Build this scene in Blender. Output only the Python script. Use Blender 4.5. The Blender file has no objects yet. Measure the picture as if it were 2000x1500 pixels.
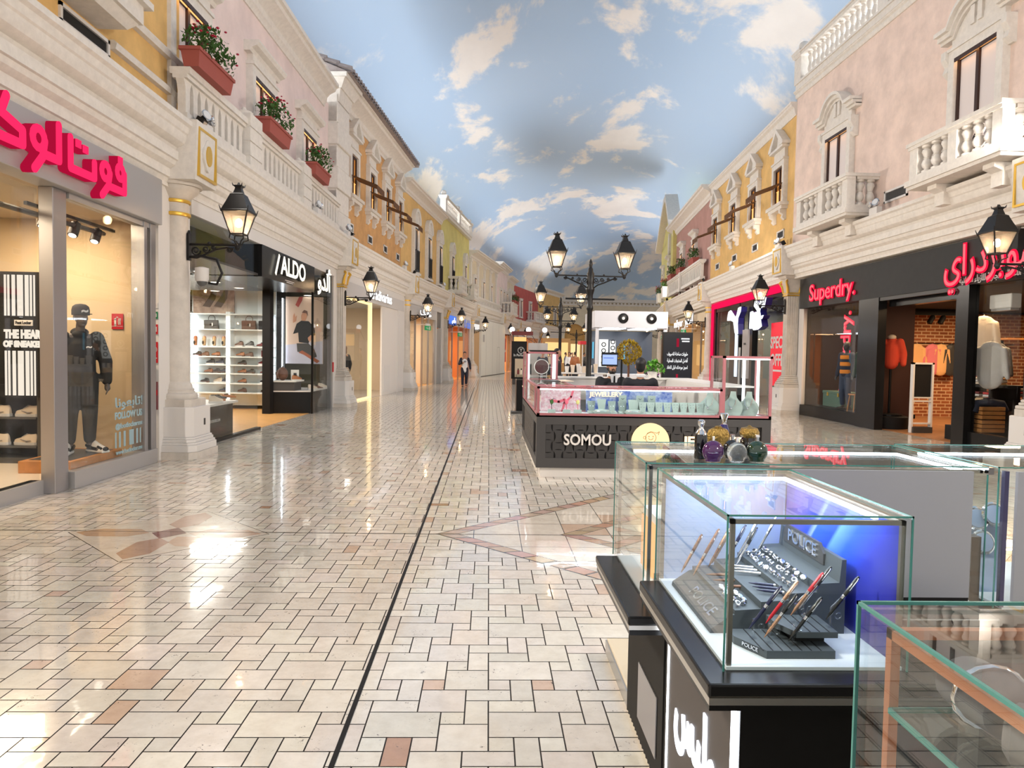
import bpy, math, random
from mathutils import Vector, Matrix, noise
sc = bpy.context.scene
COL = sc.collection
PI = math.pi
rnd = random.Random(11)

# ------------------------------------------------------------------ camera
F, CAMH, VPX, VPY, ROLL = 1400.0, 1.62, 955.0, 690.0, 0.016
_d = Vector((VPX - 1000, 750 - VPY, F)).normalized()
_u = Vector((math.sin(ROLL), math.cos(ROLL), 0)); _u = (_u - _u.dot(_d) * _d).normalized()
_x = Vector((_u[1]*_d[2]-_u[2]*_d[1], _u[2]*_d[0]-_u[0]*_d[2], _u[0]*_d[1]-_u[1]*_d[0]))
# rows = world axes in lens axes (right, up, forward)
cam_d = bpy.data.cameras.new('camera'); cam = bpy.data.objects.new('camera', cam_d); COL.objects.link(cam)
cam_d.sensor_width = 36; cam_d.lens = F / 2000 * 36; cam_d.clip_start = .05; cam_d.clip_end = 400
rot = Matrix(((_x[0], _x[1], -_x[2]), (_d[0], _d[1], -_d[2]), (_u[0], _u[1], -_u[2])))
cam.matrix_world = Matrix.Translation((0, 0, CAMH)) @ rot.to_4x4()
sc.camera = cam
sc.view_settings.view_transform = 'Standard'; sc.view_settings.look = 'None'
sc.view_settings.gamma = 1; sc.view_settings.use_curve_mapping = False
sc.view_settings.exposure = 0.3
sc.cycles.use_denoising = True
sc.cycles.max_bounces = 7; sc.cycles.diffuse_bounces = 3; sc.cycles.glossy_bounces = 4
sc.cycles.transparent_max_bounces = 24; sc.cycles.transmission_bounces = 6
sc.cycles.caustics_reflective = False; sc.cycles.caustics_refractive = False
sc.cycles.sample_clamp_indirect = 4

def ray(px, py):
    c = (px - 1000, 750 - py, F)
    return Vector((sum(c[k]*_x[k] for k in range(3)), sum(c[k]*_d[k] for k in range(3)), sum(c[k]*_u[k] for k in range(3))))
def gnd(px, py, z=0.0):
    r = ray(px, py); t = (z - CAMH) / r.z; return Vector((r.x*t, r.y*t, z))
def atY(px, py, Y):
    r = ray(px, py); t = Y / r.y; return Vector((r.x*t, Y, r.z*t + CAMH))

# ------------------------------------------------------------------ light
w = bpy.data.worlds.new('world'); sc.world = w; w.use_nodes = True
w.node_tree.nodes['Background'].inputs[0].default_value = (1.0, .95, .9, 1)
w.node_tree.nodes['Background'].inputs[1].default_value = .75

LP = [(-4.26, -7.9), (-4.26, 1.5), (-4.26, 10.95), (-3.95, 21.1), (-3.1, 30.6), (-2.0, 39.2), (-.75, 48.2), (1.25, 58.5), (3.0, 69), (6.0, 79), (9.5, 88)]
RP = [(8.46, -7.3), (8.46, 2.1), (8.46, 11.15), (8.46, 21.05), (9.25, 31.5), (10.4, 42.5), (12.2, 53), (14.8, 63), (18.2, 72)]
def mat_cols(x, y, z, o):
    return Matrix(((x[0], y[0], z[0], o[0]), (x[1], y[1], z[1], o[1]), (x[2], y[2], z[2], o[2]), (0, 0, 0, 1)))
def bay(side, i):
    """frame of bay i: x = to the right seen from the mall, y = into the shop, z up; and its length"""
    if side == 'L': a, b = Vector(LP[i+1]), Vector(LP[i+2])
    else: a, b = Vector(RP[i+3]), Vector(RP[i+2])
    x = (b - a); L = x.length; x = x / L
    return mat_cols((x[0], x[1], 0), (-x[1], x[0], 0), (0, 0, 1), (a[0], a[1], 0)), L
def TR(x=0, y=0, z=0, rz=0):
    return Matrix.Translation((x, y, z)) @ Matrix.Rotation(rz, 4, 'Z')
def area(name, M, sx, sy, power, col, spread=PI):
    l = bpy.data.lights.new(name, 'AREA'); l.shape = 'RECTANGLE'; l.size = sx; l.size_y = sy; l.energy = power; l.color = col; l.spread = spread
    o = bpy.data.objects.new(name, l); COL.objects.link(o); o.matrix_world = M; return o
def look(p, t):
    return Matrix.Translation(p) @ (Vector(t) - Vector(p)).to_track_quat('-Z', 'Y').to_matrix().to_4x4()
COVE, FLOOD = 200.0, 1500.0
for side, n0, n in (('L', -1, 9), ('R', -2, 6)):
    for i in range(n0, n):
        M, L = bay(side, i)
        # cove lamps hidden behind the parapets, throwing up and across the painted vault
        area('cove_light', look(M @ Vector((L/2, 2.0, 9.0)), M @ Vector((L/2, -5.0, 14.2))), L, .5, COVE, (.93, .97, 1.0), 2.6)
# floodlights on the cornices; those behind the camera are added fill
for side, ids in (('L', (-1, 0, 1, 2, 3, 4, 6)), ('R', (-2, -1, 0, 1, 3))):
    for i in ids:
        M, L = bay(side, i)
        p = M @ Vector((0 if side == 'L' else L, -.2, 5.25)); t = M @ Vector((0, -9, 3.0))
        l = bpy.data.lights.new('flood_fill_light', 'SPOT'); l.energy = FLOOD; l.spot_size = 2.35; l.spot_blend = 1; l.shadow_soft_size = .35; l.color = (1, .93, .84)
        o = bpy.data.objects.new('flood_fill_light', l); COL.objects.link(o); o.matrix_world = look(p, t)

# ------------------------------------------------------------------ object helpers
def setp(o, label=None, cat=None, group=None, kind=None):
    if label: o['label'] = label
    if cat: o['category'] = cat
    if group: o['group'] = group
    if kind: o['kind'] = kind
    return o
def thing(name, label, cat, M=None, group=None, kind=None):
    o = bpy.data.objects.new(name, None); COL.objects.link(o); o.empty_display_size = .1
    if M is not None: o.matrix_world = M
    return setp(o, label, cat, group, kind)
def dup(root, M, label=None, group=None, parent=None):
    c = root.copy(); COL.objects.link(c)
    if parent: c.parent = parent
    else: c.matrix_world = M
    if label: c['label'] = label
    if group: c['group'] = group
    for ch in list(root.children): dup(ch, None, parent=c)
    return c

def tube_text(s, face, back, parent, M, size, ext, off, width):
    text(s, back, parent, M @ TR(0, .0, 0), size, ext, off, 'letter_returns', width); text(s, face, parent, M @ TR(0, -ext-.004, 0), size, .003, off, 'letter_faces', width)

class MB:
    def __init__(s, T=None): s.v = []; s.f = []; s.T = T; s.mi = []; s.cur = 0
    def add(s, vs, fs, T=None):
        b = len(s.v)
        for p in vs:
            p = Vector(p)
            if T is not None: p = T @ p
            if s.T is not None: p = s.T @ p
            s.v.append(p)
        for f in fs: s.f.append([b + k for k in f]); s.mi.append(s.cur)
        return s
    def box(s, x0, x1, y0, y1, z0, z1, T=None):
        v = [(x0,y0,z0),(x1,y0,z0),(x1,y1,z0),(x0,y1,z0),(x0,y0,z1),(x1,y0,z1),(x1,y1,z1),(x0,y1,z1)]
        return s.add(v, [(0,3,2,1),(4,5,6,7),(0,1,5,4),(1,2,6,5),(2,3,7,6),(3,0,4,7)], T)
    def frus(s, x0, x1, y0, y1, z0, z1, dx, dy, T=None):
        """box whose top is larger (or smaller) by dx, dy on every side"""
        v = [(x0,y0,z0),(x1,y0,z0),(x1,y1,z0),(x0,y1,z0),(x0-dx,y0-dy,z1),(x1+dx,y0-dy,z1),(x1+dx,y1+dy,z1),(x0-dx,y1+dy,z1)]
        return s.add(v, [(0,3,2,1),(4,5,6,7),(0,1,5,4),(1,2,6,5),(2,3,7,6),(3,0,4,7)], T)
    def prism(s, pts, h0, h1, ax='Y', T=None):
        """polygon in two axes pushed along the third. ax 'Y': pts=(x,z); 'X': pts=(y,z); 'Z': pts=(x,y)"""
        n = len(pts)
        def P(a, b, h): return (a, h, b) if ax == 'Y' else (h, a, b) if ax == 'X' else (a, b, h)
        v = [P(a, b, h0) for a, b in pts] + [P(a, b, h1) for a, b in pts]
        f = [list(range(n)), list(range(2*n-1, n-1, -1))] + [(i, i+n, (i+1) % n + n, (i+1) % n) for i in range(n)]
        return s.add(v, f, T)
    def lathe(s, prof, n=16, c=(0,0,0), T=None, a0=0.0, cap=True, sq=None):
        """profile (r, z) spun round z; sq=(sx, sy) squashes"""
        sx, sy = sq or (1, 1); v = []; f = []; m = len(prof)
        for r, z in prof:
            for k in range(n):
                a = a0 + 2*PI*k/n; v.append((c[0]+r*sx*math.cos(a), c[1]+r*sy*math.sin(a), c[2]+z))
        for j in range(m-1):
            for k in range(n): f.append((j*n+k, j*n+(k+1) % n, (j+1)*n+(k+1) % n, (j+1)*n+k))
        if cap: f.append(list(range(n-1, -1, -1))); f.append([(m-1)*n+k for k in range(n)])
        return s.add(v, f, T)
    def cyl(s, p, q, r, r2=None, n=10, T=None):
        p, q = Vector(p), Vector(q); d = q-p
        M = Matrix.Translation(p) @ d.to_track_quat('Z', 'Y').to_matrix().to_4x4()
        if T is not None: M = T @ M
        return s.lathe([(r, 0), (r if r2 is None else r2, d.length)], n, T=M)
    def cap(s, p, q, r, r2=None, n=10, T=None, sq=None):
        """capsule with round ends"""
        r2 = r if r2 is None else r2; p, q = Vector(p), Vector(q); d = q-p; L = max(d.length, 1e-5)
        M = Matrix.Translation(p) @ d.to_track_quat('Z', 'Y').to_matrix().to_4x4()
        if T is not None: M = T @ M
        pr = [(r*math.cos(a), r*math.sin(a)) for a in [-1.5, -1.0, -.5, 0]] + [(r2*math.cos(a), L+r2*math.sin(a)) for a in [0, .5, 1.0, 1.5]]
        return s.lathe(pr, n, T=M, sq=sq)
    def sph(s, c, r, n=12, m=8, sc_=(1,1,1), T=None, R=None):
        pr = [(max(r*math.sin(PI*j/m), 1e-4), -r*math.cos(PI*j/m)) for j in range(m+1)]
        M = Matrix.Translation(c) @ (R if R is not None else Matrix.Identity(4)) @ Matrix.Diagonal((*sc_, 1))
        if T is not None: M = T @ M
        return s.lathe(pr, n, T=M)
    def tube(s, pts, r, n=6, closed=False, T=None, sq=None):
        pts = [Vector(p) for p in pts]; m = len(pts); v = []; f = []
        rs = r if isinstance(r, (list, tuple)) else [r]*m
        up = None
        for i, p in enumerate(pts):
            a = pts[(i-1) % m] if (i > 0 or closed) else p; b = pts[(i+1) % m] if (i < m-1 or closed) else p
            t = (b-a).normalized()
            if up is None: up = t.orthogonal().normalized()
            up = (up - up.dot(t)*t)
            up = up.normalized() if up.length > 1e-6 else t.orthogonal().normalized()
            sd = t.cross(up)
            for k in range(n):
                ang = 2*PI*k/n; v.append(p + rs[i]*(math.cos(ang)*up + math.sin(ang)*sd))
        for i in range(m if closed else m-1):
            j = (i+1) % m
            for k in range(n): f.append((i*n+k, i*n+(k+1) % n, j*n+(k+1) % n, j*n+k))
        if not closed: f.append(list(range(n-1, -1, -1))); f.append([(m-1)*n+k for k in range(n)])
        return s.add(v, f, T)
    def stroke(s, pts, wd, y0, y1, T=None, rnd_=True):
        """flat lettering stroke in the xz plane with thickness in y"""
        for (a, b) in zip(pts, pts[1:]):
            d = Vector((b[0]-a[0], b[1]-a[1])); 
            if d.length < 1e-6: continue
            d.normalize(); nx, nz = -d[1]*wd/2, d[0]*wd/2; ex, ez = (d[0]*wd*.0, d[1]*wd*.0)
            s.prism([(a[0]-ex+nx, a[1]-ez+nz), (b[0]+ex+nx, b[1]+ez+nz), (b[0]+ex-nx, b[1]+ez-nz), (a[0]-ex-nx, a[1]-ez-nz)], y0, y1, 'Y', T)
        if rnd_:
            for p in pts: s.prism([(p[0]+wd/2*math.cos(2*PI*k/12), p[1]+wd/2*math.sin(2*PI*k/12)) for k in range(12)], y0, y1, 'Y', T)
        return s
    def build(s, name, mat, parent=None, smooth=None, bev=0, M=None):
        me = bpy.data.meshes.new(name); me.from_pydata([tuple(p) for p in s.v], [], s.f); 
        mats = mat if isinstance(mat, (list, tuple)) else [mat]
        for m in mats: me.materials.append(m)
        if len(mats) > 1: me.polygons.foreach_set('material_index', s.mi)
        if smooth:
            me.polygons.foreach_set('use_smooth', [True]*len(me.polygons)); me.set_sharp_from_angle(angle=math.radians(smooth))
        me.update()
        o = bpy.data.objects.new(name, me); COL.objects.link(o)
        if parent is not None: o.parent = parent
        elif M is not None: o.matrix_world = M
        if name in ('flowers', 'foliage'): o['kind'] = 'stuff'
        if bev:
            b = o.modifiers.new('edge', 'BEVEL'); b.width = bev; b.segments = 2; b.limit_method = 'ANGLE'
        return o

def bx(name, mat, parent, *a, bev=0):
    return MB().box(*a).build(name, mat, parent, bev=bev)
AF = {'ا':(0xFE8D,0),'ب':(0xFE8F,1),'ة':(0xFE93,0),'ت':(0xFE95,1),'ث':(0xFE99,1),'ج':(0xFE9D,1),'ح':(0xFEA1,1),'خ':(0xFEA5,1),'د':(0xFEA9,0),'ر':(0xFEAD,0),'ز':(0xFEAF,0),'س':(0xFEB1,1),'ش':(0xFEB5,1),'ص':(0xFEB9,1),'ض':(0xFEBD,1),'ط':(0xFEC1,1),'ع':(0xFEC9,1),'ف':(0xFED1,1),'ق':(0xFED5,1),'ك':(0xFED9,1),'ل':(0xFEDD,1),'م':(0xFEE1,1),'ن':(0xFEE5,1),'ه':(0xFEE9,1),'و':(0xFEED,0),'ي':(0xFEF1,1),'أ':(0xFE83,0),'ء':(0xFE80,-1)}
def ar(s):
    out = []
    for i, ch in enumerate(s):
        if ch not in AF: out.append(ch); continue
        b, d = AF[ch]
        if d == -1: out.append(chr(b)); continue
        pv = i > 0 and AF.get(s[i-1], (0, 0))[1] == 1; nx = d == 1 and i+1 < len(s) and AF.get(s[i+1], (0, -1))[1] >= 0
        out.append(chr(b + (3 if pv and nx else 2 if nx else 1 if pv else 0)))
    return ''.join(reversed(out))
_TX = {}
def text(s, mat, parent, M, size=.1, ext=.005, off=0.0, name='lettering', width=None, sx=1.0, align='CENTER', vert=False):
    """extruded lettering standing in the xz plane, read from -y; parent space matrix M"""
    key = (s, size, ext, off, sx)
    cu = bpy.data.curves.new(name, 'FONT'); cu.body = s; cu.size = size; cu.extrude = ext; cu.offset = off; cu.align_x = align; cu.align_y = 'CENTER'
    cu.resolution_u = 3
    t = bpy.data.objects.new('tmp_text', cu); COL.objects.link(t)
    dg = bpy.context.evaluated_depsgraph_get(); me = bpy.data.meshes.new_from_object(t.evaluated_get(dg)); bpy.data.objects.remove(t)
    xs = [v.co.x for v in me.vertices] or [0]
    k = (width/(max(xs)-min(xs))) if width else sx
    me.transform(Matrix.Rotation(PI/2, 4, 'X') @ Matrix.Diagonal((k, 1, 1, 1)))
    me.name = name; me.materials.clear(); me.materials.append(mat)
    o = bpy.data.objects.new(name, me); COL.objects.link(o)
    if parent is not None: o.parent = parent
    o.matrix_basis = M
    return o

# ------------------------------------------------------------------ materials
def srgb(r, g, b):
    f = lambda c: (c/255/12.92) if c/255 <= .04045 else ((c/255+.055)/1.055)**2.4
    return (f(r), f(g), f(b))
def mat(name, col, rough=.5, metal=0.0, emis=None, es=0.0, nz=None, bump=0.0, bs=60.0, spec=.5, coat=0.0, alpha=1.0, trans=0.0, ior=1.45):
    """nz=(scale, strength[, second colour]) mottles the colour"""
    m = bpy.data.materials.new(name); m.use_nodes = True; nt = m.node_tree; b = nt.nodes['Principled BSDF']
    b.inputs['Base Color'].default_value = (*col, 1); b.inputs['Roughness'].default_value = rough; b.inputs['Metallic'].default_value = metal
    b.inputs['Specular IOR Level'].default_value = spec; b.inputs['Coat Weight'].default_value = coat; b.inputs['Coat Roughness'].default_value = .06
    b.inputs['Transmission Weight'].default_value = trans; b.inputs['IOR'].default_value = ior
    if emis: b.inputs['Emission Color'].default_value = (*emis, 1); b.inputs['Emission Strength'].default_value = es
    if nz or bump:
        g = nt.nodes.new('ShaderNodeNewGeometry')
        if nz:
            n = nt.nodes.new('ShaderNodeTexNoise'); n.inputs['Scale'].default_value = nz[0]; n.inputs['Detail'].default_value = 6; n.inputs['Roughness'].default_value = .65
            nt.links.new(g.outputs['Position'], n.inputs['Vector'])
            mx = nt.nodes.new('ShaderNodeMix'); mx.data_type = 'RGBA'
            c2 = nz[2] if len(nz) > 2 else tuple(c*(1-nz[1]) for c in col); c1 = col if len(nz) > 2 else tuple(min(1, c*(1+nz[1]*.6)) for c in col)
            mx.inputs[6].default_value = (*c1, 1); mx.inputs[7].default_value = (*c2, 1)
            rp = nt.nodes.new('ShaderNodeMapRange'); rp.inputs[1].default_value = .35; rp.inputs[2].default_value = .65
            nt.links.new(n.outputs['Fac'], rp.inputs[0]); nt.links.new(rp.outputs[0], mx.inputs[0]); nt.links.new(mx.outputs[2], b.inputs['Base Color'])
        if bump:
            n2 = nt.nodes.new('ShaderNodeTexNoise'); n2.inputs['Scale'].default_value = bs; n2.inputs['Detail'].default_value = 4
            bp = nt.nodes.new('ShaderNodeBump'); bp.inputs['Strength'].default_value = bump; bp.inputs['Distance'].default_value = .01
            nt.links.new(g.outputs['Position'], n2.inputs['Vector']); nt.links.new(n2.outputs['Fac'], bp.inputs['Height']); nt.links.new(bp.outputs[0], b.inputs['Normal'])
    return m
def glass(name, tint=(1, 1, 1), refl=1.0, base=.0):
    """thin clear pane: mirror by Fresnel over see-through"""
    m = bpy.data.materials.new(name); m.use_nodes = True; nt = m.node_tree; nt.nodes.clear()
    o = nt.nodes.new('ShaderNodeOutputMaterial'); t = nt.nodes.new('ShaderNodeBsdfTransparent'); t.inputs[0].default_value = (*tint, 1)
    g = nt.nodes.new('ShaderNodeBsdfGlossy'); g.inputs['Roughness'].default_value = .0; g.inputs[0].default_value = (refl, refl, refl, 1)
    fr = nt.nodes.new('ShaderNodeFresnel'); fr.inputs[0].default_value = 1.5
    gm = nt.nodes.new('ShaderNodeNewGeometry'); io = nt.nodes.new('ShaderNodeMapRange'); io.inputs[3].default_value = 1.45; io.inputs[4].default_value = 1/1.45
    nt.links.new(gm.outputs['Backfacing'], io.inputs[0]); nt.links.new(io.outputs[0], fr.inputs[0])
    mr = nt.nodes.new('ShaderNodeMapRange'); mr.inputs[3].default_value = base; mr.inputs[4].default_value = .85
    mx = nt.nodes.new('ShaderNodeMixShader')
    nt.links.new(fr.outputs[0], mr.inputs[0]); nt.links.new(mr.outputs[0], mx.inputs[0]); nt.links.new(t.outputs[0], mx.inputs[1]); nt.links.new(g.outputs[0], mx.inputs[2]); nt.links.new(mx.outputs[0], o.inputs[0])
    return m
def lamp(name, col, s):
    m = bpy.data.materials.new(name); m.use_nodes = True; nt = m.node_tree; nt.nodes.clear()
    o = nt.nodes.new('ShaderNodeOutputMaterial'); e = nt.nodes.new('ShaderNodeEmission'); e.inputs[0].default_value = (*col, 1); e.inputs[1].default_value = s
    nt.links.new(e.outputs[0], o.inputs[0]); return m
S = srgb
STONE = mat('cream_stone', S(226, 219, 210), .75, nz=(9, .08), bump=.12, bs=70)
STONE2 = mat('travertine', S(208, 199, 188), .6, nz=(5, .1), bump=.06, bs=50)
WHITE = mat('white_paint', S(222, 217, 212), .5)
GOLD = mat('gilding', S(226, 182, 78), .35, .6)
PINK = mat('pink_stucco', S(234, 214, 208), .9, nz=(1.3, .1), bump=.25, bs=22)
PINK2 = mat('rose_stone_stucco', S(232, 208, 194), .9, nz=(1.8, .13), bump=.3, bs=30)
YELLOW = mat('yellow_stucco', S(224, 182, 116), .9, nz=(1.5, .14), bump=.25, bs=22)
TAN = mat('tan_stucco', S(208, 160, 106), .9, nz=(2.2, .14), bump=.35, bs=18)
OCHRE = mat('ochre_stucco', S(222, 182, 118), .9, nz=(1.5, .12), bump=.25, bs=22)
OLIVE = mat('lemon_stucco', S(218, 206, 132), .9, nz=(1.5, .1), bump=.25, bs=22)
MAUVE = mat('mauve_stucco', S(182, 140, 130), .9, nz=(1.5, .1), bump=.25, bs=22)
CREAM = mat('cream_stucco', S(222, 208, 182), .9, nz=(1.5, .08))
RED_W = mat('red_stucco', S(190, 92, 84), .9, nz=(1.5, .1))
IRON = mat('black_iron', (.012, .011, .011), .42, .3)
BLACK = mat('black_panel', (.01, .0095, .0095), .25, spec=.25)
BLACKM = mat('black_matt', (.012, .011, .011), .6, spec=.25)
CHAR = mat('charcoal', (.055, .052, .05), .45)
STEEL = mat('brushed_steel', (.42, .41, .42), .34, .85)
ALU = mat('grey_cladding', S(176, 173, 172), .38, .35)
CHROME = mat('chrome', (.8, .8, .82), .1, 1)
BRONZE = mat('bronze_post', S(176, 132, 98), .4, .5)
BROWNF = mat('brown_window_frame', S(58, 34, 26), .45)
GLASS = glass('shop_glass', (.97, .985, .98), .6)
GLASSC = glass('case_glass', (.965, .985, .98))
GEDGE = mat('green_glass_edge', S(70, 132, 124), .12)
LED = lamp('white_led', (.86, .92, 1), 9)
LEDW = lamp('warm_led', (1, .62, .3), 6)
BULB = lamp('warm_bulb', (1, .68, .38), 40)
WTUBE = lamp('window_tube', (1, .5, .17), 16)
BLIND = mat('backlit_blind', S(206, 196, 192), .8, emis=(.75, .62, .56), es=.14)
GLOWP = mat('glowing_pane', S(240, 190, 120), .8, emis=(1, .52, .16), es=.8)
CURTAIN = mat('ochre_curtain', S(188, 118, 40), .8, emis=(.6, .25, .04), es=.25)
AWN = mat('brown_awning', S(96, 62, 34), .8, nz=(14, .3))
LEAF = mat('leaf_green', S(66, 106, 46), .6, nz=(9, .35))
FLR = mat('crimson_petal', S(176, 24, 58), .6)
FLO = mat('orange_petal', S(230, 120, 30), .6)
TERRA = mat('terracotta', S(160, 82, 72), .7)
TILE = mat('grey_roof_tile', S(158, 146, 142), .7, nz=(6, .15))
OAK = mat('oak_wood', S(190, 128, 70), .5, nz=(5, .2))
PARQ = mat('parquet', S(214, 160, 96), .35, nz=(4, .12))
GRILLE = mat('vent_grille', S(120, 118, 118), .5, .4)
SKIN = mat('skin', S(178, 130, 104), .55)
HAIR = mat('black_hair', (.012, .01, .009), .5)
SUIT = mat('black_suit', (.016, .016, .02), .8)
SHIRT = mat('white_shirt', S(232, 232, 234), .8)
# ------------------------------------------------------------------ floor
def floor_mat():
    m = bpy.data.materials.new('cream_marble_tiles'); m.use_nodes = True; nt = m.node_tree; b = nt.nodes['Principled BSDF']
    at = nt.nodes.new('ShaderNodeAttribute'); at.attribute_name = 'tile'
    g = nt.nodes.new('ShaderNodeNewGeometry')
    n = nt.nodes.new('ShaderNodeTexNoise'); n.inputs['Scale'].default_value = 9; n.inputs['Detail'].default_value = 8; n.inputs['Roughness'].default_value = .7
    nt.links.new(g.outputs['Position'], n.inputs['Vector'])
    mul = nt.nodes.new('ShaderNodeMix'); mul.data_type = 'RGBA'; mul.blend_type = 'MULTIPLY'; mul.inputs[0].default_value = 1
    cr = nt.nodes.new('ShaderNodeValToRGB'); e = cr.color_ramp.elements
    e[0].position = .3; e[0].color = (.86, .84, .82, 1); e[1].position = .6; e[1].color = (1, 1, 1, 1)
    nt.links.new(n.outputs['Fac'], cr.inputs[0]); nt.links.new(at.outputs['Color'], mul.inputs[6]); nt.links.new(cr.outputs[0], mul.inputs[7])
    # dark travertine pits
    v = nt.nodes.new('ShaderNodeTexNoise'); v.inputs['Scale'].default_value = 42; v.inputs['Detail'].default_value = 5; v.inputs['Roughness'].default_value = .75; v.inputs['Distortion'].default_value = 1.2
    nt.links.new(g.outputs['Position'], v.inputs['Vector'])
    big = nt.nodes.new('ShaderNodeTexNoise'); big.inputs['Scale'].default_value = 6; nt.links.new(g.outputs['Position'], big.inputs['Vector'])
    ad = nt.nodes.new('ShaderNodeMath'); ad.operation = 'MULTIPLY_ADD'; ad.inputs[1].default_value = .35; nt.links.new(big.outputs['Fac'], ad.inputs[0]); nt.links.new(v.outputs['Fac'], ad.inputs[2])
    pit = nt.nodes.new('ShaderNodeMapRange'); pit.inputs[1].default_value = .83; pit.inputs[2].default_value = .89; nt.links.new(ad.outputs[0], pit.inputs[0])
    mx = nt.nodes.new('ShaderNodeMix'); mx.data_type = 'RGBA'; mx.inputs[7].default_value = (.1, .085, .07, 1)
    nt.links.new(pit.outputs[0], mx.inputs[0]); nt.links.new(mul.outputs[2], mx.inputs[6]); nt.links.new(mx.outputs[2], b.inputs['Base Color'])
    b.inputs['Roughness'].default_value = .16; b.inputs['Specular IOR Level'].default_value = .6
    b.inputs['Coat Weight'].default_value = .6; b.inputs['Coat Roughness'].default_value = .035
    wv = nt.nodes.new('ShaderNodeTexNoise'); wv.inputs['Scale'].default_value = 5; wv.inputs['Detail'].default_value = 2; nt.links.new(g.outputs['Position'], wv.inputs['Vector'])
    bp = nt.nodes.new('ShaderNodeBump'); bp.inputs['Strength'].default_value = .06; bp.inputs['Distance'].default_value = .02
    nt.links.new(wv.outputs['Fac'], bp.inputs['Height']); nt.links.new(bp.outputs[0], b.inputs['Normal']); nt.links.new(bp.outputs[0], b.inputs['Coat Normal'])
    return m
GROUT = mat('dark_grout', (.05, .038, .03), .6)
FTILE = floor_mat()
U = .1066; X0, Y0 = .023, 4.24
TILES = [(0,0,3,2),(3,0,1,1),(3,1,2,2),(0,2,1,1),(1,2,1,2),(2,2,1,1),(4,3,2,1),(2,3,2,2),(0,4,2,1),(4,4,1,2)]
def base_col(r):
    a = r.random()
    if a < .015: c = S(214, 184, 160)
    elif a < .02: c = S(188, 146, 116)
    elif a < .08: c = S(230, 216, 200)
    else:
        d_ = r.uniform(-10, 8); c = S(*[k + d_ + r.uniform(-2, 2) for k in (229, 220, 206)])
    return c
CX, CY0 = 2.35, 6.36      # centre of the lozenge inlay
HD1, HD2 = 2.78, 1.68
ROS = (-2.77, 6.3)
def in_inlay(x, y):
    return abs(x-CX) + abs(y-CY0) < HD1+.04 or abs(x-ROS[0]) + abs(y-ROS[1]) < .86
verts, faces, cols, mids = [], [], [], []
def poly(pts, c, z=0.0):
    b = len(verts); verts.extend((p[0], p[1], z) for p in pts); faces.append(list(range(b, b+len(pts)))); cols.append(c); mids.append(0)
rt = random.Random(5)
gp = .0029
for j in range(-76, 14):
    for i in range(-16, 26):
        for (c, r, wd, h) in TILES:
            x0 = X0 + (i*5+c)*U; y1 = Y0 - (j*5+r)*U; x1 = x0 + wd*U; y0 = y1 - h*U
            if y1 < -2.0 or y0 > 44 or x1 < -6.4 or x0 > 9.6 + max(0, y0-22)*.12: continue
            col = base_col(rt)
            if wd == 1 and h == 1 and c == 3 and rt.random() < .12: col = S(218, 190, 172)
            g2 = gp + .00012*max(0, y0)
            cxm, cym = (x0+x1)/2, (y0+y1)/2
            poly([(x0+g2, y0+g2), (x1-g2, y0+g2), (x1-g2, y1-g2), (x0+g2, y1-g2)], col)
poly([(CX-HD1-.02, CY0), (CX, CY0-HD1-.02), (CX+HD1+.02, CY0), (CX, CY0+HD1+.02)], (.085, .065, .05), .0006)
poly([(ROS[0]+.87*math.cos(k*PI/2), ROS[1]+.87*math.sin(k*PI/2)) for k in range(4)], (.085, .065, .05), .0006)
# lozenge inlay: bands of small pink stones round a chequer of large tiles
def clipdia(pts, cx, cy, h):
    """clip a polygon to |x-cx|+|y-cy|<=h"""
    for sx, sy in ((1,1),(-1,1),(-1,-1),(1,-1)):
        out = []
        for k in range(len(pts)):
            a, b = pts[k], pts[(k+1) % len(pts)]
            da = sx*(a[0]-cx)+sy*(a[1]-cy)-h; db = sx*(b[0]-cx)+sy*(b[1]-cy)-h
            if da <= 0: out.append(a)
            if da*db < 0:
                t = da/(da-db); out.append((a[0]+t*(b[0]-a[0]), a[1]+t*(b[1]-a[1])))
        pts = out
        if len(pts) < 3: return []
    return pts
bw = .17
for hd, cbase in ((HD1, (200, 170, 150)), (HD2, (188, 146, 118))):
    for q in range(4):
        d = [(-1,0),(0,1),(1,0),(0,-1)]; a = d[q]; b = d[(q+1) % 4]; n = int(hd*1.414/.2)
        for k in range(n):
            t0, t1 = k/n + .012/hd, (k+1)/n - .002/hd
            P = lambda t, h: (CX + h*(a[0]*(1-t)+b[0]*t), CY0 + h*(a[1]*(1-t)+b[1]*t))
            if P(.5*(t0+t1), hd)[0] > 6: continue
            c = S(*[v + rt.uniform(-12, 12) for v in cbase])
            poly([P(t0, hd), P(t1, hd), P(t1, hd-bw), P(t0, hd-bw)], c, .0012)
st = .41
for i in range(-9, 10):
    for j in range(-9, 10):
        x, y = CX + i*st, CY0 + j*st
        for hout, zz in ((HD1-bw-.012, .0009), (HD2-bw-.012, .0016)):
            pt = clipdia([(x+.004, y+.004), (x+st-.004, y+.004), (x+st-.004, y+st-.004), (x+.004, y+st-.004)], CX, CY0, hout)
            if not pt: continue
            c = S(206, 176, 150) if ((i+j) % 2 == 0 and abs(x+.2-CX)+abs(y+.2-CY0) < HD1-.9) else S(226, 214, 198)
            poly(pt, c, zz)
poly([(CX-HD2-.012, CY0), (CX, CY0-HD2-.012), (CX+HD2+.012, CY0), (CX, CY0+HD2+.012)], (.085, .065, .05), .0011)
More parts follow.
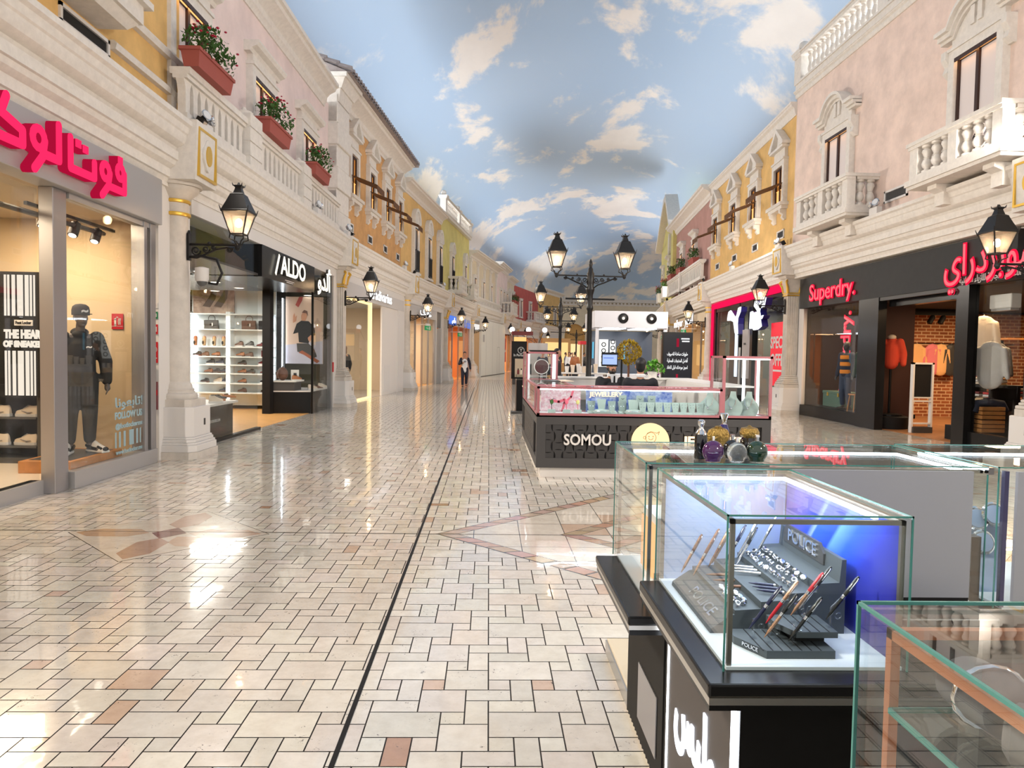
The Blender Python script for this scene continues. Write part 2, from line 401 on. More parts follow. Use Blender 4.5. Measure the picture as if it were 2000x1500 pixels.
# rosette
poly([(ROS[0]+.86*math.cos(k*PI/2), ROS[1]+.86*math.sin(k*PI/2)) for k in range(4)], S(226, 214, 198), .0009)
for k in range(8):
    a = k*PI/4 + PI/8*0; l = .8 if k % 2 == 0 else .62
    ca, sa = math.cos(a), math.sin(a)
    pt = [(.17, 0), (.3, .13), (l-.16, .13), (l, 0), (l-.16, -.13), (.3, -.13)]
    c = [(206, 172, 146), (222, 208, 190), (196, 162, 140), (224, 212, 196), (204, 170, 140), (226, 214, 200), (190, 152, 128), (214, 182, 156)][k]
    poly([(ROS[0]+ca*u-sa*v, ROS[1]+sa*u+ca*v) for u, v in pt], S(*c), .0012)
poly([(ROS[0]+.15*math.cos(k*PI/2), ROS[1]+.19*math.sin(k*PI/2)) for k in range(4)], S(128, 74, 62), .0015)
b = len(verts); verts += [(-14, -12, -.004), (30, -12, -.004), (30, 110, -.004), (-14, 110, -.004)]; faces.append([b, b+1, b+2, b+3]); cols.append((.1, .08, .06)); mids.append(1)
b = len(verts); verts += [(-9, 44, -.001), (30, 44, -.001), (30, 105, -.001), (-9, 105, -.001)]; faces.append([b, b+1, b+2, b+3]); cols.append(S(205, 194, 180)); mids.append(0)
me = bpy.data.meshes.new('floor'); me.from_pydata(verts, [], faces); me.materials.append(FTILE); me.materials.append(GROUT)
me.polygons.foreach_set('material_index', mids)
ca = me.color_attributes.new('tile', 'FLOAT_COLOR', 'CORNER'); buf = []
for f, c in zip(faces, cols): buf.extend((*c, 1)*len(f))
ca.data.foreach_set('color', buf)
fl = bpy.data.objects.new('floor', me); COL.objects.link(fl); setp(fl, 'polished cream marble floor of mixed rectangular tiles with inlays', 'floor', kind='structure')
m_ = MB(); a0, a1 = (-.575, -3), (-.66, 34)
m_.add([(a0[0]-.011, a0[1], .0022), (a0[0]+.011, a0[1], .0022), (a1[0]+.011, a1[1], .0022), (a1[0]-.011, a1[1], .0022)], [(0,1,2,3)])
m_.build('trim_1', BLACKM); setp(bpy.data.objects['trim_1'], 'long dark slot drain running along the tiled floor', 'floor drain', kind='structure')
m_ = MB(); m_.box(-4.7, 9.0, 6.345, 6.353, .0002, .0018); o = m_.build('trim_2', GROUT); setp(o, 'thin dark expansion joint crossing the tiled floor', 'floor joint', kind='structure')

# ------------------------------------------------------------------ painted sky vault
def sky_mat():
    m = bpy.data.materials.new('painted_sky'); m.use_nodes = True; nt = m.node_tree; b = nt.nodes['Principled BSDF']; b.inputs['Roughness'].default_value = .9; b.inputs['Specular IOR Level'].default_value = .1
    g = nt.nodes.new('ShaderNodeNewGeometry'); mp = nt.nodes.new('ShaderNodeMapping'); mp.inputs['Scale'].default_value = (.15, .075, .12); mp.inputs['Location'].default_value = (3.4, 1.9, .3)
    nt.links.new(g.outputs['Position'], mp.inputs['Vector'])
    def N(scale, det, rough, dist=0):
        n = nt.nodes.new('ShaderNodeTexNoise'); n.inputs['Scale'].default_value = scale; n.inputs['Detail'].default_value = det; n.inputs['Roughness'].default_value = rough; n.inputs['Distortion'].default_value = dist
        nt.links.new(mp.outputs[0], n.inputs['Vector']); return n
    n1 = N(1.5, 10, .62, .3)
    r1 = nt.nodes.new('ShaderNodeMapRange'); r1.inputs[1].default_value = .52; r1.inputs[2].default_value = .6; r1.interpolation_type = 'SMOOTHSTEP'; nt.links.new(n1.outputs['Fac'], r1.inputs[0])
    n2 = N(3.2, 8, .6); n3 = N(.7, 2, .5)
    blue = nt.nodes.new('ShaderNodeMix'); blue.data_type = 'RGBA'; blue.inputs[6].default_value = (*S(158, 188, 222), 1); blue.inputs[7].default_value = (*S(186, 200, 216), 1)
    nt.links.new(n3.outputs['Fac'], blue.inputs[0])
    wh = nt.nodes.new('ShaderNodeMix'); wh.data_type = 'RGBA'; wh.inputs[6].default_value = (*S(214, 208, 204), 1); wh.inputs[7].default_value = (*S(244, 240, 236), 1); nt.links.new(n2.outputs['Fac'], wh.inputs[0])
    mx = nt.nodes.new('ShaderNodeMix'); mx.data_type = 'RGBA'; nt.links.new(r1.outputs[0], mx.inputs[0]); nt.links.new(blue.outputs[2], mx.inputs[6]); nt.links.new(wh.outputs[2], mx.inputs[7]); nt.links.new(mx.outputs[2], b.inputs['Base Color'])
    return m
SKYM = sky_mat()
st_ = []
for t in range(0, 34):
    Y = -10 + t*3.6
    def ip(P, Y):
        for a, b in zip(P, P[1:]):
            if a[1] <= Y <= b[1]: k = (Y-a[1])/(b[1]-a[1]); return a[0]+k*(b[0]-a[0])
        a, b = P[-2], P[-1]; k = (Y-a[1])/(b[1]-a[1])
        return P[0][0] if Y < P[0][1] else a[0]+k*(b[0]-a[0])
    st_.append((Y, ip(LP, Y)-3.9, ip(RP, Y)+3.9))
m_ = MB(); NS = 28; vs = []; fs = []
for (Y, xl, xr) in st_:
    for k in range(NS+1):
        a = PI*k/NS; c = (xl+xr)/2; h = (xr-xl)/2
        vs.append((c - h*math.copysign(abs(math.cos(a))**.85, math.cos(a)), Y, 8.3 + 5.8*(1 if Y < 82 else max(.03, 1-((Y-82)/25)**2))*math.sin(a)**.8))
for i in range(len(st_)-1):
    for k in range(NS): fs.append((i*(NS+1)+k, i*(NS+1)+k+1, (i+1)*(NS+1)+k+1, (i+1)*(NS+1)+k))
m_.add(vs, fs); o = m_.build('ceiling', SKYM, smooth=60); setp(o, 'vaulted ceiling painted as a blue sky with white clouds', 'ceiling', kind='structure')

# ------------------------------------------------------------------ far end wall with an arch
ew = thing('wall_end', 'far cream end wall with dentil cornice and an arched niche', 'wall', TR(0, 97, 0), kind='structure')
m_ = MB(); arch = [(13.0, 0)] + [(11.6 + 1.4*math.cos(a), 4.2+1.6*math.sin(a)) for a in [PI*k/10*1.0 for k in range(11)]] + [(10.2, 0)]
m_.prism([(4, 0), (10.2, 0), (10.2, 4.2)] + [(11.6-1.4*math.cos(PI*k/10), 4.2+1.6*math.sin(PI*k/10)) for k in range(1, 10)] + [(13, 4.2), (13, 0), (34, 0), (34, 9.2), (4, 9.2)], 0, .4, 'Y')
m_.build('wall', CREAM, ew)
m_ = MB(); m_.box(4, 34, -.25, 0, 8.75, 9.2); m_.box(4, 34, -.12, 0, 8.3, 8.5)
for k in range(60): m_.box(4.2+k*.5, 4.45+k*.5, -.2, 0, 8.5, 8.72)
m_.build('cornice', STONE, ew)
bx('niche', mat('warm_niche', S(206, 160, 96), .8), ew, 9.9, 13.3, .4, .6, 0, 6)
bx('panel', WHITE, ew, 6.4, 9.4, -.05, 0, 5.4, 7.6)
# ------------------------------------------------------------------ entablature and upper walls
YG = {'L': .46, 'R': .64}
YW = {'L': .7, 'R': .44}
CPROF = [(1.2, 4.86), (.04, 4.86), (.04, 4.79), (.08, 4.76), (.1, 4.68), (.12, 4.66), (.13, 4.6), (.155, 4.545), (.2, 4.51), (.26, 4.49), (.28, 4.44), (.24, 4.43), (.24, 4.31), (.27, 4.3), (.29, 4.24), (.34, 4.2), (.36, 4.19), (.36, 4.07), (.39, 4.06), (.42, 4.0), (.42, 3.95), (1.2, 3.95)]
TRIM_N = [2]
def structure(o, label, cat): return setp(o, label, cat, kind='structure')
def cornice(side, i, label, x0=0, x1=None):
    M, L = bay(side, i); TRIM_N[0] += 1
    o = MB().prism(CPROF, x0, L if x1 is None else x1, 'X').build('trim_%d' % TRIM_N[0], STONE, None, smooth=25, M=M)
    return structure(o, label, 'cornice')
def upper(side, i, m, top, label, x0=0, x1=None, y=None, z0=4.86):
    M, L = bay(side, i); y = YW[side] if y is None else y
    o = MB().box(x0, L if x1 is None else x1, y, y+.35, z0, top).build('wall_'+('left' if side == 'L' else 'right'), m, None, M=M)
    return structure(o, label, 'wall')
def eaves(side, i, prof, label, x0=0, x1=None, m=STONE):
    M, L = bay(side, i); TRIM_N[0] += 1
    o = MB().prism(prof, x0, L if x1 is None else x1, 'X').build('trim_%d' % TRIM_N[0], m, None, smooth=25, M=M)
    return structure(o, label, 'cornice')
def eprof(y, z, out, h):
    """cornice that starts on the wall at (y, z) and leans out"""
    return [(y+.3, z), (y-.03, z), (y-.05, z+.12*h), (y-.12*out-.04, z+.2*h), (y-.15*out-.04, z+.4*h), (y-.45*out, z+.55*h), (y-.8*out, z+.68*h), (y-.85*out, z+.8*h), (y-out, z+.84*h), (y-out, z+h), (y+.3, z+h)]
LWORD = {'L': 'left', 'R': 'right'}
cornice('L', -1, 'left cornice behind the viewpoint'); cornice('R', -1, 'right cornice beside the foreground counters')
for i, t in enumerate(['stone cornice above the sneaker shop with the pink lit sign', 'stone cornice above the shoe shop with the black fascia', 'stone cornice above the pale grey fashion shop', 'stone cornice above the shop with the green exit sign, left row', 'stone cornice above the shop with blue signs', 'stone cornice above the white boarded shop', 'stone cornice under the far pink building', 'far left stone cornice past the pink building', 'farthest left stone cornice']):
    cornice('L', i, t)
for i, t in enumerate(['stone cornice above the black clothing shop with red neon', 'stone cornice above the red framed sports shop', 'stone cornice above the cream fronted shop with lit script', 'stone cornice under the lemon yellow gabled building', 'far right stone cornice', 'farthest right stone cornice']):
    cornice('R', i, t)
# left row of upper buildings
upper('L', -1, YELLOW, 9.4, 'yellow stucco upper wall behind the viewpoint')
upper('L', 0, YELLOW, 9.4, 'yellow stucco upper wall above the sneaker shop', 0, 10.0, y=.62)
upper('L', 1, PINK, 8.6, 'pale pink stucco upper wall with flower boxes', .55)
upper('L', 2, TAN, 9.2, 'tan stucco upper wall with four awning windows')
upper('L', 3, OCHRE, 8.95, 'ochre yellow upper wall with arched windows')
upper('L', 4, OLIVE, 9.1, 'lemon yellow upper wall with balustraded parapet, left row')
upper('L', 5, CREAM, 8.3, 'cream upper wall with white pilasters')
upper('L', 6, PINK, 8.8, 'far pale pink upper wall with a small balcony', 0, 6)
upper('L', 6, CREAM, 8.4, 'far beige upper wall beside the small pink one', 6)
upper('L', 7, RED_W, 8.2, 'far red upper wall, left row'); upper('L', 8, OCHRE, 8.8, 'farthest ochre upper wall, left row')
upper('R', -1, PINK2, 9.3, 'rose stucco upper wall beside the foreground counters'); upper('R', -2, PINK2, 9.3, 'rose stucco upper wall behind the viewpoint')
upper('R', 0, PINK2, 9.3, 'rose stucco upper wall with stone balconies')
upper('R', 1, YELLOW, 8.9, 'mustard yellow upper wall with four awning windows, right row')
upper('R', 2, MAUVE, 8.8, 'mauve upper wall with flower boxes')
upper('R', 3, OLIVE, 9.3, 'lemon yellow gabled upper wall, right row'); upper('R', 4, PINK2, 9.3, 'far right rose upper wall'); upper('R', 5, CREAM, 9, 'farthest right cream upper wall')
eaves('L', 0, [(.62, 5.4), (.55, 5.41), (.53, 5.48), (.57, 5.52), (.62, 5.52)], 'lower stone string course on the yellow wall', 7.95, 9.98)
eaves('L', 0, [(.62, 5.92), (.55, 5.93), (.52, 6.0), (.57, 6.06), (.62, 6.06)], 'upper stone string course on the yellow wall', 0, 9.98)
eaves('L', 1, eprof(.7, 8.35, .42, .6), 'stone roof cornice of the pale pink building', .5, 9.3)
eaves('L', 2, eprof(.7, 8.85, .55, .65), 'stone roof cornice of the tan building', .9, 9.6)
eaves('L', 3, eprof(.7, 8.5, .45, .5), 'stone roof cornice of the ochre building', .1, 8.6)
eaves('L', 5, eprof(.7, 8.0, .7, .5), 'stone roof cornice of the cream building with pilasters')
eaves('L', 6, eprof(.7, 8.5, .5, .6), 'stone roof cornice of the far pink building', 0, 6)
eaves('L', 6, eprof(.7, 8.1, .5, .5), 'stone roof cornice of the far beige building', 6); eaves('L', 8, eprof(.7, 8.5, .5, .5), 'stone roof cornice of the farthest ochre building')
eaves('R', 0, eprof(.44, 9.2, .12, .2), 'thin stone moulding under the roof balustrade')
eaves('R', 1, eprof(.44, 8.75, .2, .38), 'stone roof cornice of the mustard yellow building, right row')
eaves('R', 2, eprof(.44, 8.6, .5, .6), 'stone roof cornice of the mauve building')
# parapet of the lemon building on the left and its posts
def parapet(side, i, x0, x1, z0, z1, y, label, nb, post_x, lath=True, m=STONE):
    M, L = bay(side, i); t = thing('roof_balustrade', label, 'balustrade', M)
    mb = MB(); mb.box(x0, x1, y, y+.3, z0, z0+.16); mb.box(x0, x1, y-.04, y+.34, z0+.16, z0+.22); mb.build('base_rail', m, t)
    mb = MB(); mb.box(x0, x1, y-.05, y+.32, z1-.13, z1-.04); mb.box(x0, x1, y-.09, y+.36, z1-.04, z1); mb.build('top_rail', m, t)
    for p in post_x:
        mb = MB(); mb.box(p-.22, p+.22, y-.02, y+.3, z0+.2, z1-.1); mb.frus(p-.24, p+.24, y-.06, y+.34, z1-.1, z1+.06, .05, .05); mb.sph((p, y+.15, z1+.22), .15); mb.build('post', m, t, smooth=40)
    bs = balus_mesh(z1-.13-(z0+.22), .085 if lath else .07)
    for k in range(nb):
        x = x0 + (x1-x0)*(k+.5)/nb
        if min(abs(x-p) for p in post_x) < .3: continue
        o = bpy.data.objects.new('baluster', bs); COL.objects.link(o); o.parent = t; o.location = (x, y+.14, z0+.22)
    return t
def balus_mesh(h, r):
    pr = [(r*.95, 0), (r*.95, h*.08), (r*.6, h*.1), (r*.5, h*.14), (r*.85, h*.22), (r, h*.32), (r*.8, h*.44), (r*.55, h*.52), (r*.7, h*.545), (r*.55, h*.57), (r*.75, h*.66), (r*.98, h*.76), (r*.85, h*.85), (r*.5, h*.89), (r*.6, h*.91), (r*.95, h*.93), (r*.95, h)]
    o = MB().lathe(pr, 12).build('baluster_shape', STONE, None, smooth=50); me = o.data; bpy.data.objects.remove(o); return me
parapet('R', 0, .1, 9.5, 9.38, 10.4, .34, 'stone roof balustrade with ball finials above the rose stucco wall', 36, (.25, 4.75, 9.3))
parapet('L', 4, .1, 8.9, 9.1, 10.1, .5, 'pale roof balustrade with ball finials above the lemon yellow wall', 26, (.3, 4.5, 8.7))

# ------------------------------------------------------------------ windows
WIN_N = [0]
def window(side, i, xc, z0, z1, w, style, label, wy=None, lit='top', small=False):
    M, L = bay(side, i); wy = YW[side] if wy is None else wy
    WIN_N[0] += 1
    t = thing('window_%d' % WIN_N[0], label, 'window', M @ TR(xc, wy, 0), kind='structure')
    h = w/2; jw = .17
    mb = MB(); mb.box(-h-jw, -h, -.14, 0, z0, z1+.18); mb.box(h, h+jw, -.14, 0, z0, z1+.18); mb.box(-h, h, -.14, 0, z1, z1+.18)
    mb.box(-h-jw-.02, h+jw+.02, -.17, 0, z1+.16, z1+.22)
    zt = z1+.22
    if style == 'flat':
        mb.box(-h-.12, h+.12, -.12, 0, zt, zt+.16); mb.prism([(0, zt+.16), (-.12, zt+.16), (-.16, zt+.22), (-.26, zt+.26), (-.3, zt+.32), (-.3, zt+.36), (0, zt+.36)], -h-.3, h+.3, 'X')
    elif style == 'ped':
        mb.box(-h-.1, h+.1, -.1, 0, zt, zt+.3); mb.box(-h-.22, h+.22, -.22, 0, zt+.3, zt+.37)
        a = zt+.37; mb.prism([(-h-.26, a), (h+.26, a), (0, a+.5)], -.08, 0, 'Y')
        for s_ in (-1, 1): mb.prism([(s_*(h+.28), a), (s_*(h+.28), a+.09), (0, a+.6), (0, a+.48), (s_*(h+.02), a+.06), (s_*(h+.02), a)][::s_], -.24, 0, 'Y')
        mb.prism([(-.13, a+.02), (.13, a+.02), (.07, a+.34), (-.07, a+.34)], -.14, 0, 'Y')
        # sill on two scrolled brackets
        mb.box(-h-.3, h+.3, -.26, 0, z0-.1, z0); mb.box(-h-.24, h+.24, -.2, 0, z0-.2, z0-.1)
        for s_ in (-1, 1): mb.prism([(0, z0-.2), (-.2, z0-.2), (-.2, z0-.3), (-.1, z0-.36), (-.13, z0-.44), (-.06, z0-.52), (0, z0-.5)], s_*(h+.06)-.07, s_*(h+.06)+.07, 'X')
    elif style == 'arch':
        # segmental hood with side ears
        mb.box(-h-.14, h+.14, -.1, 0, zt, zt+.34)
        def hood(y0, y1, off, th):
            R_ = h+.42; pts = []
            for k in range(17):
                x = -R_ + 2*R_*k/16; b = max(0, 1-(x/(h*1.02))**2)**.6 if abs(x) < h*1.02 else 0
                pts.append((x, zt+.3+off+b*.42))
            low = [(x, z-th) for x, z in pts]; mb.prism(pts + low[::-1], y0, y1, 'Y')
        hood(-.3, 0, .09, .08); hood(-.22, 0, .02, .1); hood(-.15, 0, -.06, .08)
        mb.prism([(-h*.9, zt+.3), (h*.9, zt+.3)] + [(h*.9*math.cos(a), zt+.3+.3*math.sin(a)) for a in [PI*k/8 for k in range(1, 8)]], -.09, 0, 'Y')
        mb.box(-.16, -.04, -.14, 0, zt+.22, zt+.56); mb.box(.04, .16, -.14, 0, zt+.22, zt+.56)
        for s_ in (-1, 1): mb.prism([(0, z1+.2), (-.2, z1+.2), (-.2, z1+.05), (-.12, z1-.08), (-.16, z1-.2), (-.06, z1-.3), (0, z1-.3)], s_*(h+.24)-.07, s_*(h+.24)+.07, 'X')
    elif style == 'round':
        for rr, y0, dz in ((h+jw+.1, -.2, 0), (h+jw-.02, -.12, 0)):
            ri = rr-.14 if y0 < -.15 else .02
            pts = [(rr*math.cos(PI*k/14), zt+rr*1.05*math.sin(PI*k/14)) for k in range(15)]; inn = [(ri*math.cos(PI*k/14), zt+ri*1.05*math.sin(PI*k/14)) for k in range(15)]
            mb.prism(pts + inn[::-1], y0, 0, 'Y')
        mb.box(-.05, .05, -.15, 0, zt, zt+h+.1); mb.box(-h-jw-.1, h+jw+.1, -.2, 0, z0-.1, z0)
    elif style == 'plain':
        mb.box(-h-jw, h+jw, -.18, 0, z0-.12, z0)
    mb.build('surround', STONE, t, smooth=30)
    fm = BROWNF if style in ('flat', 'arch') else IRON if style == 'round' else BROWNF
    mb = MB(); f = .055
    mb.box(-h, -h+f, -.07, -.03, z0, z1); mb.box(h-f, h, -.07, -.03, z0, z1); mb.box(-h, h, -.07, -.03, z1-f, z1)
    if style != 'ped': mb.box(-f*.7, f*.7, -.075, -.03, z0, z1)
    if style == 'ped': mb.box(-f*.6, f*.6, -.07, -.03, z0, z1)
    if lit == 'top': mb.box(-h, h, -.14, -.118, z1-.07, z1)
    mb.build('frame', fm, t)
    bx('pane', BLIND if style != 'ped' else CURTAIN, t, -h, h, -.03, -.005, z0, z1)
    if lit == 'top': bx('lamp_tube', WTUBE, t, -h+.04, h-.04, -.1, -.08, z1-.03, z1-.012)
    if style == 'ped':
        # fabric awning half way up, glowing opening below it
        za = z0+.5
        bx('lamp_tube', GLOWP, t, -h+.02, h-.02, -.05, -.03, za-.03, za-.01)
        bx('lit_pane', GLOWP, t, -h+f, h-f, -.033, -.028, z0, za)
        aw = MB(); n = 6; wa = h+.1
        aw.add([(-wa, -.12, za+.12), (wa, -.12, za+.12), (wa, -.95, za-.2), (-wa, -.95, za-.2), (-wa, -.12, za+.1), (wa, -.12, za+.1), (wa, -.95, za-.22), (-wa, -.95, za-.22)], [(0,1,2,3), (7,6,5,4), (0,4,5,1), (3,2,6,7), (0,3,7,4), (1,5,6,2)])
        for k in range(n):
            a = -wa + 2*wa*k/n; b = a + 2*wa/n
            aw.prism([(a, za-.21), (b, za-.21), (b, za-.36), ((a+b)/2, za-.42), (a, za-.36)], -.955, -.945, 'Y')
        aw.build('awning', AWN, t)
    if style == 'round' and z0 < 5.6:
        mb = MB(); mb.box(-h-.02, h+.02, -.2, -.17, z0+.95, z0+1.0); mb.box(-h-.02, h+.02, -.2, -.17, z0+.05, z0+.1)
        for k in range(9): x = -h+.02+(w-.04)*k/8; mb.cyl((x, -.185, z0+.05), (x, -.185, z0+1.0), .012, n=5)
        mb.build('railing', IRON, t)
    return t
for k, x in enumerate((.85, 4.25, 7.55)):
    window('L', 1, x, 4.9, 7.05, 1.15, 'flat', ['tall backlit window with flat stone hood beside the yellow wall', 'tall backlit window with flat stone hood, middle of the pink wall', 'tall backlit window with flat stone hood next to the stone quoins'][k])
ORD = ['nearest of the four on the tan wall', 'second of the four on the tan wall', 'third of the four on the tan wall', 'last of the four on the tan wall, by the ochre building']
for k, x in enumerate((2.07, 4.36, 6.66, 8.92)): window('L', 2, x, 6.5, 7.8, .74, 'ped', 'pedimented window with brown awning, ' + ORD[k], lit='')
for k, x in enumerate((2.4, 5.2, 8.0)): window('L', 3, x, 5.25, 7.25, .72, 'round', 'arched window with black railing on the ochre wall, ' + ['next to the tan building', 'middle one', 'next to the lemon building'][k])
for k, x in enumerate((2.9, 7.3)): window('L', 4, x, 5.4, 7.2, .62, 'round', 'arched window over a small balcony on the lemon wall, ' + ['nearer one', 'farther one'][k])
for k, x in enumerate((1.6, 4.6, 7.6)): window('L', 5, x, 5.6, 6.8, .55, 'plain', 'small window between white pilasters on the cream wall, ' + ['first', 'middle', 'last'][k])
for k, x in enumerate((1.5, 3.4, 5.2)): window('L', 6, x, 5.5, 6.9, .6, 'plain', 'small window on the far pink wall, ' + ['by the cream building', 'middle one above the balcony', 'last one'][k])
for k, x in enumerate((7, 8.6, 10)): window('L', 6, x, 5.2, 7.3, .6, 'plain', 'tall window on the far beige wall, ' + ['first', 'second', 'third'][k], lit='')
for k, x in enumerate((2.75, 8.0)): window('R', 0, x, 4.92, 7.38, 1.15, 'arch', 'backlit window with arched stone hood on the rose wall, ' + ['the one by the mustard yellow building', 'the one over the wide balcony'][k])
OR2 = ['nearest the mauve building', 'second from the mauve building', 'third from the mauve building', 'next to the rose wall']
for k, x in enumerate((1.15, 4.0, 6.62, 9.3)): window('R', 1, x, 6.35, 7.5, .8, 'ped', 'pedimented window with ochre curtain on the mustard wall, ' + OR2[k], lit='')
for k, x in enumerate((3.7, 7.3)): window('R', 2, x, 5.0, 7.2, .75, 'flat', 'window with flat hood on the mauve wall, ' + ['by the lemon building', 'by the mustard building'][k])
for k, x in enumerate((3.2, 8.2)): window('R', 3, x, 5.4, 7.3, .7, 'flat', 'window on the lemon gabled wall, ' + ['farther one', 'nearer one'][k])
for k, x in enumerate((2.5, 6.5)): window('L', 7, x, 5.3, 6.9, .7, 'plain', 'window on the far red wall, ' + ['nearer', 'farther'][k]); window('L', 8, x, 5.3, 6.9, .7, 'plain', 'window on the farthest ochre wall, ' + ['nearer', 'farther'][k])

# ------------------------------------------------------------------ gable, quoins, pilasters, roof tiles
M, L = bay('R', 3)
g = thing('gable', 'stone topped gable with an oval niche on the lemon building, right row', 'gable', M @ TR(0, .44, 0))
MB().prism([(-.1, 9.2), (11.6, 9.2), (8.7, 11.2), (7.3, 11.2)], .0, .35, 'Y').build('wall', OLIVE, g)
MB().prism([(-.2, 9.2), (-.2, 9.5), (7.2, 11.6), (8.8, 11.6), (11.8, 9.5), (11.8, 9.2), (8.7, 11.2), (7.3, 11.2)], -.45, .3, 'Y').build('cornice', STONE, g)
mb = MB(); mb.prism([(8.2+.42*math.cos(2*PI*k/20), 8.6+.7*math.sin(2*PI*k/20)) for k in range(20)], -.14, 0, 'Y'); mb.build('niche', STONE, g)
o = MB().box(11.3, 11.75, .3, 4, 4.9, 9.3).build('wall_right', OLIVE, None, M=M); structure(o, 'end wall of the lemon building turning towards the mauve one', 'wall')
M, L = bay('L', 2)
q = thing('quoin_pillar', 'rusticated stone corner pillar between the pink and tan buildings', 'pillar', M)
for k in range(6):
    z = 5.0 + k*.62; w_ = .0 if k % 2 else .05
    MB().box(-.35-w_, .85+w_, .42-w_, 1.0, z, z+.6).build('quoin_block', STONE, q, bev=.03)
mb = MB(); mb.box(-.35, .85, .44, 1.0, 5.0, 8.9); mb.frus(-.3, .8, .4, 1.0, 8.7, 9.05, .06, .06); mb.frus(-.4, .9, .3, 1.0, 9.05, 9.3, .14, .14); mb.box(-.6, 1.1, .1, 1.0, 9.3, 9.42); mb.build('capital', STONE, q)
bx('plinth', STONE, q, -.42, .92, .34, 1.0, 4.86, 5.2)
t = thing('tiled_roof', 'grey barrel tiled roof edge over the tan building', 'roof', M)
mb = MB()
for k in range(40):
    x = -.5 + k*.26
    for j in range(3):
        y0, z0 = .0+j*.36, 9.48+j*.15
        pts = [(x-.09+.18*a/6, z0+.1*math.sin(PI*a/6)) for a in range(7)]
        mb.add([(px_, y0-.04, pz+.02) for px_, pz in pts] + [(x+(px_-x)*.8, y0+.4, pz+.14) for px_, pz in pts], [(a, a+1, a+8, a+7) for a in range(6)] + [tuple(range(6, -1, -1))])
        mb.box(x+.08, x+.18, y0, y0+.4, z0-.01, z0+.02)
mb.build('tiles', TILE, t, smooth=40); mb = MB(); mb.prism([(.0, 9.42), (1.3, 9.42), (1.3, 9.95)], -.5, 9.8, 'X'); mb.build('roof_bed', TILE, t)
M, L = bay('L', 5)
for k in range(5):
    x = .3 + k*2.35; t = thing('pilaster', 'white pilaster on the cream wall, ' + ['first from the lemon building', 'second', 'third', 'fourth', 'last before the far pink building'][k], 'pilaster', M @ TR(x, .7, 0))
    bx('shaft', STONE, t, -.17, .17, -.12, 0, 4.9, 7.9); bx('capital', STONE, t, -.23, .23, -.18, 0, 7.75, 7.98)
    if k < 4: bx('panel', STONE, t, .45, 1.9, -.06, 0, 4.9, 5.6)

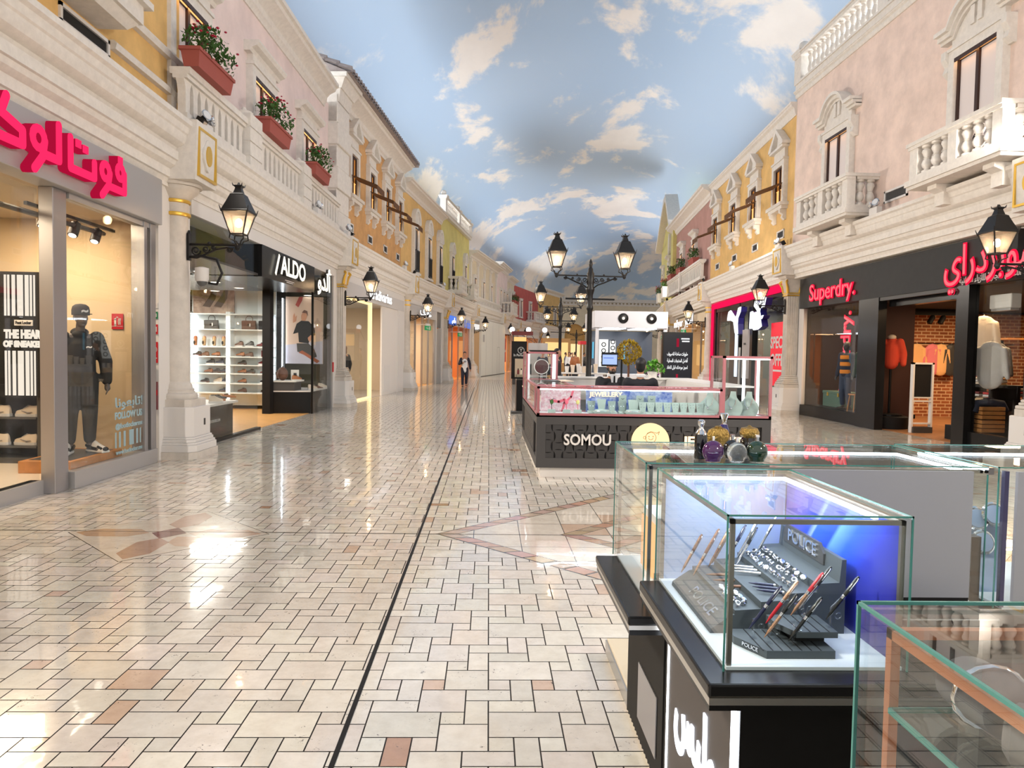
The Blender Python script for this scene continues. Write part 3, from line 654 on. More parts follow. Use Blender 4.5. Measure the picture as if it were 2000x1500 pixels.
# ------------------------------------------------------------------ columns
def fluted(mb, h0, h1, s_):
    n = 5; pts = []
    for k in range(4):
        a = k*PI/2
        for j in range(n):
            for u, dpt in ((j/n+.02, 0), (j/n+.06, 1), ((j+1)/n-.06, 1), ((j+1)/n-.02, 0)):
                x, y = -s_+2*s_*u, -s_+dpt*.02; pts.append((x*math.cos(a)-y*math.sin(a), x*math.sin(a)+y*math.cos(a)))
    mb.prism(pts, h0, h1, 'Z')
def column(kind, M, label, yc=.44, gold=True):
    t = thing('stone_column', label, 'column', M @ TR(0, yc, 0))
    def octa(a, c): return [(a, -a+c), (a, a-c), (a-c, a), (-a+c, a), (-a, a-c), (-a, -a+c), (-a+c, -a), (a-c, -a)]
    MB().prism(octa(.47, .09), 0, .1, 'Z').build('stone_base', STONE2, t)
    mb = MB()
    for a, z0, z1 in ((.455, .1, .2), (.44, .2, .235), (.42, .235, .28), (.405, .28, .31), (.385, .31, .75)): mb.prism(octa(a, .09), z0, z1, 'Z')
    mb.build('pedestal', WHITE, t, bev=.008)
    bx('socket', CHAR, t, .05, .11, -.389, -.384, .46, .56)
    MB().prism(octa(.33, .07), .75, .86, 'Z').build('plinth', STONE2, t)
    if kind == 'round':
        MB().lathe([(.29, .86), (.3, .9), (.285, .94), (.255, .95), (.245, .98), (.25, 1.0), (.225, 1.02), (.215, 1.07), (.19, 1.1), (.18, 1.12)], 28).build('base_moulding', STONE2, t, smooth=35)
        MB().lathe([(.18, 1.12), (.182, 1.8), (.165, 3.6)], 28).build('shaft', STONE2, t, smooth=40)
        for z in (3.6, 3.79): MB().lathe([(.17, z-.03), (.2, z-.022), (.205, z), (.2, z+.022), (.17, z+.03)], 28).build('gold_ring', GOLD, t, smooth=60)
        MB().lathe([(.17, 3.6), (.18, 3.8), (.19, 3.83), (.3, 3.93), (.32, 3.97), (.32, 4.0), (.36, 4.0), (.36, 4.05)], 28).build('capital', STONE2, t, smooth=35)
    else:
        mb = MB()
        for a, z0, z1 in ((.3, .86, .92), (.27, .92, .97), (.25, .97, 1.02), (.22, 1.02, 1.08), (.19, 1.08, 1.12)): mb.box(-a, a, -a, a, z0, z1)
        mb.build('base_moulding', STONE2, t, bev=.02)
        mb = MB(); fluted(mb, 1.12, 3.45, .165); mb.build('shaft', STONE2, t)
        for z in (3.46, 3.52): bx('gold_ring', GOLD if gold else STONE2, t, -.19, .19, -.19, .19, z, z+.035)
        mb = MB(); mb.frus(-.17, .17, -.17, .17, 3.5, 3.96, .05, .05); mb.frus(-.26, .26, -.26, .26, 3.96, 4.05, .05, .05); mb.build('capital', STONE2, t)
        for sx in (-1, 1):
            for sy in (-1, 1):
                mb = MB(); mb.tube([(sx*(.2+.075*math.cos(a)*(1-a/14)), sy*(.2+.075*math.cos(a)*(1-a/14)), 3.84+.085*math.sin(a)*(1-a/14)) for a in [k*.55 for k in range(16)]], .022, 6); mb.tube([(sx*.17, sy*.17, 3.56), (sx*.2, sy*.2, 3.72), (sx*.27, sy*.27, 3.86)], [.045, .04, .02], 6); mb.build('volute', GOLD if gold else STONE2, t, smooth=60)
    # console block with a framed shield
    M2 = t
    mb = MB(); mb.prism([(-.44, 4.05), (.1, 4.05), (.1, 4.9), (-.47, 4.9), (-.47, 4.84)], -.38, .38, 'X'); mb.build('console_block', STONE, t)
    yf = -.47; mb = MB(); 
    for (a0, a1, b0, b1) in ((-.32, .32, 4.12, 4.155), (-.32, .32, 4.785, 4.82), (-.32, -.285, 4.155, 4.785), (.285, .32, 4.155, 4.785)): mb.box(a0, a1, yf-.01, yf+.03, b0, b1)
    mb.build('gilded_frame', GOLD, t)
    MB().prism([(.17*math.cos(2*PI*k/20)*(1+.12*math.cos(8*PI*k/20)), 4.47+.22*math.sin(2*PI*k/20)*(1+.1*math.cos(8*PI*k/20))) for k in range(20)], yf-.015, yf+.03, 'Y').build('shield_rim', STONE, t)
    MB().prism([(.1*math.cos(2*PI*k/16), 4.47+.15*math.sin(2*PI*k/16)) for k in range(16)], yf-.03, yf+.03, 'Y').build('shield', GOLD, t)
    return t
def colM(side, k):
    """frame at column k, turned to the mean of the two bays"""
    P = LP if side == 'L' else RP; j = k+1 if side == 'L' else k+2
    a, b = Vector(P[j-1]), Vector(P[j+1]); x = (b-a).normalized() * (1 if side == 'L' else -1); p = P[j]
    return mat_cols((x[0], x[1], 0), (-x[1], x[0], 0), (0, 0, 1), (p[0], p[1], 0))
LCOL = [(0, 'round', 'round stone column behind the viewpoint'), (1, 'round', 'round stone column with gold rings beside the fire signs'), (2, 'sq', 'fluted stone pillar with gilded scroll capital past the black shoe shop'), (3, 'round', 'round stone column past the pale grey fashion shop'), (4, 'sq', 'fluted pillar beside the blue sign shop'), (5, 'round', 'stone column at the start of the white boarding'), (6, 'sq', 'far stone pillar at the end of the white boarding'), (7, 'sq', 'far stone pillar past the small warm shop'), (8, 'sq', 'farthest left stone pillar')]
for k, kd, lb in LCOL: column(kd, colM('L', k), lb)
RCOL = [(0, 'sq', 'stone pillar at the right edge before the red neon shop'), (1, 'sq', 'fluted pillar with gilded scrolls between the red framed shop and the red neon shop'), (2, 'round', 'round stone column between the cream shop and the red framed shop'), (3, 'sq', 'fluted pillar past the cream fronted shop, right row'), (4, 'round', 'far right stone column')]
for k, kd, lb in RCOL: column(kd, colM('R', k), lb, yc=.46)

# ------------------------------------------------------------------ lanterns
LGLASS = glass('lantern_glass', (1, .95, .9), .9, .02)
_nt = LGLASS.node_tree; _o = [n for n in _nt.nodes if n.type == 'OUTPUT_MATERIAL'][0]; _src = _o.inputs[0].links[0].from_socket
_tl = _nt.nodes.new('ShaderNodeBsdfTranslucent'); _tl.inputs[0].default_value = (1, .93, .86, 1); _mx = _nt.nodes.new('ShaderNodeMixShader'); _mx.inputs[0].default_value = .22
_nt.links.new(_src, _mx.inputs[1]); _nt.links.new(_tl.outputs[0], _mx.inputs[2]); _nt.links.new(_mx.outputs[0], _o.inputs[0])
def lantern_parts(t, x=0, y=0, z=0, sc_=1.0):
    T = Matrix.Translation((x, y, z)) @ Matrix.Diagonal((sc_, sc_, sc_, 1))
    MB(T).sph((0, 0, .2), .05, 10, 8, (1, 1, 1.3)).build('bulb', BULB, t, smooth=60)
    mb = MB(T); a, b = .095, .19
    for k in range(4):
        R_ = Matrix.Rotation(k*PI/2, 4, 'Z'); mb.add([(-a, -a, .03), (a, -a, .03), (b, -b, .36), (-b, -b, .36)], [(0, 1, 2, 3)], R_)
    mb.build('pane', LGLASS, t)
    mb = MB(T)
    for k in range(4):
        R_ = Matrix.Rotation(k*PI/2, 4, 'Z'); mb.cyl(R_ @ Vector((a, a, .03)), R_ @ Vector((b, b, .37)), .012, n=5); mb.cyl(R_ @ Vector((-a, -a, .03)), R_ @ Vector((a, -a, .03)), .012, n=5); mb.cyl(R_ @ Vector((-b, -b, .36)), R_ @ Vector((b, -b, .36)), .016, n=5)
        mb.cyl(R_ @ Vector((b, b, .34)), R_ @ Vector((b+.025, b+.025, .43)), .012, .004, 5)
        mb.tube([R_ @ Vector((a, a, .03)), R_ @ Vector((a*1.1, a*1.1, -.04)), R_ @ Vector((.05, .05, -.07)), R_ @ Vector((.03, .03, -.13))], .011, 5)
    mb.cyl((0, 0, -.17), (0, 0, -.1), .035, .02, 8); mb.build('frame', IRON, t)
    q = PI/4; mb = MB(T); mb.lathe([(.29, .36), (.27, .38), (.2, .5), (.145, .6), (.14, .615), (.09, .64), (.065, .7), (.06, .72), (.085, .74), (.085, .755), (.03, .765), (.012, .8)], 4, a0=q)
    for k in range(4): R_ = Matrix.Rotation(k*PI/2, 4, 'Z'); mb.cyl(R_ @ Vector((.06, .06, .74)), R_ @ Vector((.075, .075, .785)), .012, .003, 4)
    mb.build('roof', IRON, t)
def scroll(mb, x, z, r, s_=1, turns=1.6, T=None, ax=0, r0=.012):
    n = 16; pts = []
    for k in range(n+1):
        a = turns*2*PI*k/n; rr = r*(1-.8*k/n); pts.append((x + s_*rr*math.cos(a), 0, z - rr*math.sin(a)))
    mb.tube(pts, r0, 5, T=T)
def wall_lantern(M, label):
    """bracket reaching out along -y from the column shaft"""
    t = thing('wall_lantern', label, 'lamp', M, 'wall lanterns on the columns')
    Rz = Matrix.Rotation(-PI/2, 4, 'Z')     # bracket drawn along +x, turned to -y
    mb = MB(); mb.box(-.05, .05, -.015, .015, 2.93, 3.33); mb.cyl((0, 0, 3.33), (0, 0, 3.38), .03, .01, 6); mb.build('back_plate', IRON, t)
    mb = MB(Rz); mb.cyl((0, 0, 3.17), (.74, 0, 3.17), .02, n=6)
    pts = [(0, 0, 2.98), (.12, 0, 2.97), (.25, 0, 3.03), (.4, 0, 3.1), (.56, 0, 3.13), (.66, 0, 3.11)]; mb.tube(pts, .016, 6)
    for x, z, r in ((.1, 3.08, .075), (.25, 3.1, .055), (.36, 3.13, .035), (.6, 3.1, .04)): scroll(mb, x, z, r)
    mb.sph((.3, 0, 3.19), .03, 8, 6); mb.sph((.72, 0, 3.14), .04, 8, 6, (1, 1, 1.4)); mb.build('bracket', IRON, t, smooth=60)
    lantern_parts(t, 0, -.74, 3.3)
    return t
LLBL = ['', 'black wall lantern on the round column beside the fire signs', 'black wall lantern in front of the pale grey shop fascia', 'black wall lantern on the third left column', 'black wall lantern over the blue signs', 'black wall lantern at the start of the white boarding', 'far wall lantern at the end of the white boarding', 'far wall lantern on the pillar past the warm shop', 'farthest left wall lantern']
wl = None
for k in range(1, 9):
    m_ = colM('L', k) @ TR(0, .44-.19, 0)
    if wl is None: wl = wall_lantern(m_, LLBL[k])
    else: dup(wl, m_, LLBL[k])
for k, lb in ((0, 'black wall lantern glowing in front of the red Arabic neon'), (1, 'black wall lantern in front of the white animal logo'), (2, 'black wall lantern over the cream shop script sign'), (3, 'wall lantern beside the white booth'), (4, 'far right wall lantern')):
    dup(wl, colM('R', k) @ TR(0, .46-.19, 0), lb)

# ------------------------------------------------------------------ balustrades and balconies on the first floor
def slat_balustrade(side, i, x0, x1, z0, z1, y, n, label, posts):
    M, L = bay(side, i); t = thing('balustrade', label, 'balustrade', M)
    bx('base_rail', STONE, t, x0, x1, y-.02, y+.2, z0, z0+.14)
    mb = MB(); mb.box(x0, x1, y-.02, y+.2, z1-.16, z1-.1); mb.box(x0, x1, y-.06, y+.24, z1-.1, z1); mb.build('top_rail', STONE, t)
    me = None
    for k in range(n):
        x = x0 + (x1-x0)*(k+.5)/n; hw = (x1-x0)/n*.27
        if me is None:
            mb = MB(); zb, zt, q_ = z0+.14, z1-.16, (x1-x0)/n/2
            mb.prism([(-hw, zb), (hw, zb), (hw, zt-.16), (hw+.02, zt-.08), (q_, zt-.01), (q_, zt), (-q_, zt), (-q_, zt-.01), (-hw-.02, zt-.08), (-hw, zt-.16)], .03, .15, 'Y')
            o = mb.build('baluster', STONE, t); me = o.data
        else: o = bpy.data.objects.new('baluster', me); COL.objects.link(o); o.parent = t
        o.location = (x, y, 0)
    for (p0, p1) in posts:
        mb = MB(); mb.box(p0, p1, y-.08, y+.22, z0-.1, z1+.02)
        for k in range(4): mb.box(p0-.01, p1+.01, y-.1, y+.22, z0-.1+k*.26, z0+.13+k*.26)
        mb.build('post', STONE, t)
        c = p0+.13; MB().lathe([(.05, z1), (.06, z1+.04), (.15, z1+.1), (.16, z1+.15), (.12, z1+.17), (.05, z1+.17), (.05, z1+.2), (.03, z1+.24)], 14, (c, y+.07, 0)).build('finial', STONE, t, smooth=40)
    return t
slat_balustrade('L', 1, -.1, 2.25, 4.95, 5.75, .25, 9, 'stone slat balustrade of the pink building, nearest section', [(2.25, 2.85)])
slat_balustrade('L', 1, 2.85, 5.6, 4.95, 5.75, .25, 10, 'stone slat balustrade of the pink building, middle section', [(5.6, 6.2)])
slat_balustrade('L', 1, 6.2, 9.3, 4.95, 5.75, .25, 11, 'stone slat balustrade of the pink building, section by the quoins', [])
slat_balustrade('R', 2, .3, 4.9, 5.1, 6.0, .1, 14, 'stone balustrade of the mauve building, farther section', [(4.9, 5.3)])
slat_balustrade('R', 2, 5.3, 10.6, 5.1, 6.0, .1, 16, 'stone balustrade of the mauve building, nearer section', [])
slat_balustrade('L', 5, .2, 10, 4.9, 5.5, .3, 20, 'low stone balustrade under the cream wall', [])
def balcony(side, i, x0, x1, yf, z0, z1, label, posts, wy=None, n=3, simple=False):
    M, L = bay(side, i); wy = YW[side] if wy is None else wy; t = thing('balcony', label, 'balcony', M)
    mb = MB(); mb.box(x0-.06, x1+.06, yf-.06, wy, z0-.06, z0+.05); mb.box(x0-.02, x1+.02, yf-.02, wy, z0-.12, z0-.06); mb.box(x0, x1, yf, wy, z0+.05, z0+.13); mb.build('slab', STONE, t)
    mb = MB()
    for a in ((x0-.05, x1+.05, yf-.06, yf+.22), (x0-.05, x0+.22, yf+.2205, wy), (x1-.22, x1+.05, yf+.2205, wy)): mb.box(*a, z1-.07, z1); mb.box(a[0]+.03, a[1]-.03, a[2]+(.03 if a[2] < yf else 0), a[3]-(.03 if a[2] < yf else 0), z1-.13, z1-.0705)
    mb.build('top_rail', STONE, t)
    zb, zt = z0+.13, z1-.13
    for p in posts: bx('post', STONE, t, p-.12, p+.12, yf, yf+.2, zb, zt)
    bm_ = balus_mesh(zt-zb, .1)
    ps = sorted(posts)
    for a, b in zip(ps, ps[1:]):
        for k in range(n):
            o = bpy.data.objects.new('baluster', bm_); COL.objects.link(o); o.parent = t; o.location = (a + (b-a)*(k+1)/(n+1), yf+.1, zb)
    for xs in (x0+.1, x1-.1):
        for k in range(2):
            o = bpy.data.objects.new('baluster', bm_); COL.objects.link(o); o.parent = t; o.location = (xs, yf+.1+(wy-yf-.1)*(k+1)/2.6, zb)
    for xs in (x0+.5, x1-.5): MB().prism([(wy, z0-.12), (yf+.15, z0-.12), (yf+.15, z0-.2), (yf+.3, z0-.26), (yf+.3, z0-.5), (wy, z0-.5)], xs-.14, xs+.14, 'X').build('bracket', STONE, t)
    return t
balcony('R', 0, 1.95, 4.66, -.3, 5.06, 5.9, 'stone balcony with turned balusters nearest the mustard building', (2.07, 3.3, 4.54), n=3)
balcony('R', 0, 7.12, 9.66, -.3, 5.06, 5.83, 'stone balcony with turned balusters above the red Arabic neon', (7.24, 8.4, 9.54), n=3)
balcony('L', 4, 2.1, 3.9, -.1, 5.1, 6.0, 'small stone balcony on the lemon wall, nearer one', (2.2, 3.8), n=5)
balcony('L', 4, 6.6, 8.3, -.1, 5.1, 6.0, 'small stone balcony on the lemon wall, farther one', (6.7, 8.2), n=5)
balcony('L', 6, 2.6, 5.8, -.3, 5.0, 6.0, 'stone balcony on the far pink wall', (2.7, 4.2, 5.7), n=3)
balcony('L', 7, 5, 9.5, -.3, 5.0, 6.0, 'stone balcony on the far red wall', (5.1, 7.2, 9.4), n=4)

# ------------------------------------------------------------------ flower boxes
def bush(mb, mf, x0, x1, y0, y1, z0, h, n, seed, lf=.05, nf=40):
    r = random.Random(seed)
    for k in range(n):
        u = r.random(); hh = h*(.35+.65*math.sin(PI*(.1+.8*u)))*r.random()**.6
        p = Vector((x0+(x1-x0)*u, r.uniform(y0, y1), z0+hh)); R_ = Matrix.Translation(p) @ Matrix.Rotation(r.uniform(0, 6.3), 4, 'Z') @ Matrix.Rotation(r.uniform(-1.2, 1.2), 4, 'X')
        s_ = lf*r.uniform(.6, 1.3); mb.add([(-s_*.5, 0, 0), (0, -s_, .1*s_), (s_*.5, 0, 0), (0, s_, .15*s_)], [(0, 1, 2, 3)], R_)
    for k in range(nf):
        u = r.random(); hh = h*(.5+.6*math.sin(PI*(.1+.8*u)))*r.uniform(.6, 1.05)
        mf.sph((x0+(x1-x0)*u, r.uniform(y0-.04, y1), z0+hh), lf*r.uniform(.35, .65), 6, 4, (1, 1, .6))
def flower_box(M, w, h, label, seed, trough=True, pet=None, bh=.55, nf=34, bm=None):
    t = thing('flower_box', label, 'planter', M, None)
    if trough:
        mb = MB(); mb.frus(-w/2+.05, w/2-.05, -.11, .11, 0, h, .05, .03); mb.box(-w/2-.02, w/2+.02, -.16, .16, h-.02, h+.03); mb.build('trough', bm or TERRA, t)
    mb, mf = MB(), MB(); bush(mb, mf, -w/2+.05, w/2-.02, -.2, .16, h, bh, 420, seed, nf=nf)
    mb.build('foliage', LEAF, t); mf.build('flowers', pet or FLR, t, smooth=60); return t
M, L = bay('L', 1)
for k, (x, lb) in enumerate(((.5, 'terracotta flower box with crimson flowers on the balustrade, nearest'), (3.6, 'terracotta flower box with crimson flowers, middle of the pink balustrade'), (6.8, 'terracotta flower box with crimson flowers beside the quoin pillar'))):
    flower_box(M @ TR(x, .17, 5.755), 1.3, .24, lb, k+1)
M, L = bay('L', 0)
t = thing('stone_planter', 'large stone planter box with orange flowers high on the yellow wall', 'planter', M)
mb = MB(); mb.box(4.2, 7.75, .1, .62, 5.62, 5.84); mb.box(4.1, 7.85, .02, .62, 5.84, 5.92); mb.frus(4.3, 7.65, .25, .62, 5.52, 5.62, .08, .1); mb.build('trough', STONE, t)
mb, mf = MB(), MB(); bush(mb, mf, 6.4, 7.4, .1, .5, 5.88, .5, 420, 9, .05, 90); mb.build('foliage', LEAF, t); mf.build('flowers', FLO, t, smooth=60)
M, L = bay('R', 2)
for k, x in enumerate((1.4, 4.6, 8.4)): flower_box(M @ TR(x, .15, 6.005), 1.3, .25, 'flower box with leafy plants on the mauve balustrade, ' + ['by the lemon building', 'middle one', 'nearest one'][k], 20+k, nf=14)
M, L = bay('R', 3)
for k, x in enumerate((3.2, 8.2)): flower_box(M @ TR(x, .12, 5.3), 1.6, .6, 'cream window planter with red flowers on the lemon wall, ' + ['farther', 'nearer'][k], 30+k, bm=STONE, nf=90)
M, L = bay('L', 6)
for k, x in enumerate((3.3, 5.0)): flower_box(M @ TR(x, -.3, 5.95), .9, .2, 'flower box on the far pink balcony, ' + ['nearer', 'farther'][k], 40+k, nf=60)

# ------------------------------------------------------------------ vents, spot and emergency lamps on the cornices
def vent(side, i, x0, x1, z0, z1, label, y=None):
    M, L = bay(side, i); y = YW[side] if y is None else y; t = thing('air_vent', label, 'vent', M @ TR(0, y, 0), 'wall air vents')
    mb = MB(); f = .045
    for a in ((x0, x1, z0, z0+f), (x0, x1, z1-f, z1), (x0, x0+f, z0, z1), (x1-f, x1, z0, z1)): mb.box(a[0], a[1], -.03, 0, a[2], a[3])
    mb.build('frame', WHITE, t)
    mb = MB(); n = max(4, int((z1-z0)/.028))
    for k in range(n): z = z0+f+(z1-z0-2*f)*(k+.5)/n; mb.add([(x0+f, -.02, z-.008), (x1-f, -.02, z-.008), (x1-f, -.004, z+.008), (x0+f, -.004, z+.008)], [(0, 1, 2, 3)])
    mb.box(x0+f, x1-f, -.003, 0, z0+f, z1-f); mb.build('louvres', GRILLE, t)
vent('L', 0, 6.85, 7.9, 5.25, 5.48, 'long louvred air vent on the yellow wall', .62)
for k, x in enumerate((1.97, 4.4, 6.7, 8.9)): vent('L', 2, x-.3, x+.3, 5.38, 5.68, 'small square air vent on the tan wall, ' + ['nearest the quoins', 'second', 'third', 'last'][k])
for k, x in enumerate((1.9, 4.9)): vent('L', 1, x, x+.7, 5.56, 5.72, 'air vent on the pink wall behind the ' + ['nearest', 'middle'][k] + ' flower box')
for k, x in enumerate((1.34, 4.02, 6.69, 9.38)): vent('R', 1, x-.33, x+.33, 5.3, 5.58, 'small air vent on the mustard wall, ' + ['nearest the mauve building', 'second from the mauve building', 'third from the mauve building', 'next to the rose wall'][k])
vent('R', 0, 4.95, 5.85, 5.15, 5.42, 'wide air vent between the two stone balconies')
def spot_lamp(M, label):
    t = thing('spotlight', label, 'spotlight', M, 'small black spotlights on the console blocks')
    bx('foot', IRON, t, -.06, .06, -.05, .05, 0, .02); MB(Matrix.Translation((0, 0, .1)) @ Matrix.Rotation(.5, 4, 'X')).box(-.075, .075, -.06, .05, -.06, .07).build('housing', IRON, t)
    MB(Matrix.Translation((0, 0, .1)) @ Matrix.Rotation(.5, 4, 'X')).box(-.05, .05, -.066, -.06, -.035, .045).build('lens', CHROME, t); return t
sp = None
for side, k, lb in (('L', 1, 'black spotlight on the console above the round column by the fire signs'), ('L', 2, 'black spotlight on the console of the gilded pillar, left row'), ('L', 3, 'black spotlight on the third left console'), ('R', 1, 'black spotlight on the console beside the red framed shop'), ('R', 2, 'black spotlight on the console by the cream shop'), ('R', 3, 'black spotlight on the far right console')):
    m_ = colM(side, k) @ TR(.1, .12, 4.9)
    if sp is None: sp = spot_lamp(m_, lb)
    else: dup(sp, m_, lb)
def twin_lamp(M, label):
    t = thing('emergency_light', label, 'light', M, 'twin head emergency lights')
    bx('battery_box', WHITE, t, -.16, .16, -.06, .06, 0, .16)
    for s_ in (-1, 1):
        T = Matrix.Translation((s_*.11, -.05, .25)) @ Matrix.Rotation(1.2, 4, 'X') @ Matrix.Rotation(s_*.4, 4, 'Y')
        h_ = MB(T).lathe([(.02, -.07), (.06, -.05), (.085, .02), (.085, .04)], 14).build('lamp_head', CHROME, t, smooth=50)
        MB(T).lathe([(.07, .041), (.07, .046)], 14).build('lens', mat('lens_glass', (.7, .7, .7), .1) if 'lens_glass' not in bpy.data.materials else bpy.data.materials['lens_glass'], h_)
    return t
tw = None
for side, i, x, lb in (('L', 1, .25, 'twin emergency light at the near end of the pink balustrade'), ('L', 1, 6.6, 'twin emergency light in front of the pink balustrade'), ('L', 1, 9.75, 'twin emergency light at the foot of the quoin pillar'), ('L', 2, 7.6, 'twin emergency light below the tan wall'), ('R', 0, 5.15, 'twin emergency light under the wide vent'), ('R', 1, 10.2, 'twin emergency light at the end of the mustard wall'), ('R', 1, 4.9, 'twin emergency light below the mustard wall vents'), ('L', 3, 6.5, 'twin emergency light below the ochre wall')):
    M, L = bay(side, i); m_ = M @ TR(x, .12 if side == 'L' else .12, 4.86)
    if tw is None: tw = twin_lamp(m_, lb)
    else: dup(tw, m_, lb)
# ------------------------------------------------------------------ people and mannequins
def loft(mb, rings, closed_ends=True):
    n = len(rings[0]); v = [p for r in rings for p in r]; f = []
    for i in range(len(rings)-1):
        for k in range(n): f.append((i*n+k, i*n+(k+1) % n, (i+1)*n+(k+1) % n, (i+1)*n+k))
    if closed_ends: f.append(list(range(n-1, -1, -1))); f.append([(len(rings)-1)*n+k for k in range(n)])
    return mb.add(v, f)
def blob(mb, name, mat_, parent, vox, smooth=2):
    o = mb.build(name, mat_, parent)
    r = o.modifiers.new('fuse', 'REMESH'); r.mode = 'VOXEL'; r.voxel_size = vox; r.use_smooth_shade = True
    if smooth: s = o.modifiers.new('soft', 'SMOOTH'); s.iterations = smooth; s.factor = .5
    return o
J0 = dict(pel=(0,0,.95), che=(0,.0,1.28), nek=(0,.01,1.5), hed=(0,-.015,1.67), shL=(-.18,0,1.43), elL=(-.25,.03,1.15), wrL=(-.27,-.05,.9), shR=(.18,0,1.43), elR=(.25,.03,1.15), wrR=(.27,-.05,.9), hiL=(-.09,0,.92), knL=(-.1,-.03,.5), anL=(-.11,.01,.09), hiR=(.09,0,.92), knR=(.1,-.03,.5), anR=(.11,.01,.09), fL=(-.02,-1,0), fR=(.02,-1,0))
def V(j, k): return Vector(j[k])
def head(mb, c, Rh=None, face=True):
    T = Matrix.Translation(c) @ (Rh or Matrix.Identity(4))
    mb.sph((0, .01, .03), .1, 14, 10, (.78, .98, 1.0), T=T); mb.sph((0, -.025, -.045), .075, 12, 8, (.8, .92, 1.05), T=T); mb.sph((0, -.06, -.095), .03, 8, 6, (1.1, 1, .8), T=T)
    if face:
        mb.cap((0, -.088, .02), (0, -.112, -.022), .011, .016, 6, T=T); mb.sph((0, -.09, -.062), .02, 8, 6, (1.3, .6, .5), T=T)
        for s_ in (-1, 1): mb.sph((s_*.079, .01, -.01), .026, 8, 6, (.35, .7, 1.1), T=T); mb.cap((s_*.012, -.09, .032), (s_*.045, -.08, .034), .009, .008, 6, T=T)
def hand(mb, w_, e_, side, curl=.5):
    d = (Vector(w_)-Vector(e_)).normalized(); out = Vector((side, 0, 0)); fw = Vector((0, -1, 0)); fw = (fw - fw.dot(d)*d).normalized(); inn = d.cross(fw)*side
    p = Vector(w_); mb.cap(p, p+d*.08, .03, .036, 8, sq=None)
    for k in range(4):
        b = p + d*.085 + fw*(.03-.02*k); l = (.07, .08, .075, .06)[k]; m_ = b + d*l*.5 + inn*curl*.01; mb.cap(b, m_, .0095, .009, 6); mb.cap(m_, m_ + (d + inn*curl).normalized()*l*.5, .009, .0075, 6)
    t0 = p + d*.03 + fw*.03; t1 = t0 + (d*.7+fw*.8).normalized()*.04; mb.cap(t0, t1, .012, .01, 6); mb.cap(t1, t1+(d+fw*.2).normalized()*.035, .01, .008, 6)
def body(mb, j, hands=True, Rh=None, face=True):
    mb.cap(V(j,'pel'), V(j,'che'), .115, .13, 14, sq=(1, .78)); mb.cap(V(j,'shL'), V(j,'shR'), .055, .055, 10); mb.cap(V(j,'nek')-Vector((0,0,.06)), V(j,'hed')-Vector((0,-.01,.05)), .055, .05, 10)
    head(mb, V(j,'hed'), Rh, face)
    for s_, q in (('L', -1), ('R', 1)):
        mb.cap(V(j,'sh'+s_), V(j,'el'+s_), .052, .042, 10); mb.cap(V(j,'el'+s_), V(j,'wr'+s_), .042, .029, 10)
        mb.cap(V(j,'hi'+s_), V(j,'kn'+s_), .085, .056, 10); mb.cap(V(j,'kn'+s_), V(j,'an'+s_), .055, .038, 10); a = V(j,'an'+s_); mb.cap(a+Vector((0,.03,-.045)), a+V(j,'f'+s_)*.16+Vector((0,0,-.05)), .04, .032, 8)
        if hands: hand(mb, V(j,'wr'+s_), V(j,'el'+s_), q)
def top_cloth(mb, j, g=.022, sleeve=1.0, hem=.0, hood=False, loose=.0):
    p, c = V(j,'pel'), V(j,'che'); mb.cap(p+Vector((0,0,hem)), c, .13+g+loose, .135+g, 16, sq=(1, .8)); mb.cap(V(j,'shL')*.96+Vector((0,0,.0)), V(j,'shR')*.96, .06+g*.6, .06+g*.6, 10); mb.cap(c, V(j,'nek')-Vector((0,0,.05)), .12+g, .06+g*.4, 14, sq=(1, .8))
    for s_ in 'LR':
        mb.cap(V(j,'sh'+s_), V(j,'el'+s_), .056+g, .05+g, 10); e, w_ = V(j,'el'+s_), V(j,'wr'+s_)
        if sleeve > .5: mb.cap(e, e+(w_-e)*.93, .05+g, .036+g*.8, 10)
    if hood: mb.sph(V(j,'nek')+Vector((0,.05,.0)), .1, 12, 8, (1.05, .8, .62)); mb.sph(V(j,'nek')+Vector((0,-.03,-.03)), .085, 12, 8, (1.1, .8, .6))
def trousers(mb, j, g=.018, to=.06):
    mb.cap(V(j,'pel')+Vector((0,0,.06)), V(j,'pel')-Vector((0,0,.05)), .125+g, .125+g, 14, sq=(1, .82))
    for s_ in 'LR':
        h, k, a = V(j,'hi'+s_), V(j,'kn'+s_), V(j,'an'+s_); mb.cap(h, k, .09+g, .064+g, 12); mb.cap(k, a+Vector((0,0,to)), .063+g, .044+g, 12)
def low_shoe(mb, p, d, l=.29, w_=.05, h=.1):
    """shoe with its heel at p pointing along d"""
    a = math.atan2(d[1], d[0]); T = Matrix.Translation(p) @ Matrix.Rotation(a, 4, 'Z'); rs = []
    for s_, hw, tp in ((0, .55, .75), (.05, .8, .95), (.2, .85, 1.0), (.38, .82, .95), (.55, .9, .72), (.75, 1.0, .52), (.92, .8, .42), (1.0, .35, .3)):
        rs.append([T @ Vector((s_*l, w_*hw*math.cos(t)*(1 if math.sin(t) < .3 else .85), max(0, h*tp*(.0+math.sin(t))) )) for t in [PI*q/8 for q in range(9)]] + [T @ Vector((s_*l, -w_*hw*.5, 0)), T @ Vector((s_*l, w_*hw*.5, 0))])
    loft(mb, rs)
SNEAK = {}
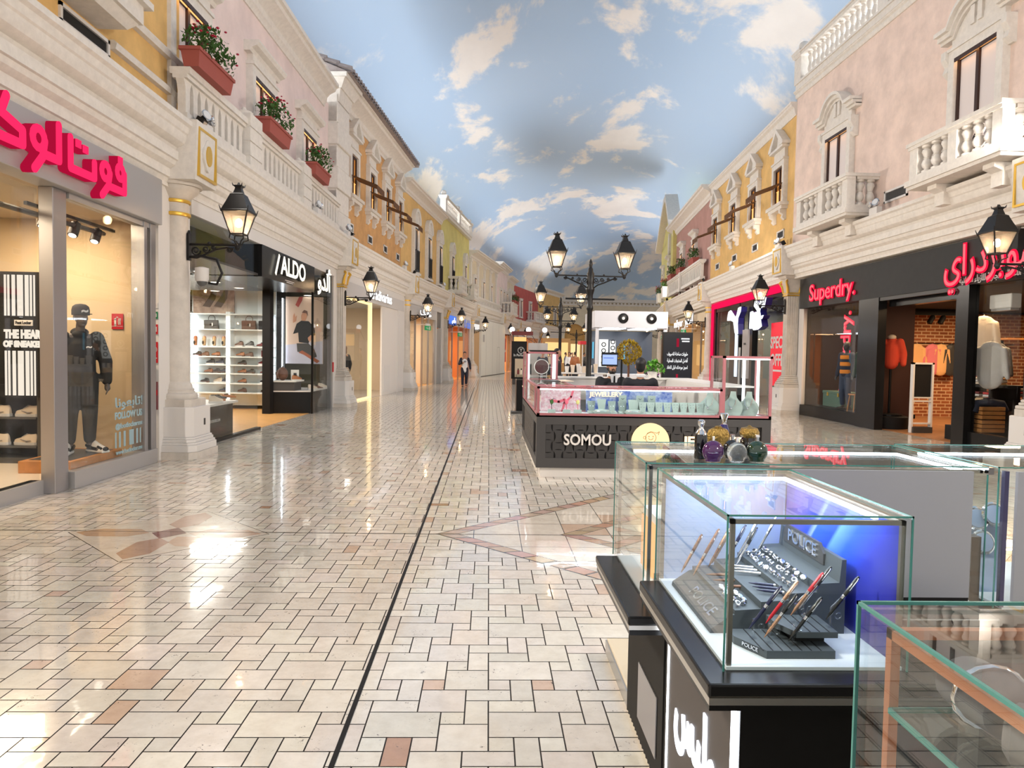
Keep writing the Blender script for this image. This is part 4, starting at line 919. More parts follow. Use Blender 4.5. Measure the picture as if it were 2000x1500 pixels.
def shoe_thing(M, label, group, up, sole, kind='sneaker', cat='shoe', accent=None, l=.28):
    t = thing({'sneaker': 'sneaker', 'loafer': 'loafer', 'pump': 'pump'}[kind], label, cat, M, group)
    hgt = {'sneaker': .12, 'loafer': .085, 'pump': .06}[kind]; sh = {'sneaker': .035, 'loafer': .016, 'pump': .01}[kind]
    mb = MB(); rs = []
    for s_, hw in ((-.02, .5), (.05, .8), (.3, .82), (.5, .85), (.75, 1.0), (.93, .85), (1.02, .35)): rs.append([(s_*l, -.05*hw, 0), (s_*l, .05*hw, 0), (s_*l, .052*hw, sh), (s_*l, -.052*hw, sh)])
    loft(mb, rs)
    if kind != 'sneaker': mb.box(0, .06, -.03, .03, -.02 if kind == 'loafer' else -.06, .002)
    s0 = mb.build('sole', sole, t)
    mb = MB(); low_shoe(mb, (0, 0, sh*.8), (1, 0), l, .045, hgt); mb.build('upper', up, t, smooth=50)
    mb = MB(); mb.sph((.075, 0, sh+hgt*.93), .035, 10, 6, (1.5, .75, .25)); mb.build('lining', BLACKM if up is not BLACKM else CHAR, t)
    if kind == 'sneaker':
        mb = MB(); 
        for k in range(4): mb.cyl((.13+.02*k, -.022, sh+hgt*(.88-.1*k)), (.13+.02*k, .022, sh+hgt*(.88-.1*k)), .004, n=4)
        mb.build('laces', WHITE, t)
    if accent:
        mb = MB(); mb.tube([(.06, -.046, .06), (.12, -.05, .05), (.2, -.046, .075)], [.004, .01, .004], 5); mb.tube([(.06, .046, .06), (.12, .05, .05), (.2, .046, .075)], [.004, .01, .004], 5); mb.build('side_stripe', accent, t)
    return t
def SIDE(M, side, xp): return M @ TR(xp, 0, 0, -PI/2 if side == 'L' else PI/2)
W_B = [0]
def room(side, i, x0, x1, y0, y1, z0, z1, wallm, floorm, ceilm, what):
    """shop room with its three walls, floor and ceiling"""
    M, L = bay(side, i); w_ = 'left' if side == 'L' else 'right'
    def s_(nm, m, lb, *a): return structure(MB().box(*a).build(nm, m, None, M=M), lb, nm.split('_')[0])
    s_('wall_back', wallm, 'back wall inside the ' + what, x0, x1, y1, y1+.1, z0, z1)
    s_('wall_'+w_, wallm, 'nearer side wall inside the ' + what, *((x0-.08, x0, y0, y1) if side == 'L' else (x1, x1+.08, y0, y1)), z0, z1)
    s_('wall_'+w_, wallm, 'farther side wall inside the ' + what, *((x1, x1+.08, y0, y1) if side == 'L' else (x0-.08, x0, y0, y1)), z0, z1)
    s_('floor', floorm, 'floor inside the ' + what, x0, x1, y0, y1, .002, max(.006, z0))
    s_('ceiling', ceilm, 'ceiling inside the ' + what, x0, x1, y0, y1, z1, z1+.1)
def ceil_area(side, i, x, y, z, sx, sy, p, col):
    M, L = bay(side, i); return area('shop_light', M @ TR(x, y, z), sx, sy, p, col)
WARMW = mat('warm_white_wall', S(226, 206, 178), .8)
PIER = [0]
for side, ks in (('L', range(0, 9)), ('R', range(-1, 5))):
    for k in ks:
        yc = YG[side]; o = MB().box(-.52, .52, yc, yc+.1, 0, 3.95).build('wall_'+('left' if side == 'L' else 'right'), WHITE, None, M=colM(side, k))
        structure(o, 'white pier behind the column ' + (['at the viewpoint', 'with the fire signs', 'past the black shoe shop', 'past the grey fashion shop', 'by the blue signs', 'at the boarding start', 'at the boarding end', 'far along', 'farthest left'][k] if side == 'L' else ['behind the viewpoint, right', 'at the right picture edge', 'between the two red lit shops', 'by the cream shop', 'far right', 'farthest right'][k+1]), 'pier')
        if side == 'L' or k >= 0:
            o = MB().box(.52, bay(side, k if side == 'L' else k-1)[1]-.52, yc-.02, yc+.5, 3.72 if side == 'L' else 3.86, 3.96).build('wall_'+('left' if side == 'L' else 'right'), WHITE, None, M=bay(side, k if side == 'L' else k-1)[0])
            structure(o, 'white fascia strip under the cornice of ' + side.lower().replace('l', 'left').replace('r', 'right') + ' bay, ' + ['first', 'second', 'third', 'fourth', 'fifth', 'sixth', 'seventh', 'eighth', 'ninth'][k], 'fascia') if side == 'L' else structure(o, 'white fascia strip under the right cornice, ' + ['first', 'second', 'third', 'fourth', 'fifth'][k] + ' bay', 'fascia')

# ------------------------------------------------------------------ sneaker shop (left bay 0)
M, L = bay('L', 0)
BEIGE = mat('beige_wall', S(222, 196, 160), .85)
room('L', 0, .6, 8.9, .62, 4.6, .15, 3.4, BEIGE, mat('pale_shop_floor', S(222, 208, 190), .3), mat('beige_ceiling', S(206, 190, 166), .8), 'sneaker shop')
for x, y, e in ((7.4, 1.6, 90), (4.4, 2.4, 120)): ceil_area('L', 0, x, y, 3.36, 1.6, 1.2, e, (1, .78, .54))
t = thing('shopfront', 'brushed grey metal shopfront of the sneaker shop', 'shopfront', M)
bx('sign_box', ALU, t, .6, 8.78, .34, .62, 3.33, 3.96, bev=.01); MB().box(6.44, 6.69, .455, .61, 0, 3.33).build('corner_post', STEEL, t, bev=.006)
bx('bottom_rail', ALU, t, 6.72, 8.75, .4, .6, 0, .2, bev=.006); bx('bottom_rail', ALU, t, .6, 6.44, .58, .72, 0, .15)
for a, b in ((8.6, 8.75), (8.42, 8.5)): MB().box(a, b, .42, .6, .0, 3.33).build('jamb_post', STEEL, t, bev=.004)
bx('head_rail', ALU, t, 6.72, 8.6, .44, .56, 3.26, 3.33); bx('glass_pane', GLASS, t, 6.72, 8.6, .47, .482, .2, 3.26); bx('glass_pane', GLASS, t, .6, 6.44, .62, .632, .15, 3.3)
NEON = lamp('pink_red_letter', (1, .022, .11), 1.05); NEONB = lamp('red_letter_side', (.8, .01, .07), .42)
t = thing('shop_sign', 'pink red glowing Arabic block letters on the grey sign box', 'sign', M)
def ring(mb, c, r, wd, y0, y1):
    n = 14; o_ = [(c[0]+(r+wd/2)*math.cos(2*PI*k/n), c[1]+(r+wd/2)*math.sin(2*PI*k/n)) for k in range(n+1)]; q = [(c[0]+(r-wd/2)*math.cos(2*PI*k/n), c[1]+(r-wd/2)*math.sin(2*PI*k/n)) for k in range(n+1)]
    for k in range(n): mb.prism([o_[k], o_[k+1], q[k+1], q[k]], y0, y1, 'Y')
LT = [('ring', (8.0, 3.76), .085), ('dot', (8.0, 3.935)), ('s', [(8.1, 3.76), (8.1, 3.5), (7.72, 3.5)]), ('ring', (7.66, 3.68), .095), ('s', [(7.76, 3.68), (7.72, 3.5), (7.58, 3.34)]),
      ('s', [(7.42, 3.72), (7.42, 3.52), (6.95, 3.52), (6.95, 3.9)]), ('dot', (7.1, 3.87)), ('dot', (7.24, 3.84)), ('s', [(6.74, 3.97), (6.74, 3.54), (6.5, 3.54)]), ('ring', (6.4, 3.7), .105), ('s', [(6.5, 3.7), (6.46, 3.5), (6.33, 3.33)]),
      ('s', [(5.62, 3.54), (6.15, 3.54), (6.15, 3.7), (5.84, 3.8), (5.92, 4.0)]), ('s', [(5.45, 3.74), (5.45, 3.5), (5.3, 3.36)])]
_t = lambda p: ((p[0]-5.6)*.985+5.05, (p[1]-3.33)*.84+3.36)
LT = [(q[0], [_t(p) for p in q[1]]) if q[0] == 's' else (q[0], _t(q[1])) + tuple(v*.9 for v in q[2:]) for q in LT]
for mb, y0, y1, nm, mt in ((MB(), .22, .232, 'letter_faces', NEON), (MB(), .232, .34, 'letter_returns', NEONB)):
    for q in LT:
        if q[0] == 'ring': ring(mb, q[1], q[2], .082, y0, y1)
        elif q[0] == 'dot': mb.box(q[1][0]-.048, q[1][0]+.048, y0, y1, q[1][1]-.042, q[1][1]+.042)
        else: mb.stroke(q[1], .088, y0, y1)
    mb.build(nm, mt, t)
# track and spots
t = thing('track_light', 'black ceiling track with three black spot heads inside the sneaker shop window', 'track light', M)
bx('track', IRON, t, 6.8, 8.7, .95, .99, 3.2, 3.24)
for x in (7.15, 7.75, 8.25):
    T = TR(x, .97, 3.08) @ Matrix.Rotation(.5, 4, 'Y'); mb = MB(T); mb.lathe([(.055, -.09), (.06, -.08), (.06, .09), (.03, .1)], 14); mb.cyl((0, 0, .09), (0, 0, .14), .012); s0 = mb.build('spot_head', IRON, t, smooth=40); MB(T).lathe([(.045, -.092), (.045, -.088)], 12).build('lens', lamp('spot_lens', (1, .9, .75), 6) if 'spot_lens' not in bpy.data.materials else bpy.data.materials['spot_lens'], s0)
t = thing('ceiling_pipe', 'dark ceiling pipe crossing the sneaker shop', 'pipe', M); MB().tube([(3.5, 1.4, 3.2), (6.3, .9, 3.1), (8.5, 1.0, 3.15)], .03, 6).build('pipe', CHAR, t)
# mannequin on oak plinth
t = thing('display_plinth', 'oak block plinth under the black clothed mannequin', 'plinth', M); bx('block', OAK, t, 6.85, 8.0, .52, 1.12, .15, .29, bev=.006); bx('top_inset', CHAR, t, 6.95, 7.9, .58, 1.06, .29, .294)
jm = dict(J0); jm.update(hed=(.01, -.03, 1.68), anL=(-.12, -.02, .09), anR=(.1, .05, .09), knL=(-.11, -.06, .5), fL=(-.25, -.97, 0), fR=(.55, -.83, 0), elL=(-.27, .05, 1.14), wrL=(-.3, -.02, .88), elR=(.28, .06, 1.14), wrR=(.29, 0, .88))
MANQ = mat('dark_mannequin', S(96, 88, 84), .45)
mq = thing('mannequin', 'dark grey mannequin in black cap, black hoodie and black joggers in the shop window', 'mannequin', M @ TR(7.55, .8, .293, 0) @ Matrix.Rotation(-PI/2+.55, 4, 'Z'))
mb = MB(); body(mb, jm, face=True, Rh=Matrix.Rotation(.35, 4, 'Z')); blob(mb, 'body', MANQ, mq, .008)
BLKC = mat('black_cotton', (.022, .02, .019), .85, bump=.25, bs=14)
mb = MB(); top_cloth(mb, jm, .032, hood=True, loose=.014); mb.cap((-.16, 0, .93), (.16, 0, .93), .07, .07, 10); blob(mb, 'hoodie', BLKC, mq, .014)
mb = MB(); trousers(mb, jm, .026, .08); blob(mb, 'joggers', mat('charcoal_cotton', (.03, .028, .027), .85, bump=.3, bs=12), mq, .014)
mb = MB(); T = Matrix.Translation((.01, -.02, 1.73)) @ Matrix.Rotation(.35, 4, 'Z'); mb.lathe([(.105, -.02), (.106, .04), (.095, .085), (.06, .112), (.01, .12)], 18, T=T, sq=(.92, 1.08)); mb.lathe([(.1, -.012), (.1, -.004)], 18, T=T @ Matrix.Translation((0, -.09, 0)), sq=(.85, 1.15)); cp = mb.build('cap', BLKC, mq, smooth=50)
text('~', WHITE, cp, T @ TR(0, -.115, .03), .12, .004, .006, 'cap_mark')
for s_, (p, d) in enumerate((((-.12, .03, 0), (-.25, -.97)), ((.1, .1, 0), (.55, -.83)))):
    mb = MB(); low_shoe(mb, (p[0], p[1], .03), d, .3, .055, .12); so = mb.build('shoe', WHITE, mq, smooth=50)
    a = math.atan2(d[1], d[0]); T = Matrix.Translation(p) @ Matrix.Rotation(a, 4, 'Z')
    mb = MB(T); mb.box(-.01, .3, -.055, .055, .002, .034); mb.build('sole', WHITE, so, bev=.012)
    mb = MB(T)
    for sg in (-1, 1): mb.tube([(.01, sg*.046, .09), (.09, sg*.052, .06), (.2, sg*.05, .05)], [.025, .022, .012], 6); mb.tube([(.19, sg*.03, .075), (.27, sg*.03, .05)], .018, 6)
    mb.sph((.29, 0, .05), .03, 8, 6, (.8, 1.4, .9)); mb.build('black_panels', BLACK, so, smooth=50)
text('~', WHITE, mq, TR(.09, -.175, 1.32), .1, .003, .004, 'chest_mark')
# far side wall of the shop seen through the glass: fire sign
RED = mat('red_sign', S(196, 30, 40), .5); GREEN = mat('green_sign', S(20, 120, 74), .5)
def plate_sign(M_, w_, h, m, label, pic=None, glow=0):
    t = thing('safety_sign', label, 'sign', M_); bx('plate', m, t, -w_/2, w_/2, -.008, 0, -h/2, h/2)
    mb = MB(); w2 = w_*.36
    if pic == 'fire': mb.stroke([(-w2*.5, -h*.25), (-w2*.5, h*.15)], w2*.5, -.012, -.008); mb.stroke([(-w2*.3, h*.2), (-w2*.1, h*.3), (w2*.15, h*.25)], w2*.15, -.012, -.008); 
    if pic == 'fire':
        for k in range(3): mb.stroke([(w2*(.25+.25*k), -h*.2), (w2*(.2+.25*k), h*.02), (w2*(.4+.22*k), h*.2)], w2*.12, -.012, -.008)
        mb.box(-w_/2, w_/2, -.012, -.008, -h*.32, -h*.3)
    if pic == 'hose':
        for r in (.1, .2, .3, .4): ring(mb, (0, h*.14), w_*r, w_*.045, -.012, -.008)
        mb.box(-w_*.4, w_*.4, -.012, -.008, -h*.3, -h*.25); mb.box(-w_*.3, w_*.3, -.012, -.008, -h*.4, -h*.36)
    if pic == 'cells':
        for sx in (-1, 1): mb.box(sx*w_*.24-w_*.14, sx*w_*.24+w_*.14, -.012, -.008, -h*.25, h*.25)
    if pic == 'cross': pass
    if mb.v: mb.build('pictogram', WHITE, t)
    return t
plate_sign(SIDE(M, 'L', 8.89) @ TR(-1.02, 0, 1.98), .16, .22, RED, 'red fire extinguisher sign on the beige wall behind the shop glass', 'fire')
# signs on the white pier by the round column (its camera side)
MP = colM('L', 1) @ TR(-.53, 0, 0, -PI/2)
plate_sign(MP @ TR(-.525, .0, 2.22), .12, .08, WHITE, 'white first aid sign with a red cross, topmost on the pier'); t = bpy.data.objects['safety_sign.001']
mb = MB(); mb.box(-.015, .015, -.012, -.008, -.035, .035); mb.box(-.035, .035, -.012, -.008, -.015, .015); mb.build('cross', RED, t)
plate_sign(MP @ TR(-.525, 0, 2.08), .12, .1, GREEN, 'green exit information sign on the pier', 'cells'); plate_sign(MP @ TR(-.525, 0, 1.88), .12, .14, RED, 'red double fire notice on the pier', 'cells'); plate_sign(MP @ TR(-.525, 0, 1.55), .12, .3, RED, 'red fire hose sign with white coil on the pier', 'hose')
t = thing('call_point_box', 'small dark grey box below the fire hose sign', 'box', MP @ TR(-.525, 0, 1.24)); bx('case', CHAR, t, -.025, .025, -.03, 0, -.1, .1, bev=.004); bx('button', RED, t, -.01, .01, -.035, -.03, -.01, .01)
t = thing('hydrant_panel', 'maroon panel marked FH low on the pier', 'sign', MP @ TR(-.525, 0, .93)); bx('plate', mat('maroon_panel', S(128, 78, 84), .4), t, -.06, .06, -.02, 0, -.2, .2); text('FH', RED, t, TR(0, -.022, .04), .1, .002, .004); bx('red_label', RED, t, -.035, .035, -.024, -.02, -.16, -.08)
# decal on the glass
DEC = mat('pale_blue_vinyl', S(152, 178, 186), .6)
t = thing('window_decal', 'pale blue follow us lettering and stripes on the shop glass', 'decal', M @ TR(8.08, .462, 0))
text(ar('تابعونا') + '!', DEC, t, TR(0, 0, .9), .17, .002, .004, 'lettering', .72); text('FOLLOW US!', DEC, t, TR(0, 0, .735), .12, .002, .006, 'lettering', .74); text('@footlockerme', DEC, t, TR(0, 0, .6), .085, .002, .004, 'lettering', .72); text('www.footlocker.me', DEC, t, TR(0, 0, .265), .075, .002, .003, 'lettering', .7)
mb = MB()
for x, w_ in ((-.35, .03), (-.25, .04), (-.13, .05), (.05, .12), (.2, .05), (.29, .03), (.35, .02)): mb.box(x-w_/2, x+w_/2, -.002, .002, .33, .53)
mb.build('stripes', DEC, t)
# black shoe display wall with banner
SD = SIDE(M, 'L', 7.9)
t = thing('shoe_display_wall', 'black sneaker display unit with striped banner panels', 'display unit', SD)
bx('back_panel', BLACKM, t, -3.0, -1.3, 0, .08, .17, 2.55); bx('side_panel', CHAR, t, -1.36, -1.3, -.3, 0, .15, 2.5); bx('plinth', CHAR, t, -3.0, -1.36, -.34, .08, .15, .22)
for z in (.36, .72, 1.1, 1.5, 1.9): bx('shelf', CHAR, t, -3.0, -1.36, -.32, 0, z-.02, z)
BW = lamp('lit_white_print', (1, .86, .72), .9); bx('banner', BLACKM, t, -1.84, -1.16, -.37, -.36, .98, 2.52)
for z0, z1 in ((1.98, 2.48), (1.0, 1.55)):
    mb = MB()
    for x, w_ in ((-1.68, .02), (-1.64, .02), (-1.58, .035), (-1.5, .065), (-1.42, .04), (-1.37, .02), (-1.33, .015)): mb.box(x-w_/2, x+w_/2, -.385, -.372, z0, z1)
    mb.build('stripes', BW, t)
text('THE HEART', BW, t, TR(-1.45, -.38, 1.75), .14, .004, .009, 'lettering', .5); text('OF SNEAKERS', BW, t, TR(-1.45, -.38, 1.63), .1, .004, .008, 'lettering', .52); bx('name_plate', WHITE, t, -1.57, -1.35, -.385, -.372, 1.86, 1.93); text('Foot Locker', BLACKM, t, TR(-1.46, -.388, 1.895), .05, .002, .002, 'lettering', .19)
CREAMS = mat('cream_leather', S(226, 208, 186), .6); GREYS = mat('grey_leather', S(150, 140, 132), .6)
sn = None
for k, (x, z, lb) in enumerate(((-1.6, .36, 'white sneaker on the lowest shelf right of the black display'), (-1.95, .36, 'white sneaker on the lowest shelf, second along'), (-1.58, .72, 'white sneaker on the shelf under the striped banner'), (-1.93, .72, 'white sneaker on the banner shelf, second along'), (-2.05, 1.1, 'white sneaker on the middle shelf left of the banner'), (-2.05, 1.5, 'white sneaker on the fourth shelf left of the banner'), (-2.05, 1.9, 'white sneaker on the top shelf left of the banner'))):
    m_ = SD @ TR(x+.17, -.18, z, PI-.1)
    if sn is None: sn = shoe_thing(m_, lb, 'white sneakers on the black display', CREAMS, WHITE, 'sneaker', accent=GREYS, l=.3)
    else: dup(sn, m_, lb)
t = thing('stock_rack', 'dark shelving against the back of the sneaker shop', 'shelf', M @ TR(0, 3.9, 0)); bx('back', BLACKM, t, 4.6, 7.6, .4, .5, .2, 2.7)
for z in (.5, 1.0, 1.5, 2.0): bx('shelf', CHAR, t, 4.6, 7.6, .1, .4, z, z+.03)

# ------------------------------------------------------------------ black fronted shoe shop (left bay 1)
M, L = bay('L', 1)
COOL = mat('cool_white_panel', S(232, 238, 238), .6)
room('L', 1, .7, 9.45, .55, 6.5, .0, 3.75, mat('dark_olive_wall', S(92, 88, 70), .8), PARQ, mat('dark_shop_ceiling', S(74, 70, 62), .8), 'black fronted shoe shop')
for x, y, e in ((2.4, 1.5, 55), (5.6, 2.2, 80), (6.8, 4.4, 120)): ceil_area('L', 1, x, y, 3.0, 1.2, 1.2, e, (1, .93, .82))
t = thing('shopfront', 'black shoe shop front with tall frameless glass and recessed entrance', 'shopfront', M)
bx('sign_box', BLACK, t, 3.63, 7.47, .42, 1.5, 3.08, 3.72); bx('soffit', CHAR, t, .6, 7.47, .5, 5.0, 3.1, 3.14)
bx('glass_pane', GLASS, t, .55, 2.1, .5, .512, 0, 3.72); bx('glass_pane', GLASS, t, 2.105, 3.63, .5, .512, 0, 3.72); bx('glass_pane', GLASS, t, 7.5, 9.3, .46, .472, 0, 3.72)
bx('threshold', BLACK, t, .55, 3.7, .46, .56, 0, .05)
MB().add([(7.1, 1.42, 0), (7.25, 1.38, 0), (7.28, 1.6, 0), (7.12, 1.62, 0), (7.1, 1.42, 3.1), (7.25, 1.38, 3.1), (7.28, 1.6, 3.1), (7.12, 1.62, 3.1)], [(0,3,2,1),(4,5,6,7),(0,1,5,4),(1,2,6,5),(2,3,7,6),(3,0,4,7)]).build('door_post', BLACKM, t)
MB().prism([(7.2, 1.45), (7.47, .46), (7.482, .463), (7.212, 1.453)], .78, 3.1, 'Z').build('glass_pane', GLASS, t); bx('jamb_post', STEEL, t, 9.3, 9.42, .44, .56, 0, 3.72); bx('corner_trim', BLACK, t, 7.45, 7.5, .44, .49, 0, 3.1)
LWH = lamp('lit_cream_letter', (1, .93, .76), 1.25)
t = thing('shop_sign', 'white lit Latin shop name on the black fascia', 'sign', M); tube_text('ALDO', LWH, CHAR, t, TR(5.58, .4, 3.42), .55, .03, .012, 1.85); MB().stroke([(4.3, 3.2), (4.55, 3.63)], .08, .36, .37, rnd_=False).build('slash', LWH, t)
mb = MB(); mb.box(5.1, 5.75, .412, .42, 3.15, 3.165); mb.box(5.2, 5.65, .412, .42, 3.115, 3.13); mb.build('small_lettering', WHITE, t)
t = thing('shop_sign', 'white lit Arabic shop name beside the white pier', 'sign', M); tube_text(ar('ألدو'), LWH, CHAR, t, TR(8.25, .41, 3.4), .62, .03, .02, 1.45)
# downlights
dl = None
for k, (x, y) in enumerate(((4.4, 1.2), (5.2, 2.0), (5.9, 1.2), (6.6, 2.0), (3.0, 1.4), (7.6, 3.0), (8.6, .9))):
    m_ = M @ TR(x, y, 3.095)
    lb = 'round white downlight in the dark shoe shop ceiling, ' + ['nearest the entrance edge', 'second row by the entrance', 'middle of the entrance', 'deep by the door post', 'over the left window table', 'over the far shelves', 'over the right window display'][k]
    if dl is None:
        dl = thing('downlight', lb, 'ceiling light', m_, 'round downlights in the shoe shop'); MB().lathe([(.11, 0), (.12, -.01), (.13, 0)], 20).build('rim', WHITE, dl); MB().lathe([(.1, -.006), (.1, -.002)], 20).build('diffuser', lamp('downlight_glow', (1, .95, .85), 5), dl)
    else: dup(dl, m_, lb)
# lit shelf wall facing the viewer
SW = SIDE(M, 'L', 8.55)
t = thing('shoe_shelf_unit', 'bright white lit shelf wall of shoes and bags', 'shelf', SW)
bx('back_panel', COOL, t, -4.0, -1.75, 0, .06, .1, 3.6); bx('side_panel', COOL, t, -4.02, -3.98, -.34, 0, .1, 2.6)
for z in (.46, .71, .97, 1.2, 1.42, 1.68, 2.14, 2.55): bx('shelf', COOL, t, -3.98, -1.75, -.34, 0, z-.03, z)
bx('divider', COOL, t, -2.98, -2.86, -.3, 0, .1, 2.6); bx('led_strip', LED, t, -2.95, -2.89, -.315, -.305, .3, 2.45)
for x in (-3.9, -1.85): bx('led_strip', LED, t, x-.015, x+.015, -.04, -.02, .3, 2.5)
t = thing('wall_poster', 'sepia shoe picture panel above the lit shelves', 'poster', SW); bx('panel', mat('sepia_print', S(206, 178, 158), .6, nz=(3, .5, S(120, 88, 74))), t, -3.95, -2.85, -.05, -.01, 2.57, 3.4)
mb = MB(); DBR = mat('dark_brown_print', S(84, 62, 52), .6)
for x in (-3.4, -3.1): mb.prism([(x-.3, 2.75), (x-.1, 2.72), (x+.05, 2.95), (x+.1, 3.2), (x+.02, 3.25), (x-.12, 3.0)], -.056, -.05, 'Y')
mb.build('printed_shoes', DBR, t)
def bag(M_, label, m):
    t = thing('handbag', label, 'bag', M_, 'leather bags on the top shelf'); mb = MB(); mb.frus(-.19, .19, -.06, .06, 0, .24, -.015, -.02); mb.build('body', m, t, bev=.015)
    mb = MB(); mb.tube([(-.09, 0, .23), (-.085, 0, .31), (-.04, 0, .36), (.04, 0, .36), (.085, 0, .31), (.09, 0, .23)], .009, 6); mb.build('handle', m, t, smooth=60); bx('flap', m, t, -.18, .18, -.066, -.055, .1, .23); bx('clasp', CHROME, t, -.02, .02, -.075, -.066, .1, .14); bx('tag', WHITE, t, .03, .06, -.078, -.07, .08, .16); return t
BRL = mat('brown_leather', S(108, 70, 52), .45); TNL = mat('tan_leather', S(172, 108, 66), .45); MAR = mat('maroon_leather', S(110, 36, 34), .45); BLL = mat('black_leather', (.02, .018, .018), .4); BLU = mat('navy_suede', S(50, 60, 84), .6); SND = mat('sand_suede', S(204, 168, 124), .7)
bag(SW @ TR(-3.4, -.18, 2.14), 'dark grey leather bag on the top lit shelf, leftmost', CHAR); bag(SW @ TR(-2.4, -.18, 2.14), 'brown and maroon leather bag on the top lit shelf, middle', BRL); bag(SW @ TR(-1.95, -.18, 2.14), 'black leather bag at the right end of the top lit shelf', BLL)
G = 'shoes on the lit white shelves'
UPS = [(-3.85, TNL, 'tan'), (-3.62, SND, 'sand'), (-3.35, SND, 'beige'), (-3.1, SND, 'pale tan')]
for k, (x, m, cn) in enumerate(UPS): shoe_thing(SW @ TR(x, -.12, 1.7) @ Matrix.Rotation(-PI/2, 4, 'Y') @ Matrix.Rotation(PI/2, 4, 'X'), cn + ' loafer standing toe up on the second lit shelf, ' + ['first', 'second', 'third', 'fourth'][k] + ' from the left', G, m, BRL, 'loafer', l=.25)
rowd = [(1.68, [(-2.68, BRL, 'sneaker', 'brown sneaker on the second lit shelf'), (-2.4, BLL, 'sneaker', 'black sneaker leaning on the second lit shelf'), (-2.1, MAR, 'loafer', 'maroon loafer on the second lit shelf'), (-1.9, BLL, 'loafer', 'black loafer at the end of the second lit shelf')]),
        (1.42, [(-3.8, BLL, 'loafer', 'black low shoe at the left of the third lit shelf'), (-3.6, BRL, 'loafer', 'dark brown low shoe on the third lit shelf'), (-3.3, TNL, 'loafer', 'tan lace shoe on the third lit shelf by the divider'), (-2.65, TNL, 'loafer', 'tan lace shoe on the third lit shelf right of the divider'), (-2.42, BRL, 'loafer', 'brown lace shoe on the third lit shelf')]),
        (1.2, [(-3.45, BLL, 'sneaker', 'black white soled sneaker on the fourth lit shelf'), (-3.2, BLU, 'sneaker', 'navy white soled sneaker on the fourth lit shelf'), (-2.6, BLL, 'loafer', 'black yellow trimmed shoe on the fourth lit shelf'), (-2.05, MAR, 'sneaker', 'red and white sneaker at the right of the fourth lit shelf')]),
        (.97, [(-3.5, TNL, 'loafer', 'tan shoe on the fifth lit shelf'), (-3.3, BLL, 'loafer', 'black shoe on the fifth lit shelf'), (-3.1, BLU, 'loafer', 'blue shoe on the fifth lit shelf'), (-2.6, TNL, 'loafer', 'tan slipper on the fifth lit shelf right of the divider'), (-2.38, CHAR, 'loafer', 'grey slipper on the fifth lit shelf'), (-2.0, MAR, 'pump', 'maroon pump on the fifth lit shelf')]),
        (.71, [(-3.6, BLL, 'loafer', 'black shoe on the sixth lit shelf'), (-3.25, CREAMS, 'sneaker', 'cream sneaker on the sixth lit shelf'), (-3.05, BLU, 'sneaker', 'navy sneaker on the sixth lit shelf by the divider'), (-2.6, TNL, 'loafer', 'cognac brogue on the sixth lit shelf'), (-2.0, BLL, 'sneaker', 'black high sneaker on the sixth lit shelf')]),
        (.46, [(-3.1, BLU, 'loafer', 'navy shoe on the lowest lit shelf'), (-2.6, BRL, 'loafer', 'brown brogue on the lowest lit shelf'), (-1.98, BLL, 'loafer', 'black shoe at the right of the lowest lit shelf')])]
for z, row in rowd:
    for x, m, kd, lb in row: shoe_thing(SW @ TR(x+.12, -.17, z+(.02 if kd != 'sneaker' else 0), PI-.15), lb, G, m, WHITE if kd == 'sneaker' else BRL, kd, l=.24)
t = thing('price_stand', 'small maroon card stand on the third lit shelf', 'card', SW @ TR(-2.0, -.2, 1.42)); bx('card', MAR, t, -.07, .07, 0, .01, 0, .17); bx('print', WHITE, t, -.04, .04, -.003, 0, .07, .1)
# window tables
t = thing('display_table', 'white topped black display plinth inside the left shoe shop window', 'table', M); bx('top', WHITE, t, .6, 2.9, .62, 1.5, .6, .64); bx('base', BLACK, t, .7, 2.75, .66, 1.45, 0, .6); bx('riser', CHAR, t, .6, 1.7, 1.0, 1.5, .64, .84); bx('riser_top', WHITE, t, .55, 1.8, .95, 1.5, .84, .87); text('ALDOSHOES.COM', WHITE, t, TR(1.9, .655, .33), .07, .001, 0, 'lettering', .5)
for k, (x, y, z, m, kd, lb) in enumerate(((1.2, 1.2, .87, TNL, 'pump', 'leopard brown strappy heel on the raised window table'), (1.5, 1.2, .87, BRL, 'pump', 'brown strappy heel on the raised window table'), (.9, 1.2, .87, BLL, 'pump', 'black heel on the raised window table by the column'), (2.0, .8, .64, CREAMS, 'sneaker', 'white sneaker tipped up on the low window table'), (2.3, .85, .64, BLL, 'pump', 'black sandal on the low window table'), (2.6, .8, .64, TNL, 'pump', 'tan sandal at the end of the low window table'))): shoe_thing(M @ TR(x, y, z+.065 if kd == 'pump' else z, -1.2), lb, 'shoes on the left window table', m, m if kd == 'pump' else WHITE, kd, l=.24)
t = thing('display_table', 'white topped display in the right shoe shop window', 'table', M)
MB().prism([(7.3, 1.4), (7.52, .52), (9.2, .52), (9.2, 1.4)], .0, .55, 'Z').build('base', BLACK, t); MB().prism([(7.3, 1.4), (7.52, .52), (9.2, .52), (9.2, 1.4)], .55, .58, 'Z').build('top', WHITE, t)
MB().prism([(7.28, 1.45), (7.42, .9), (8.0, .9), (8.0, 1.5)], .58, .8, 'Z').build('riser', CHAR, t); MB().prism([(7.24, 1.48), (7.4, .85), (8.1, .85), (8.1, 1.5)], .8, .83, 'Z').build('riser_top', WHITE, t)
